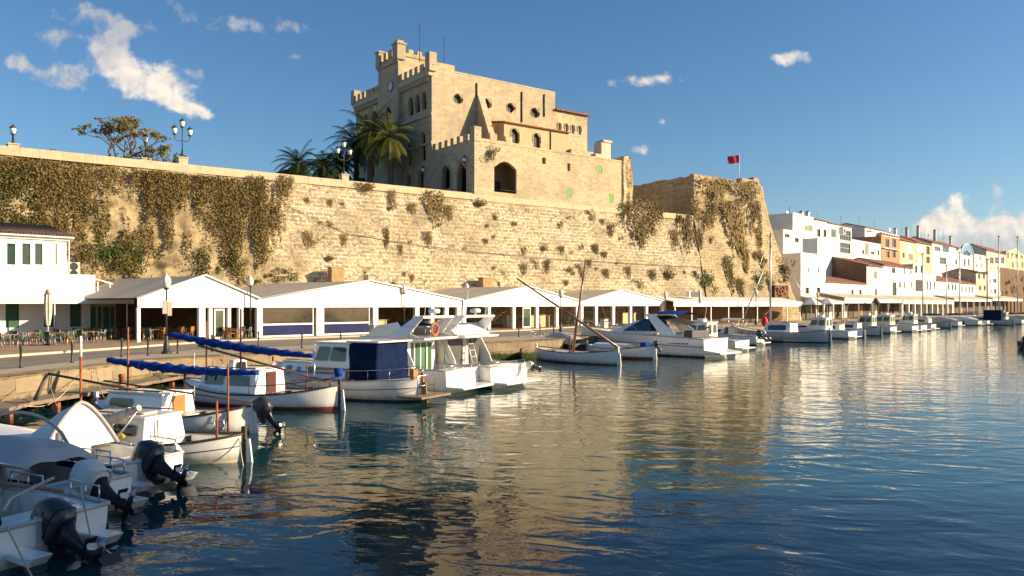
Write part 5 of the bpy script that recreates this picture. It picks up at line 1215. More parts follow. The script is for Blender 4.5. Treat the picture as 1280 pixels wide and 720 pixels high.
# ================================================================== BOATS
class Hull:
    def __init__(s, L, B, fs, fm, fb, kind='llaut', rake=.3, draft=.45, sternw=.92):
        s.L, s.B, s.fs, s.fm, s.fb, s.kind, s.rake, s.dr, s.sw = L, B, fs, fm, fb, kind, rake, draft, sternw
    def hb(s, u):
        if s.kind == 'llaut': return s.B/2*max(0, 1-abs(2*u-1)**2.3)**.72+.03
        if u < .35: return s.B/2*(s.sw+(1-s.sw)*math.sin(u/.35*math.pi/2))
        return s.B/2*max(0, 1-((u-.35)/.65)**2.4)**.8+.02
    def zs(s, u):
        if s.kind == 'llaut':
            k = (2*u-1); return s.fm+((s.fb if k > 0 else s.fs)-s.fm)*abs(k)**2.1
        return s.fs+(s.fm-s.fs)*min(1,u*2)+(s.fb-s.fm)*max(0,u*2-1)**1.6
    def pt(s, u, t, side):
        zs = s.zs(u); z = zs-t*(zs+s.dr*(1-.55*u**3)); hb = s.hb(u)
        if s.kind == 'llaut': f = max(0, 1-t**2.6)**.55
        else:
            tc = zs/(zs+s.dr)*.97; wl = .93-.42*u**2.2
            f = 1-(1-wl)*(t/tc)**1.3 if t < tc else wl*max(0, 1-(t-tc)/(1-tc))**.9
        x = u*s.L
        if s.kind == 'llaut': x += (.10*s.rake)*(2*u-1)*(1-t)*abs(2*u-1)**4
        else: x += s.rake*(u**5)*(1-t)-(.18*t if u < .01 else 0)*0
        return Vector((x, side*hb*f, z))
    def build(s, par, top, boot, rail, deckm, cock=None, floor=.2, nu=30, nt=12, wl=.07, rr=.035, stripe=None):
        b = MB()
        for side in (1, -1):
            def tt(u, j):
                zz = s.zs(u); tw = (zz-wl)/(zz+s.dr*(1-.55*u**3)); k_ = nt*2//3; return tw*j/k_ if j <= k_ else tw+(1-tw)*(j-k_)/(nt-k_)
            vs = [s.pt(i/nu, tt(i/nu, j), side) for i in range(nu+1) for j in range(nt+1)]; fs = []
            b0 = len(b.v)
            for i in range(nu):
                for j in range(nt):
                    f = (i*(nt+1)+j, (i+1)*(nt+1)+j, (i+1)*(nt+1)+j+1, i*(nt+1)+j+1); zc = sum(vs[k].z for k in f)/4
                    b.add([vs[k] for k in f], [(0,1,2,3)], 1 if j >= nt*2//3 else 0, True)
        if s.kind != 'llaut':
            ring = [s.pt(0, j/nt, 1) for j in range(nt+1)]+[s.pt(0, j/nt, -1) for j in range(nt-1, -1, -1)]
            b.poly(ring, 0)
        h = b.build('hull', [hullgel if top is gel else top, boot], par)
        d = MB(); w = .2; st = [i/nu for i in range(nu+1)]; fl = floor
        for a, c in zip(st, st[1:]):
            za, zc = s.zs(a)-.05, s.zs(c)-.05; ya, yc = max(.01, s.hb(a)-.02), max(.01, s.hb(c)-.02); xa, xc = a*s.L, c*s.L
            if s.kind != 'llaut': xa += s.rake*a**5*.97; xc += s.rake*c**5*.97
            if cock and cock[0]-1e-6 <= a and c <= cock[1]+1e-6:
                ia, ic = max(.05, ya-w), max(.05, yc-w)
                for sd in (1, -1):
                    d.poly([(xa,sd*ya,za),(xc,sd*yc,zc),(xc,sd*ic,zc),(xa,sd*ia,za)]); d.poly([(xa,sd*ia,za),(xc,sd*ic,zc),(xc,sd*ic,fl),(xa,sd*ia,fl)])
                d.poly([(xa,-ia,fl),(xc,-ic,fl),(xc,ic,fl),(xa,ia,fl)])
            else: d.poly([(xa,-ya,za),(xc,-yc,zc),(xc,yc,zc),(xa,ya,za)])
        if cock:
            for e in cock:
                i = round(e*nu)/nu; y = max(.05, s.hb(i)-.02-w); d.poly([(i*s.L,-y,fl),(i*s.L,y,fl),(i*s.L,y,s.zs(i)-.05),(i*s.L,-y,s.zs(i)-.05)])
        d.build('deck', deckm, par)
        r = MB()
        for sd in (1, -1): r.tube([s.pt(i/nu, .02, sd)+Vector((0,sd*.012,0)) for i in range(nu+1)], rr, 6)
        if s.kind != 'llaut': p, q = s.pt(0,.02,1), s.pt(0,.02,-1); r.tube([p, q], rr, 6)
        r.build('rub_rail', rail, par)
        if stripe:
            m = MB()
            for sd in (1, -1): m.tube([s.pt(i/nu, stripe[1], sd)+Vector((0,sd*.006,0)) for i in range(nu+1)], stripe[2], 5)
            m.build('hull_stripe', stripe[0], par)
        return h
def rrect(f, s0, s1, h0, h1, n=3, rad=.28):
    pts = []
    for cs, ch, a0 in ((1,1,0),(-1,1,90),(-1,-1,180),(1,-1,270)):
        for k in range(n+1):
            a = R(a0+90*k/n); u = ((s0+s1)/2+cs*(s1-s0)/2*(1-rad))+(s1-s0)/2*rad*math.cos(a); v = ((h0+h1)/2+ch*(h1-h0)/2*(1-rad))+(h1-h0)/2*rad*math.sin(a)
            pts.append(f(u, v))
    return pts
def cabin(par, x0, x1, w0, w1, z0, z1, rb, rf, m, wins=(), fwin=None, bwin=None, wm=None, roof=None, fr=None, name='cabin', over=.1, wn=None):
    wm = wm or glass; wn = wn or w0
    B = [(x0,-w0,z0),(x1,-wn,z0),(x1,wn,z0),(x0,w0,z0)]; Tp = [(x0+rb,-w1,z1),(x1-rf,-w1*wn/w0,z1),(x1-rf,w1*wn/w0,z1),(x0+rb,w1,z1)]
    cb = MB().hexa(B, Tp).build(name, m, par, bevel=.05, seg=3); V = Vector
    def face(a, b_, c, d):
        a, b_, c, d = map(V, (a,b_,c,d)); n = (b_-a).cross(d-a).normalized()
        return (lambda u, v, o=0.: (a.lerp(b_, u)).lerp(d.lerp(c, u), v)+n*o), n
    fs = {'l': face(B[2], B[3], Tp[3], Tp[2]), 'r': face(B[0], B[1], Tp[1], Tp[0]), 'f': face(B[1], B[2], Tp[2], Tp[1]), 'b': face(B[3], B[0], Tp[0], Tp[3])}
    todo = []
    for s0, s1, h0, h1 in wins: todo += [('l', 1-s1, 1-s0, h0, h1), ('r', s0, s1, h0, h1)]
    for s0, s1, h0, h1 in (fwin or ()): todo.append(('f', s0, s1, h0, h1))
    for s0, s1, h0, h1 in (bwin or ()): todo.append(('b', s0, s1, h0, h1))
    for k, s0, s1, h0, h1 in todo:
        f, n = fs[k]; g = MB().prism(rrect(lambda u, v: f(u, v, .004), s0, s1, h0, h1), n*.012).build('window', wm, cb)
        MB().tube(rrect(lambda u, v: f(u, v, .014), s0, s1, h0, h1), .014, 5, closed=True).build('window_frame', fr or alu, g)
    if roof is not None:
        o = over; MB().hexa([(x0+rb-o,-w1-o,z1),(x1-rf+o,-w1*wn/w0-o,z1),(x1-rf+o,w1*wn/w0+o,z1),(x0+rb-o,w1+o,z1)], [(x0+rb-o,-w1-o,z1+.06),(x1-rf+o,-w1*wn/w0-o,z1+.06),(x1-rf+o,w1*wn/w0+o,z1+.06),(x0+rb-o,w1+o,z1+.06)]).build('cabin_roof', roof, par, bevel=.025)
    return cb
def superring(c, ax, ay, rx, ry, e=3.2, n=16):
    pts = []
    for j in range(n):
        a = 2*math.pi*j/n; ca, sa = math.cos(a), math.sin(a)
        pts.append(Vector(c)+Vector(ax)*rx*math.copysign(abs(ca)**(2/e), ca)+Vector(ay)*ry*math.copysign(abs(sa)**(2/e), sa))
    return pts
def outboard(par, pos, tilt=40, sc=1., cowl=None, cover=None, turn=0, name='outboard_engine', propm=None):
    T = Matrix.Translation(pos) @ Matrix.Rotation(R(turn), 4, 'Z') @ Matrix.Rotation(R(tilt), 4, 'Y') @ Matrix.Scale(sc, 4)
    X, Y = (1,0,0), (0,1,0); cm = cover or cowl or engine
    b = MB(T); b.loft([superring((-.30,0,-.02),X,Y,.22,.17), superring((-.31,0,.06),X,Y,.33,.215), superring((-.31,0,.24),X,Y,.36,.225), superring((-.29,0,.45),X,Y,.34,.215), superring((-.27,0,.58),X,Y,.27,.175), superring((-.26,0,.64),X,Y,.16,.11), superring((-.26,0,.65),X,Y,.03,.03)])
    e = b.build(name, cm, par)
    if cover:
        c = MB(T)
        for k in range(5): a = k*1.25; c.tube([(-.31+.37*math.cos(a), .235*math.sin(a), .0), (-.3+.34*math.cos(a+.3), .215*math.sin(a+.3), .3)], .018, 5)
        c.tube(superring((-.31,0,.02),X,Y,.35,.235), .022, 5, closed=True); c.build('cover_hem', cover, e)
    else:
        MB(T).tube(superring((-.31,0,.13),X,Y,.36,.226), .012, 5, closed=True).build('cowl_seam', black, e)
        [MB(T).box(-.5,-.2,y_-.006,y_+.006,.3,.33).build('cowl_stripe', mat('red_grey_stripe', (.16,.05,.05), .5), e) for y_ in (-.222,.222)]
    b = MB(T); b.loft([superring((-.30,0,-.02),X,Y,.24,.15), superring((-.31,0,-.16),X,Y,.15,.095), superring((-.33,0,-.5),X,Y,.095,.055), superring((-.37,0,-.66),X,Y,.11,.045), superring((-.38,0,-.8),X,Y,.10,.03), superring((-.36,0,-1.0),X,Y,.06,.012)])
    b.hexa([(-.62,-.1,-.6),(-.2,-.03,-.6),(-.2,.03,-.6),(-.62,.1,-.6)], [(-.62,-.1,-.575),(-.2,-.03,-.575),(-.2,.03,-.575),(-.62,.1,-.575)]); b.loft([superring((-.08,0,-.82),Y,(0,0,1),.01,.01,2,10), superring((-.18,0,-.82),Y,(0,0,1),.055,.055,2,10), superring((-.5,0,-.82),Y,(0,0,1),.06,.06,2,10), superring((-.6,0,-.82),Y,(0,0,1),.045,.045,2,10)])
    b.build('engine_leg', black, e)
    b = MB(T); b.box(-.10,.05,-.11,.11,-.3,.08); b.tube([(-.02,-.12,.05),(-.02,.12,.05)], .05, 8); b.build('engine_bracket', black, e)
    b = MB(T); b.tube([(-.6,0,-.82),(-.7,0,-.82)], .045, 8)
    for k in range(3):
        a = k*2.094+.4; c_, s_ = math.cos(a), math.sin(a); P = lambda r, w, x: (-.65+x, r*c_-w*s_, -.82+r*s_+w*c_)
        b.prism([P(.03,-.02,.02), P(.1,-.05,.04), P(.19,-.05,.035), P(.215,.0,.0), P(.19,.035,-.02), P(.1,.03,-.03), P(.03,.02,-.02)], (.012,0,0))
    b.build('propeller', propm or alu, e)
    return e
def rails(par, pts, h, m=None, r=.016, name='guard_rail', mid=False):
    m = m or steel; b = MB(); P = [Vector(p) for p in pts]; up = Vector((0,0,h))
    b.tube([p+up for p in P], r, 6)
    if mid: b.tube([p+up*.5 for p in P], r*.7, 5)
    for p in P: b.tube([p, p+up], r, 5)
    return b.build(name, m, par)
def fender(par, p, l=.45, r=.11, m=None):
    MB().lathe([(.02,-l/2-.05),(r*.6,-l/2),(r,-l/2+.1),(r,l/2-.1),(r*.6,l/2),(.03,l/2+.07)], p, 10).tube([Vector(p)+Vector((0,0,l/2)), Vector(p)+Vector((0,-.05,l/2+.4))], .01, 4).build('fender', m or rubber, par)
def boat(name, label, px, py, head, group=None, cat='boat'):
    p = onwater(px, py); o = thing(name, label, cat, p, math.atan2(head[1], head[0]), group); o['_h'] = 0; del o['_h']; return o
def wl(o, pts): i = wmat(o).inverted(); return [i @ Vector(p) for p in pts]
def furled(o, a, b_, r, m, name='furled_sail', n=34):
    a, b_ = wl(o, [a, b_]); pts = []; rs = []
    for i in range(n+1):
        t = i/n; sag = -.10*math.sin(math.pi*t); pts.append(a.lerp(b_, t)+Vector((0,0,sag+.02*math.sin(i*2.3)))); rs.append(r*(.45+.75*math.sin(math.pi*min(1,.12+t*.82)))*(1+.14*math.sin(i*1.9)+.08*math.sin(i*4.1)))
    s = MB().tube(pts, rs, 10).build(name, m, o)
    for i in range(3, n-1, 5): MB().tube([pts[i]+Vector((0,rs[i]*1.06*math.cos(q*.7),rs[i]*1.06*math.sin(q*.7))) for q in range(9)], .012, 4, closed=True).build('sail_tie', m, s)
    return s
def spar(o, a, b_, r0, r1, m, name='spar'):
    a, b_ = wl(o, [a, b_]); return MB().tube([a, a.lerp(b_,.5), b_], [r0, (r0+r1)/2, r1], 8).build(name, m, o)
def mooring(a, b_, sag, label, g='mooring ropes of the moored boats', r=.014):
    a, b_ = Vector(a), Vector(b_); o = MB().tube([a.lerp(b_, i/10)-a+Vector((0,0,-sag*math.sin(math.pi*i/10))) for i in range(11)], r, 5).build('mooring_rope', rope, None)
    o.location = a; return tag(o, label, 'rope', g)
def lifering(par, c, R_=.3, m=None, ax='x'):
    pts = [Vector(c)+(Vector((0, R_*math.cos(a*math.pi/10), R_*math.sin(a*math.pi/10))) if ax == 'x' else Vector((R_*math.cos(a*math.pi/10), 0, R_*math.sin(a*math.pi/10)))) for a in range(20)]
    return MB().tube(pts, .07, 8, closed=True).build('life_ring', m or orange, par)
H1 = (-.95,.31)
# ---- 1: outboard boat in the bottom left corner
def open_boat(name, label, px, py, head, L, B, tilt, cover=None, turn=0, esc=1.05, mz=.4):
    o = boat(name, label, px, py, head); h = Hull(L, B, .62, .68, 1.0, 'motor', .7, .4, .9)
    h.build(o, gel, gelgrey, gelgrey, gel, (.0667, .5), .16, rr=.04, stripe=(mat('hull_line', (.03,.05,.12), .4), .3, .014))
    for u in (.12, .3, .45):
        for sd in (1,-1): p = h.pt(u,.02,sd); MB().tube([p+Vector((-.09,-sd*.07,.05)), p+Vector((.09,-sd*.07,.05))], .014, 5).tube([p+Vector((0,-sd*.07,-.02)), p+Vector((0,-sd*.07,.05))], .016, 5).build('cleat', steel, o)
    fender(o, h.pt(.32,.4,1)+Vector((0,.1,0)), .42, .1, navy); fender(o, h.pt(.12,.4,1)+Vector((0,.1,0)), .42, .1, gelgrey)
    MB().tube([(.35+.16*math.cos(a*.7)*(1+.03*a), .1+.16*math.sin(a*.7)*(1+.03*a), .19+.012*a) for a in range(28)], .014, 5).build('rope_coil', rope, o)
    MB().box(.1,.4,-.75,-.45,.17,.4).build('fuel_tank', mat('red_tank', (.3,.04,.03), .5), o, bevel=.03); MB().hexa([(-.02,-.3,.2),(.06,-.3,.2),(.06,.3,.2),(-.02,.3,.2)], [(-.02,-.3,.66),(.06,-.3,.66),(.06,.3,.66),(-.02,.3,.66)]).build('transom_pad', gelgrey, o)
    outboard(o, (-.06,0,mz), tilt, esc, cover=cover, turn=turn)
    for sd in (1,-1):
        MB().hexa([(-.45,sd*.42-.36*(sd<0)-.0*(sd>0),.06),(.02,sd*.42-.36*(sd<0),.14),(.02,sd*.42+.36*(sd>0),.14),(-.45,sd*.42+.30*(sd>0),.06)], [(-.62,sd*.42-.36*(sd<0),.24),(.02,sd*.42-.36*(sd<0),.24),(.02,sd*.42+.36*(sd>0),.24),(-.62,sd*.42+.30*(sd>0),.24)]).build('swim_step', gel, o, bevel=.03)
        rails(o, [h.pt(.02,.02,sd)+Vector((.05,-sd*.06,0)), h.pt(.1,.02,sd)+Vector((0,-sd*.08,0)), h.pt(.18,.02,sd)+Vector((0,-sd*.08,0))], .28)
    MB().box(L*.12,L*.2,-B*.33,B*.33,.17,.52).build('bench', wcanvas, o, bevel=.05); MB().box(L*.36,L*.42,-.15,.55,.17,1.15).build('console', gel, o, bevel=.06)
    lf = [h.pt(i/10, .02, 0) for i in range(11)]
    MB().grid(lambda u, v: (L*(.5+.46*u), (v-.5)*2*max(.05,h.hb(.5+.46*u)-.08), h.zs(.5+.46*u)+.02+.16*math.sin(math.pi*v)*(1-u*.6)), 10, 8).build('foredeck', gel, o)
    return o, h
o, h = open_boat('outboard_boat', 'white open boat with dark raised outboard, nearest in the bottom left corner', 68, 694, (-.9,.43), 5.2, 2.1, 60, esc=.98, mz=.14)
MB().tube([(.4,.55,.75),(.55,.35,.9),(.9,-.6,1.0)], .03, 6).build('tiller_bar', alu, o)
MB().tube([(.5+.16*math.cos(a*.628),.62,.62+.16*math.sin(a*.628)) for a in range(10)], .02, 5, closed=True).build('steering_wheel', black, o)
fender(o, h.pt(.2,.4,1)+Vector((0,.12,0)))
spar(o, at(-40,12.6,py=598), at(80,13.4,py=614), .04, .03, gwood, 'boat_hook')
b = MB(); b.grid(lambda u, v: (1.9+2.6*u, (v-.5)*1.9, .95+.42*math.sin(math.pi*v)*math.sin(math.pi*(.25+.6*u))), 12, 12); b.build('cockpit_cover', wcanvas, o)
# ---- 2: boat with canvas-wrapped engine and grey cover
o, h = open_boat('outboard_boat', 'white boat with canvas-wrapped outboard, navy inner side and big grey cover', 114, 645, (-.9,.43), 5.4, 1.95, 64, cover=wcanvas, esc=1.0, mz=.28)
MB().box(.5,2.1,-.82,-.78,.25,.72).box(.5,2.1,.76,.8,.25,.72).build('inner_side_panel', navy, o)
def drape(u, v):
    a = math.pi*v; return (1.0+2.6*u, -1.02*math.cos(a)*(1-.12*u), .66+.62*math.sin(a)**.8*(1-.28*(2*u-1)**2)-.16*(u < .05)+.03*math.sin(v*23+u*5))
MB().grid(drape, 16, 20).build('boat_cover', mat('pale_grey_canvas', (.42,.42,.42), .85, .08, 1.5, .4, 4), o)
for x_, hh, ln in ((1.9, 1.15, .5),):
    MB().tube([(x_+ln*math.sin(math.pi*k/14), -1.0*math.cos(math.pi*k/14), .62+hh*math.sin(math.pi*k/14)**.7) for k in range(15)], .035, 7).build('bimini_bow', mat('grey_sleeve', (.36,.34,.33), .7), o)
# ---- 3: third outboard boat with sunlit spray hood
o, h = open_boat('outboard_boat', 'white boat with dark outboard and sunlit triangular spray hood, beside the cream llaut', 187, 609, (-.9,.43), 5.6, 1.95, 64, esc=.98, mz=.26)
def hood(u, v):
    w_ = 2*v-1; return (2.2+1.5*u, .92*w_, .68+1.0*(1-abs(w_)**1.5)*(1-u**1.6)+.015*math.sin(v*30+u*8))
MB().grid(hood, 12, 18).build('spray_hood', wcanvas, o)
MB().poly([(2.21, .92*(k/7-1), .68+1.0*(1-abs(k/7-1)**1.5)) for k in range(15)]).build('hood_panel', wcanvas, o)
MB().tube([(2.18, .95*(k/7-1), .66+1.05*(1-abs(k/7-1)**1.5)) for k in range(15)], .04, 7).build('hood_bow', mat('grey_sleeve'), o)
fender(o, h.pt(.06,.3,-1)+Vector((0,-.13,.1)), .5, .14, gel)
# ---- llauts
def llaut(label, px, py, head, L, B, f, top=gel, boot=redboot, rail=dwood, cock=(.1,.42), cab=None, name='llaut', wins=((.08,.44,.35,.8),(.54,.92,.35,.8)), roofm=None, doorm=None, ch=.62, stern=dwood, group=None, cw=.74, stripe=None, wl_=.07):
    o = boat(name, label, px, py, head, group); h = Hull(L, B, *f, 'llaut', .5, .4)
    h.build(o, top, boot, rail, gel, cock, .12, rr=.032, stripe=stripe, wl=wl_)
    for u, hh in ((0,.16),(1,.2)):
        e = h.pt(u,0,0); e.y = 0; sg_ = -1 if u == 0 else 1
        MB().box(e.x-.06,e.x+.06,-.045,.045,-.3,e.z+hh).build('stern_post' if u == 0 else 'stem_post', stern, o, bevel=.012)
    e = h.pt(0,0,0); MB().hexa([(e.x-.30,-.025,-.4),(e.x-.07,-.025,-.4),(e.x-.07,.025,-.4),(e.x-.30,.025,-.4)], [(e.x-.17,-.025,e.z*.8),(e.x-.07,-.025,e.z*.8),(e.x-.07,.025,e.z*.8),(e.x-.17,.025,e.z*.8)]).build('rudder', stern if stern is owood else top, o)
    if cab:
        a, c = cab; w = min(h.hb(a), h.hb((a+c)/2))*cw; z = h.zs((a+c)/2)-.06
        cb = cabin(o, a*L, c*L, w, w*.86, z, z+ch, .04, .22, gel, wins, roof=roofm or gel, wn=min(w, h.hb(c)*.72), over=.03)
        MB().box(a*L-.03, a*L+.01, -.26, .26, .18, z+ch-.04).build('cabin_door', doorm or gel, o)
        MB().box(a*L+.5, a*L+1.1, -.3,.3, z+ch+.06, z+ch+.1).build('hatch', gelgrey, o, bevel=.015)
        MB().tube([(a*L+.2,w*.7,z+ch+.12),(c*L-.5,w*.6,z+ch+.12)], .02, 5).tube([(a*L+.2,-w*.7,z+ch+.12),(c*L-.5,-w*.6,z+ch+.12)], .02, 5).build('hand_rail', dwood, o)
    for u in (.3,.6):
        for sd in (1,): p = h.pt(u,.02,sd); MB().tube([p+Vector((-.1,-.06,.06)), p+Vector((.1,-.06,.06))], .018, 5).tube([p+Vector((0,-.06,0)), p+Vector((0,-.06,.06))], .018, 5).build('cleat', steel, o)
    return o, h
o, h = llaut('cream white llaut with two oval cabin windows, in sun behind the third outboard', 303, 577, H1, 5.6, 2.1, (.72,.46,.75), cab=(.42,.86), wins=((.1,.45,.3,.75),(.55,.9,.3,.75)), ch=.6, stripe=(dwood,.28,.012), boot=cream)
furled(o, at(103,20.3,py=529), at(174,19.6,py=510), .11, canvas)
spar(o, at(101,20.6,py=545), at(101,20.6,py=446), .032, .03, rust, 'mast'); spar(o, at(101,20.6,py=446), at(101,20.6,py=420), .034, .03, wpaint, 'mast_top')
spar(o, at(60,21.2,py=467), at(166,20.3,py=487), .035, .03, dwood, 'boom'); spar(o, at(44,21.2,py=500), at(60,21.2,py=466), .06, .05, gwood, 'gangplank')
spar(o, at(271,20.2,py=549), at(271,20.2,py=501), .032, .028, rust, 'post')
spar(o, at(172,19.6,py=513), at(135,19.3,py=562), .02, .02, alu, 'boat_hook')
MB().sphere((3.0,.86,.62), .1, 8, sc=(2,.6,.8)).build('yellow_float', mat('yellow_plastic', (.55,.33,.03), .5), o); fender(o, h.pt(.62,.5,1)+Vector((0,.12,0)), .5, .14, gelgrey)
o, h = llaut('white llaut with varnished cabin door and blue furled sail on an orange mast', 313, 541, H1, 5.9, 2.2, (.85,.5,.85), cab=(.45,.9), wins=((.5,.9,.35,.75),), ch=.62, doorm=owood, stern=gel)
spar(o, at(160,25.3,py=505), at(160,25.3,py=409), .032, .028, rust, 'mast'); furled(o, at(135,25.6,py=450), at(322,24.4,py=466), .12, blue)
spar(o, at(285,24.0,py=541), at(285,24.0,py=456), .032, .028, rust, 'post'); spar(o, at(243,24.8,py=500), at(243,24.8,py=441), .012, .01, wpaint, 'aerial')
spar(o, at(130,26,py=476), at(315,24.2,py=503), .03, .025, dwood, 'boom')
outboard(o, (-.3,-.1,.5), 35, .8)
MB().tube([(.5,h.hb(.09)+.02,-.1),(.5,h.hb(.09)+.02,.6)], .012, 5).tube([(.75,h.hb(.13)+.02,-.1),(.75,h.hb(.13)+.02,.6)], .012, 5).tube([(.5,h.hb(.09)+.02,.2),(.75,h.hb(.13)+.02,.2)], .012, 5).tube([(.5,h.hb(.09)+.02,.42),(.75,h.hb(.13)+.02,.42)], .012, 5).build('ladder', steel, o)
o, h = llaut('white llaut with maroon cabin door, rudder and long royal blue furled sail', 423, 512.5, (-.92,.39), 7.4, 2.5, (.95,.55,.95), cab=(.42,.84), wins=((.1,.46,.35,.8),(.56,.9,.35,.8)), ch=.85, doorm=mat('maroon_paint', (.09,.025,.02), .4), wl_=.14)
cabin(o, 4.6, 5.0, .42, .36, 1.15, 1.75, .0, .14, gel, (), ((.15,.85,.2,.8),), ((.12,.88,.15,.85),), name='windscreen')
furled(o, at(213,31.5,py=418), at(392,29.8,py=445), .135, blue); spar(o, at(248,31.2,py=432), at(412,29.6,py=478), .05, .035, wood, 'yard')
spar(o, at(258,31,py=475), at(258,31,py=402), .035, .03, wood, 'mast'); spar(o, at(301,30.8,py=480), at(301,30.8,py=386), .045, .035, dwood, 'mast')
rails(o, [h.pt(u,.02,1)+Vector((0,-.04,0)) for u in (.03,.12,.22,.32,.42)], .34, dwood, .018); rails(o, [h.pt(u,.02,-1)+Vector((0,.04,0)) for u in (.03,.12,.22,.32,.42)], .34, dwood, .018)
b = MB().lathe([(.13,0),(.17,.3)], (.0,.0,1.25), 10); b.build('bucket', blue, o)
for px_, y0, y1 in ((384,487,455),(393,487,445)): spar(o, at(px_,29.9,py=y0), at(px_,29.9,py=y1), .025, .02, rust if px_ < 390 else steel, 'stanchion')
# ---- 6: cabin llaut with navy cockpit canvas
o, h = llaut('large white cabin llaut with tall navy canvas enclosure and wheelhouse, fourth of the row', 527, 502, (-.86,.5), 8.3, 2.9, (1.0,.8,1.35), boot=blueboot, cab=(.38,.9), wins=((.46,.56,.35,.75),(.68,.73,.35,.7),(.82,.9,.35,.75)), ch=.62, name='cabin_llaut', rail=gelgrey, stripe=(dwood,.3,.015), stern=owood)
cb = cabin(o, 2.9, 5.1, 1.05, .95, 1.25, 2.3, .02, .42, gel, ((.1,.52,.3,.85),(.56,.92,.3,.85)), ((.08,.46,.3,.85),(.54,.92,.3,.85)), name='wheelhouse', roof=gel, wm=gglass, over=.14)
MB().box(2.9,5.3,-1.08,1.08,1.2,1.27).build('trim_board', owood, o); MB().box(3.4,6.2,1.04,1.07,1.02,1.08).build('blue_trim', mat('blue_trim', (.04,.12,.35), .5), o)
def encl(u, v):
    a = u*4; c = [(1.5,-1.05),(1.5,1.05),(2.95,1.05),(2.95,-1.05),(1.5,-1.05)]; i = min(3,int(a)); f = a-i; x = c[i][0]+(c[i+1][0]-c[i][0])*f; y = c[i][1]+(c[i+1][1]-c[i][1])*f
    return (x+.02*math.sin(v*9+u*40), y*(1-.05*v)+.02*math.sin(u*60), .72+1.62*v)
b = MB().grid(encl, 40, 10); b.poly([(1.48,-1.0,2.33),(2.95,-1.0,2.36),(2.95,1.0,2.36),(1.48,1.0,2.33)]); b.build('cockpit_enclosure', navy, o)
MB().box(1.3,3.0,-1.12,1.12,2.36,2.43).build('cockpit_roof', gel, o, bevel=.025)
rails(o, [h.pt(u,.02,1)+Vector((0,-.04,0)) for u in (.02,.12,.22,.32,.42)], .42); rails(o, [h.pt(u,.02,-1)+Vector((0,.04,0)) for u in (.02,.12,.22,.32,.42)], .42)
MB().box(-.75,.5,-1.0,1.0,.22,.3).build('swim_platform', gwood, o, bevel=.01); MB().box(-.2,-.02,.5,.8,.95,1.35).build('locker_board', owood, o)
MB().tube([(-.4,.8,.3),(-.4,.8,1.1),(-.4,-.3,1.1),(-.4,-.3,.3)], .02, 6).tube([(-.4,.8,.7),(-.4,-.3,.7)], .016, 6).build('platform_rail', steel, o)
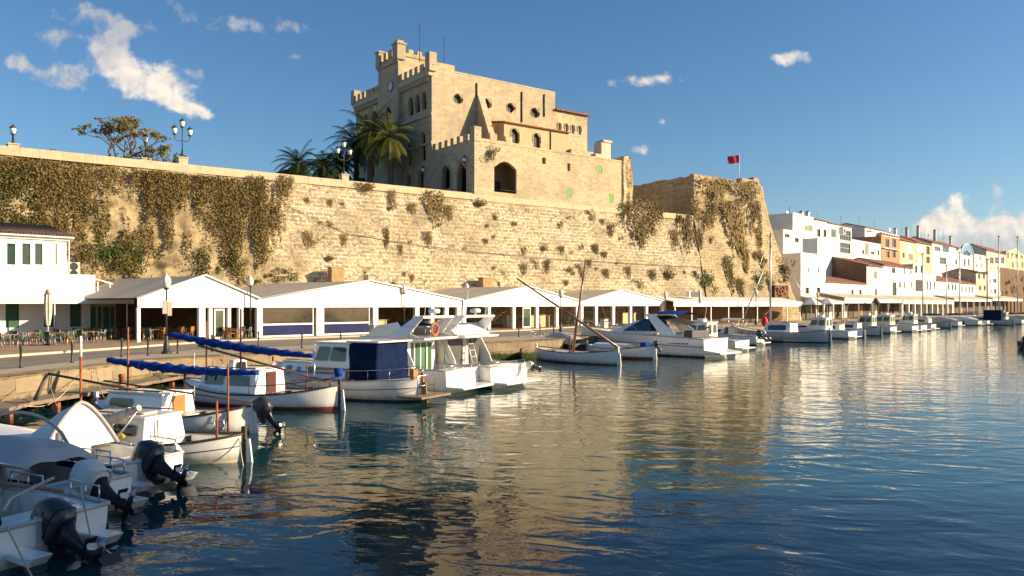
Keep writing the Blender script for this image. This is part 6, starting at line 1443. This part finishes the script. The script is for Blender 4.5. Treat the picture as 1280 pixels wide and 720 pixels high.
# ---- 7, 8: flybridge motor yachts
def flybridge(label, px, py, head, L, B, covered):
    o = boat('flybridge_yacht', label, px, py, head, None, 'motor yacht'); h = Hull(L, B, 1.05, 1.15, 1.7, 'motor', 1.1, .5, .96)
    h.build(o, gel, blackboot, gelgrey, gel, (.0667,.3), .45, wl=.05)
    MB().hexa([(-.85,-B*.44,.2),(.0,-B*.47,.2),(.0,B*.47,.2),(-.85,B*.44,.2)], [(-.85,-B*.44,.3),(0,-B*.47,.34),(0,B*.47,.34),(-.85,B*.44,.3)]).build('swim_platform', gel, o, bevel=.04)
    x0, x1 = L*.3, L*.74
    if not covered:
        cabin(o, x0, x1, B*.4, B*.36, .95, 2.28, .02, 1.5, gel, ((.2,.75,.4,.85),), ((.06,.48,.25,.85),(.52,.94,.25,.85)), name='deckhouse')
        d = MB().box(x0-.05,x0-.01,-.75,.75,.5,2.15).build('saloon_door', gglass, o)
        for y_, m in ((-.62,greensh),(-.05,mat('green_curtain',(.05,.16,.07),.8)),(.35,greensh)): MB().box(x0-.075,x0-.052,y_-.17,y_+.17,.55,2.1).build('curtain', m, d)
        for y_ in (-.38,.14,.62): MB().box(x0-.09,x0-.05,y_-.035,y_+.035,.5,2.15).build('door_frame', wpaint, d)
    else:
        cabin(o, x0, x1, B*.42, B*.36, .95, 2.25, .02, 1.6, mat('covered_deckhouse', (.66,.6,.5), .7, .05, 1), (), (), name='deckhouse')
        def cov(u, v):
            x = x0-.1+u*(x1-x0+.5); w = B*.492*(1-.3*u*u); a = (v-.5)*math.pi; zt = 3.0-.1*u-1.6*max(0,u-.35)**1.3
            return (x, w*math.sin(a)*(1.0), .92+(zt-.92)*max(0,math.cos(a))**.45+.02*math.sin(u*22+v*9))
        MB().grid(cov, 20, 22).build('fitted_cover', mat('pale_beige_canvas', (.68,.61,.5), .8, .06, 1.5, .3, 5), o)
        for y0_, y1_ in ((-1.3,-.5),(.1,1.25)): MB().box(x0-.07,x0-.02,y0_,y1_,.5,2.2).build('cockpit_curtain', mat('charcoal_canvas', (.05,.05,.055), .6, .2, 2, .3, 5), o)
        b = MB(); 
        for y_ in (-.42,.02): b.tube([(x0-.75,y_,.5),(x0-.15,y_,2.5)], .03, 6)
        for k in range(6): t_ = (k+.7)/6.4; b.box(x0-.75+.6*t_-.05,x0-.75+.6*t_+.05,-.42,.02,.5+2*t_-.015,.5+2*t_+.015)
        b.build('ladder', alu, o)
    for sd in (1,-1):       # curved cockpit wings carrying the flybridge
        b = MB(); b.prism([(x0+.2,sd*B*.455,.95),(x0-.75,sd*B*.455,.95),(x0-.6,sd*B*.455,1.35),(x0-.15,sd*B*.45,2.1),(x0+.0,sd*B*.45,2.3),(x0+.2,sd*B*.45,2.3)], (0,-sd*.07,0)); b.build('cockpit_wing', gel, o, bevel=.02)
    fy = MB(); fy.hexa([(x0-1.15,-B*.42,2.3),(x0+2.6,-B*.34,2.3),(x0+2.6,B*.34,2.3),(x0-1.15,B*.42,2.3)], [(x0-1.2,-B*.44,2.42),(x0+2.8,-B*.32,2.46),(x0+2.8,B*.32,2.46),(x0-1.2,B*.44,2.42)]); fy.build('flybridge_deck', gel, o, bevel=.04)
    if not covered:
        b = MB()
        for sd in (1,-1): b.prism([(x0-.9,sd*B*.43,2.42),(x0+2.3,sd*B*.34,2.46),(x0+1.6,sd*B*.37,2.95),(x0+.4,sd*B*.40,3.1),(x0+.0,sd*B*.42,2.75)], (0,-sd*.06,0))
        b.poly([(x0+1.6,-B*.37,2.85),(x0+1.6,B*.37,2.85),(x0+2.35,B*.34,2.46),(x0+2.35,-B*.34,2.46)]); b.build('flybridge_coaming', gel, o)
        MB().grid(lambda u, v: (x0-.2+1.7*u, (v-.5)*B*.74, 2.62+.5*math.sin(math.pi*min(1,.2+u*.75))*(.75+.25*math.sin(math.pi*v))), 10, 10).build('flybridge_cover', navy, o)
        lifering(o, (x0-1.0,.35,2.78), .27)
        for sd in (1,-1): rails(o, [(x0-1.15,sd*B*.4,2.42),(x0-.5,sd*B*.41,2.42),(x0+.1,sd*B*.41,2.44)], .5)
        rails(o, [(x0-1.15,B*.4,2.42),(x0-1.15,.9,2.42),(x0-1.15,-.9,2.42),(x0-1.15,-B*.4,2.42)], .5)
    if covered:
        b = MB(); b.hexa([(x0-.7,-B*.43,2.44),(x0+2.3,-B*.33,2.46),(x0+2.3,B*.33,2.46),(x0-.7,B*.43,2.44)], [(x0+.1,-B*.40,3.0),(x0+1.7,-B*.32,2.95),(x0+1.7,B*.32,2.95),(x0+.1,B*.40,3.0)]); b.build('flybridge_wall', gel, o, bevel=.06)
    ab = MB(); ww = B*.42; xa = x0-.55; zt = 3.3
    for sd in (1,-1): ab.hexa([(xa+.35,sd*ww-.06,2.42),(xa+1.45,sd*ww-.06,2.42),(xa+1.45,sd*ww+.06,2.42),(xa+.35,sd*ww+.06,2.42)], [(xa-.45,sd*ww*.9-.04,zt),(xa+.1,sd*ww*.9-.04,zt),(xa+.1,sd*ww*.9+.04,zt),(xa-.45,sd*ww*.9+.04,zt)])
    ab.box(xa-.48,xa+.12,-ww*.93,ww*.93,zt-.02,zt+.1); ab.build('radar_arch', gel, o, bevel=.03)
    r_ = MB().lathe([(.05,zt+.09),(.05,zt+.2),(.26,zt+.22),(.27,zt+.36),(.2,zt+.42)], (xa-.2,0,0), 14); r_.build('radar_dome', wpaint, o)
    b = MB(); b.tube([(xa-.2,.8,zt),(xa-.35,.8,zt+1.3)], .015, 5); b.tube([(xa-.2,-.8,zt),(xa-.3,-.8,zt+.5),(xa-.3,-.5,zt+.5)], .02, 5); b.build('antenna', wpaint, o)
    for sd in (1,-1): rails(o, [h.pt(u,.01,sd)+Vector((0,-sd*.07,0)) for u in (.38,.5,.62,.74,.86,.96)], .45, mid=True)
    rails(o, [(.06,B*.43,.9),(.06,B*.2,.9),(.06,-B*.2,.9),(.06,-B*.43,.9)], .3)
    for k, (u, t) in enumerate(((.18,.4),(.3,.4))): fender(o, h.pt(u,t,1)+Vector((0,.15,0)), .6, .14, black if k == 0 else gelgrey)
    MB().tube([(.0,-.2,.45),(-.02,-.2,.75)], .02, 5).tube([(-.02,-.2,.75),(-.02,.0,.78)], .02, 5).build('tap_fitting', steel, o)
    for y_ in (-B*.36, B*.36): MB().box(-.035,.0,y_-.14,y_+.14,.5,.56).build('vent', gelgrey, o)
    return o, h
o, h = flybridge('white flybridge yacht with orange life ring, navy top cover and green curtains', 581, 489, (-.88,.47), 8.0, 3.3, False)
o, h = flybridge('white flybridge yacht under beige fitted cover, with charcoal curtains and ladder', 637, 483, (-.84,.54), 9.2, 3.4, True)
outboard(o, (-.5,-1.15,.75), 68, .55, cowl=gel, name='spare_outboard')
# ---- 9, 10: open sailing llauts
o, h = llaut('white open sailing llaut with leaning spar and tall bare wooden mast, moored alone', 772, 456.5, (-.66,.75), 7.6, 2.3, (1.0,.72,.95), cock=(.1,.86), rail=dwood, name='sailing_llaut', stern=gel)
spar(o, at(716,54.5,py=440), at(732,54.5,py=326), .11, .05, wood, 'mast'); spar(o, at(775,52.5,py=436), at(646,56,py=348), .1, .05, wood, 'yard')
for a in ((732,330,772,434),(732,330,668,437),(732,330,700,440)): spar(o, at(a[0],54.5,py=a[1]), at(a[2],54,py=a[3]), .008, .008, rope, 'rigging')
for u in (.25,.5,.72): MB().box(u*7.6-.13,u*7.6+.13,-h.hb(u)+.1,h.hb(u)-.1,.45,.5).build('thwart', owood, o)
spar(o, at(712,56,py=441), at(712,56,py=420), .05, .05, dwood, 'mooring_post')
o, h = llaut('white and red small llaut tucked between the sailing llaut and the sports yacht', 817, 449.5, (-.66,.75), 6.4, 2.1, (1.05,.7,.95), cock=(.12,.8), name='small_llaut', stern=gel, rail=redboot, wl_=.16)
MB().box(.5,1.0,-.3,.3,.75,1.2).build('blue_box', blue, o, bevel=.03); outboard(o, (-.15,0,.95), 30, .55)
MB().grid(lambda u, v: (2.2+3.2*u, (v-.5)*1.6, .72+.32*math.sin(math.pi*v)), 10, 8).build('boat_cover', wcanvas, o)
# ---- 11: sports yacht
o = boat('sports_yacht', 'long sleek white sports yacht with dark windscreen and royal blue bimini', 895, 446, (-.72,.69), None, 'motor yacht'); L, B = 11.2, 3.6; o.scale = (1.06,1.06,1.12); h = Hull(L, B, 1.25, 1.45, 1.9, 'motor', 1.5, .5, .93)
h.build(o, gel, blackboot, gelgrey, gel, (.0667,.42), .6, stripe=(mat('grey_band', (.16,.15,.15), .4),.33,.03))
MB().hexa([(-1.2,-1.5,.22),(0,-1.65,.22),(0,1.65,.22),(-1.2,1.5,.22)], [(-1.2,-1.5,.34),(0,-1.65,.5),(0,1.65,.5),(-1.2,1.5,.34)]).build('swim_platform', gel, o, bevel=.05)
cabin(o, 4.6, 9.3, 1.35, .95, 1.4, 2.35, .2, 2.9, gel, (), (), name='coachroof', wn=.75)
cabin(o, 4.5, 7.4, 1.33, 1.0, 1.62, 2.5, .35, 1.75, mat('dark_windscreen', (.01,.012,.016), .08, .3, 2, spec=.8), (), (), name='windscreen', wn=1.05)
b = MB()
for sd in (1,-1): b.hexa([(2.0,sd*1.55-.05,1.3),(3.6,sd*1.55-.05,1.35),(3.6,sd*1.55+.05,1.35),(2.0,sd*1.55+.05,1.3)], [(4.2,sd*1.3-.05,2.75),(5.0,sd*1.3-.05,2.75),(5.0,sd*1.3+.05,2.75),(4.2,sd*1.3+.05,2.75)])
b.box(4.1,5.1,-1.34,1.34,2.72,2.84); b.build('radar_arch', gel, o, bevel=.04)
MB().grid(lambda u, v: (2.2+2.6*u, (v-.5)*2.5, 2.85+.22*math.sin(math.pi*v)-.1*(2*u-1)**2), 10, 10).build('folded_bimini', blue, o)
MB().box(1.2,1.9,-1.2,1.2,1.2,1.75).build('sun_pad', mat('charcoal_canvas'), o, bevel=.08); MB().grid(lambda u, v: (1.4+2.8*u, (v-.5)*2.7, 2.1+.5*u+.15*math.sin(math.pi*v)), 8, 8).build('cockpit_cover', mat('charcoal_canvas'), o)
for k in range(9): MB().box(1.2+.22*k,1.34+.22*k,h.pt(.12,.2,1).y+.012,h.pt(.12,.2,1).y+.03,.83,.93).build('vent_slot', black, o) if k < 8 else None
for sd in (1,-1): rails(o, [h.pt(u,.01,sd)+Vector((0,-sd*.07,0)) for u in (.5,.6,.7,.8,.9,.98)], .5)
spar(o, at(876,62,py=386), at(876,62,py=372), .1, .1, wpaint, 'radar_post')
# ---- 12, 13 and the rest of the row
def motorboat(label, px, py, head, L, B, var=0, name='motor_boat', top=gel):
    o = boat(name, label, px, py, head, 'moored motor boats further along the quay'); h = Hull(L, B, .8, .9, 1.3, 'motor', .8, .4, .93)
    h.build(o, top, (blueboot, blackboot, redboot)[var%3], gelgrey, gel, (.0667,.3333), .35, nu=18, nt=8)
    MB().box(-.6,0,-B*.43,B*.43,.18,.28).build('swim_platform', gel, o, bevel=.03)
    if var in (0,2): cabin(o, L*.34, L*.62, B*.36, B*.32, .85, 2.1, .0, .5, cream if var else gel, ((.08,.45,.4,.85),(.52,.92,.4,.85)), ((.08,.46,.3,.85),(.54,.92,.3,.85)), ((.1,.42,.35,.88),(.58,.9,.35,.88)), gglass, gel)
    if var in (0,1,2): cabin(o, L*.6, L*.86, B*.32, B*.24, .95, 1.35, 0, .5, gel, ((.2,.8,.3,.75),), name='forecabin', wn=B*.2)
    if var == 1:
        b = MB()
        for sd in (1,-1): b.tube([(L*.36,sd*B*.4,.95),(L*.3,sd*B*.38,2.15),(L*.6,sd*B*.36,2.15),(L*.64,sd*B*.36,.95)], .025, 6)
        b.build('bimini_frame', alu, o); MB().grid(lambda u, v: (L*(.27+.36*u), (v-.5)*B*.84, 2.16+.15*math.sin(math.pi*v)), 6, 8).build('bimini', rnd.choice([navy, blue, canvas, wcanvas]), o)
        cabin(o, L*.5, L*.62, B*.32, B*.27, .9, 1.5, .1, .3, glass, name='windscreen')
    if var == 3: MB().grid(lambda u, v: (L*(.05+.8*u), (v-.5)*2*h.hb(.05+.8*u)*.96, .85+.7*math.sin(math.pi*v)**.7*math.sin(math.pi*(.12+.8*u))), 12, 10).build('boat_cover', rnd.choice([canvas, wcanvas, navy]), o)
    for sd in (1,-1): rails(o, [h.pt(u,.01,sd)+Vector((0,-sd*.07,0)) for u in (.55,.7,.85,.97)], .4)
    if var in (0,2): MB().tube([(L*.4,.5,2.1),(L*.36,.5,4.0)], .02, 4).tube([(L*.45,-.4,2.1),(L*.45,-.4,2.6)], .03, 4).box(L*.42,L*.5,-.3,.3,2.17,2.4).build('radar_and_aerial', wpaint, o)
    fender(o, h.pt(.3,.35,1)+Vector((0,.13,0)), .5, .13, rnd.choice([gel, rubber, navy])); o.scale = (1,1,1.12)
    return o, h
HF = (-.72,.69)
motorboat('dark covered boat at the quay foot behind the leaning mast', 728, 444, (-.66,.75), 5.2, 2.0, 3, 'covered_boat', mat('dark_hull', (.03,.02,.025), .5))
o, h = motorboat('white cabin boat with three green-tinted windows, right behind the sports yacht stern', 928, 438.5, (-.75,.66), 8.2, 2.9, 0); lifering(o, (2.6,1.08,1.5), .25, ax='y')
o, h = motorboat('small white open boat with two tilted outboards, left of the grey sailing boat', 951, 431.5, (-.75,.66), 6, 2.3, 1)
outboard(o, (0,.45,.7), 45, .8); outboard(o, (0,-.45,.7), 45, .8, cowl=gelgrey)
o, h = llaut('large grey-white sailing llaut with tall grey mast and red bundle on deck', 1036, 428.5, (-.75,.66), 10.6, 3.2, (1.35,1.0,1.6), cab=(.34,.62), wins=((.15,.85,.3,.85),), ch=.95, name='sailing_llaut', rail=dwood, wl_=.08, boot=blackboot, top=gelgrey)
spar(o, at(963,87,py=410), at(963,87,py=291), .12, .09, alu, 'mast'); spar(o, at(930,88,py=396), at(955,88,py=336), .07, .05, alu, 'boom')
for a in ((963,293,1030,415),(963,293,925,405)): spar(o, at(a[0],87,py=a[1]), at(a[2],86,py=a[3]), .012, .012, steel, 'rigging')
for u in (.68,.76,.84): p = h.pt(u,.3,1); MB().box(p.x-.16,p.x+.16,p.y+.0,p.y+.03,p.z-.09,p.z+.09).build('porthole', glass, o)
rb2 = MB().sphere((6.8,.2,2.1), .45, 10, sc=(.8,.7,1.3)); rb2.build('red_bundle', red, o); rails(o, [h.pt(u,.01,1)+Vector((0,-.06,0)) for u in (.62,.72,.82,.92,.98)], .55)
fr_ = [(1066,423.5,8,2.8,0,'white cabin boat with angled windscreen, right of the grey sailing llaut'),(1117,416.5,7.5,2.7,2,'white cabin boat with dark side window, third right of the sailing llaut'),(1144,415,9,3,2,'cream cabin boat whose bright stern stands before the loggia house'),(1155,414,9,3,1,'white boat with bright stern and bimini beside the cream cabin boat'),(1167,412.5,7.5,2.7,0,'white cabin boat with tall bright cabin back, before the low white houses'),
 (1200,408.5,7,2.5,3,'covered white boat with bright slanted stern, fourth from the right end'),(1225,407,8,2.7,3,'covered boat with bright slanted stern near the ochre house'),(1236,406.5,7,2.5,1,'small boat with bimini between the covered boat and navy-cabin boat'),(1279,405.5,8,2.8,0,'white cabin boat at the far right end of the row'),(1300,404.5,8,2.8,3,'covered boat just beyond the right edge')]
for px, py, L, B, v, lb in fr_: motorboat(lb, px, py, HF, L, B, v)
for px, py, L, B, lb, tp in ((1079,422,7,2.4,'white llaut with pale stern post and orange life ring, before the low white house',gel),(1100,420,7,2.4,'grey-white llaut with dark stern post below the brown parasol',gelgrey),(1187,410,8.5,2.7,'grey llaut with dark stern post below the low white houses',gelgrey),(1266,406.5,9.5,3,'grey llaut with navy canvas cabin near the right end',gelgrey)):
    o, h = llaut(lb, px, py, HF, L, B, (1.2,.8,1.2), cab=(.35,.75), ch=.8, group='moored llauts further along the quay', wl_=.1, boot=blackboot, top=tp, wins=((.2,.8,.3,.8),))
    if px == 1079: lifering(o, (L*.34-.1,.3,1.9), .3)
    if px == 1266: MB().box(L*.18,L*.5,-1.1,1.1,.9,2.9).build('canvas_cabin', navy, o, bevel=.08)
# masts of yachts berthed along the far quay: sailing yachts seen bow-on, one hull each
for px, ytop, d, lb in ((1153.5,318,165,'sailing yacht with slim mast before the loggia house'),(1199.5,316,172,'sailing yacht with slim mast before the low house with three windows'),(1234,325,178,'sailing yacht with thick brown mast before the ochre house'),(1248.5,296,182,'sailing yacht with tall mast and crosstrees, left of the two tallest masts'),(1272,297,186,'sailing yacht with tallest mast near the right edge'),(1183,333,170,'sailing yacht with short mast between the low houses')):
    p = at(px, d, z=0); o = thing('sailing_yacht', lb, 'sailing yacht', p, math.atan2(HF[1], HF[0]), 'sailing yachts along the far quay'); h = Hull(9, 2.9, .95, .95, 1.25, 'motor', .9, .5, .7); o.location = p-Vector((HF[0],HF[1],0))*4.4
    h.build(o, gel, blueboot, gelgrey, gel, (.0667,.4), .5, nu=18, nt=8); cabin(o, 3.2, 6.6, .9, .7, .9, 1.45, .1, .8, gel, ((.15,.85,.3,.75),), wn=.6)
    H = CZ+(HZ-ytop)/FPX*d; m_ = alu if px != 1234 else wood
    mt = MB().tube([(4.4,0,.9),(4.4,0,H)], [.13,.1], 7).build('mast', m_, o)
    b = MB(); 
    for z_ in (H*.45, H*.72): b.tube([(4.4,-.9,z_),(4.4,.9,z_)], .04, 5)
    b.box(4.1,4.7,-.12,.12,H,H+.25); b.build('crosstree', m_, mt)
    b = MB()
    for e in ((8.9,0,1.3),(.1,0,1.0),(4.4,1.35,1.0),(4.4,-1.35,1.0)): b.tube([(4.4,0,H*.98),e], .016, 4)
    b.build('rigging', steel, o); MB().tube([(4.3,0,1.9),(2.5,0,1.95),(.7,0,1.9)], [.16,.2,.1], 8).build('sail_cover', blue if px in (1199.5,1153.5) else navy, o)
# boat entering at the right edge, its shadow put into the dark colours
o = boat('shadow_toned_boat', 'boat stern with outboard poking in at the right edge, coloured dark for its shadow', 1283, 437, (.93,.2), None); h = Hull(6, 2.2, .7, .7, 1, 'motor', .6, .4, .9); h.build(o, mat('dark_hull', (.03,.02,.025), .5), blackboot, black, mat('dark_hull'), (.0667,.5), .2); outboard(o, (0,0,.6), 25, .8)

# ---- walkway, poles, ropes along the near quay
wk = thing('wooden_walkway', 'weathered plank walkway on short posts along the foot of the near quay', 'walkway', (-17, 33, .3), 0)
pts = [at(-30,26.5,z=0), at(0,28.2,z=0), at(60,30.6,z=0), at(110,32.8,z=0), at(165,36.2,z=0), at(205,39,z=0), at(260,40.5,z=0)]
b = MB(); i_ = wmat(wk).inverted(); pl = []
for a, c in zip(pts, pts[1:]):
    v = (c-a).normalized(); n_ = Vector((v.y,-v.x,0)); A, C_, D, E = a-n_*.1, c-n_*.1, c+n_*1.0, a+n_*1.0
    b.hexa([i_ @ (q+Vector((0,0,.32))) for q in (A, E, D, C_)], [i_ @ (q+Vector((0,0,.46))) for q in (A, E, D, C_)])
b.build('planking', gwood, wk)
for a in pts[1:-1]:
    q = i_ @ (a+Vector((.5,-.3,0))); MB().box(q.x-.1,q.x+.1,q.y-.1,q.y+.1,-1.2,0.0).build('post', rust, wk)
# weed on the quay foot
r5 = random.Random(8); ps = []
for i in range(5200):
    t_ = r5.random(); k = t_*(len(pts)-1); j = min(int(k), len(pts)-2); q = pts[j].lerp(pts[j+1], k-j)
    if noise.noise(q*.9) < -.1: continue
    ps.append((q.x+r5.uniform(-.25,.25), q.y+r5.uniform(-.2,.3), r5.uniform(-.05,.32)))
o = leafcloud(MB(), ps, .07, r5, droop=.4).build('seaweed', greenleaf); tag(o, 'green weed growing along the foot of the near quay under the walkway', 'seaweed', kind='stuff')
for px, py, z1, lb in ((152,487,1.15,'rusty mooring post standing on the walkway edge by the orange mast'),(53,495,.9,'short rusty mooring post under the walkway at left')):
    p = at(px, 31.5, z=-.8); o = thing('mooring_post', lb, 'mooring post', p); MB().lathe([(.1,0),(.1,z1+.7),(.13,z1+.72),(.12,z1+.82)], n=10).build('shaft', rust, o); MB().tube([(.13*math.cos(a*.628),.13*math.sin(a*.628),z1+.4) for a in range(10)], .025, 4, closed=True).build('rope_turn', rope, o)
for a, c, s_, lb in ((at(95,19.8,z=.7), at(60,29.5,z=1.2), .35, 'mooring rope from the cream llaut to the quay'),(at(135,25.5,z=.8), at(120,33,z=1.25), .3, 'mooring rope from the orange-masted llaut to the quay'),(at(222,33,z=.9), at(228,41,z=1.2), .3, 'mooring rope from the blue-sailed llaut to the quay'),(at(100,12.9,z=1.0), at(120,12.2,z=0), .02, 'rope hanging beside the nearest outboard into the water'),(at(8,11.4,z=.75), at(44,11.2,z=.0), .0, 'rope from the nearest boat running down to the water'),(at(298,19.9,z=.75), at(304,19.3,z=.0), .05, 'pale rope bundle hanging from the cream llaut stern'),(at(662,57.5,z=.9), at(652,61,z=1.25), .15, 'mooring rope from the sailing llaut to the quay'),(at(30,23,z=1.0), at(95,29.6,z=1.2), .4, 'mooring rope crossing above the walkway')):
    mooring(a, c, s_, lb)
# unseen building added outside the frame to cast shade over the nearest boats
nb = thing('added_shade_building', 'unseen pale building added outside the frame to shade the nearest boats', 'building', (30, -12, 0)); 
MB().box(0,16,-26,SHADE_Y+12,-1,17).build('wall', wo, nb); MB().box(-.4,16.4,-26.4,SHADE_Y+12.4,17,17.5).build('roof_edge', wo, nb)
b = MB()
for k in range(5):
    for f_ in range(3): b.box(-.05,.01,-22+k*5.2,-20.6+k*5.2,3+f_*4.6,5.2+f_*4.6)
b.build('window', glass, nb)
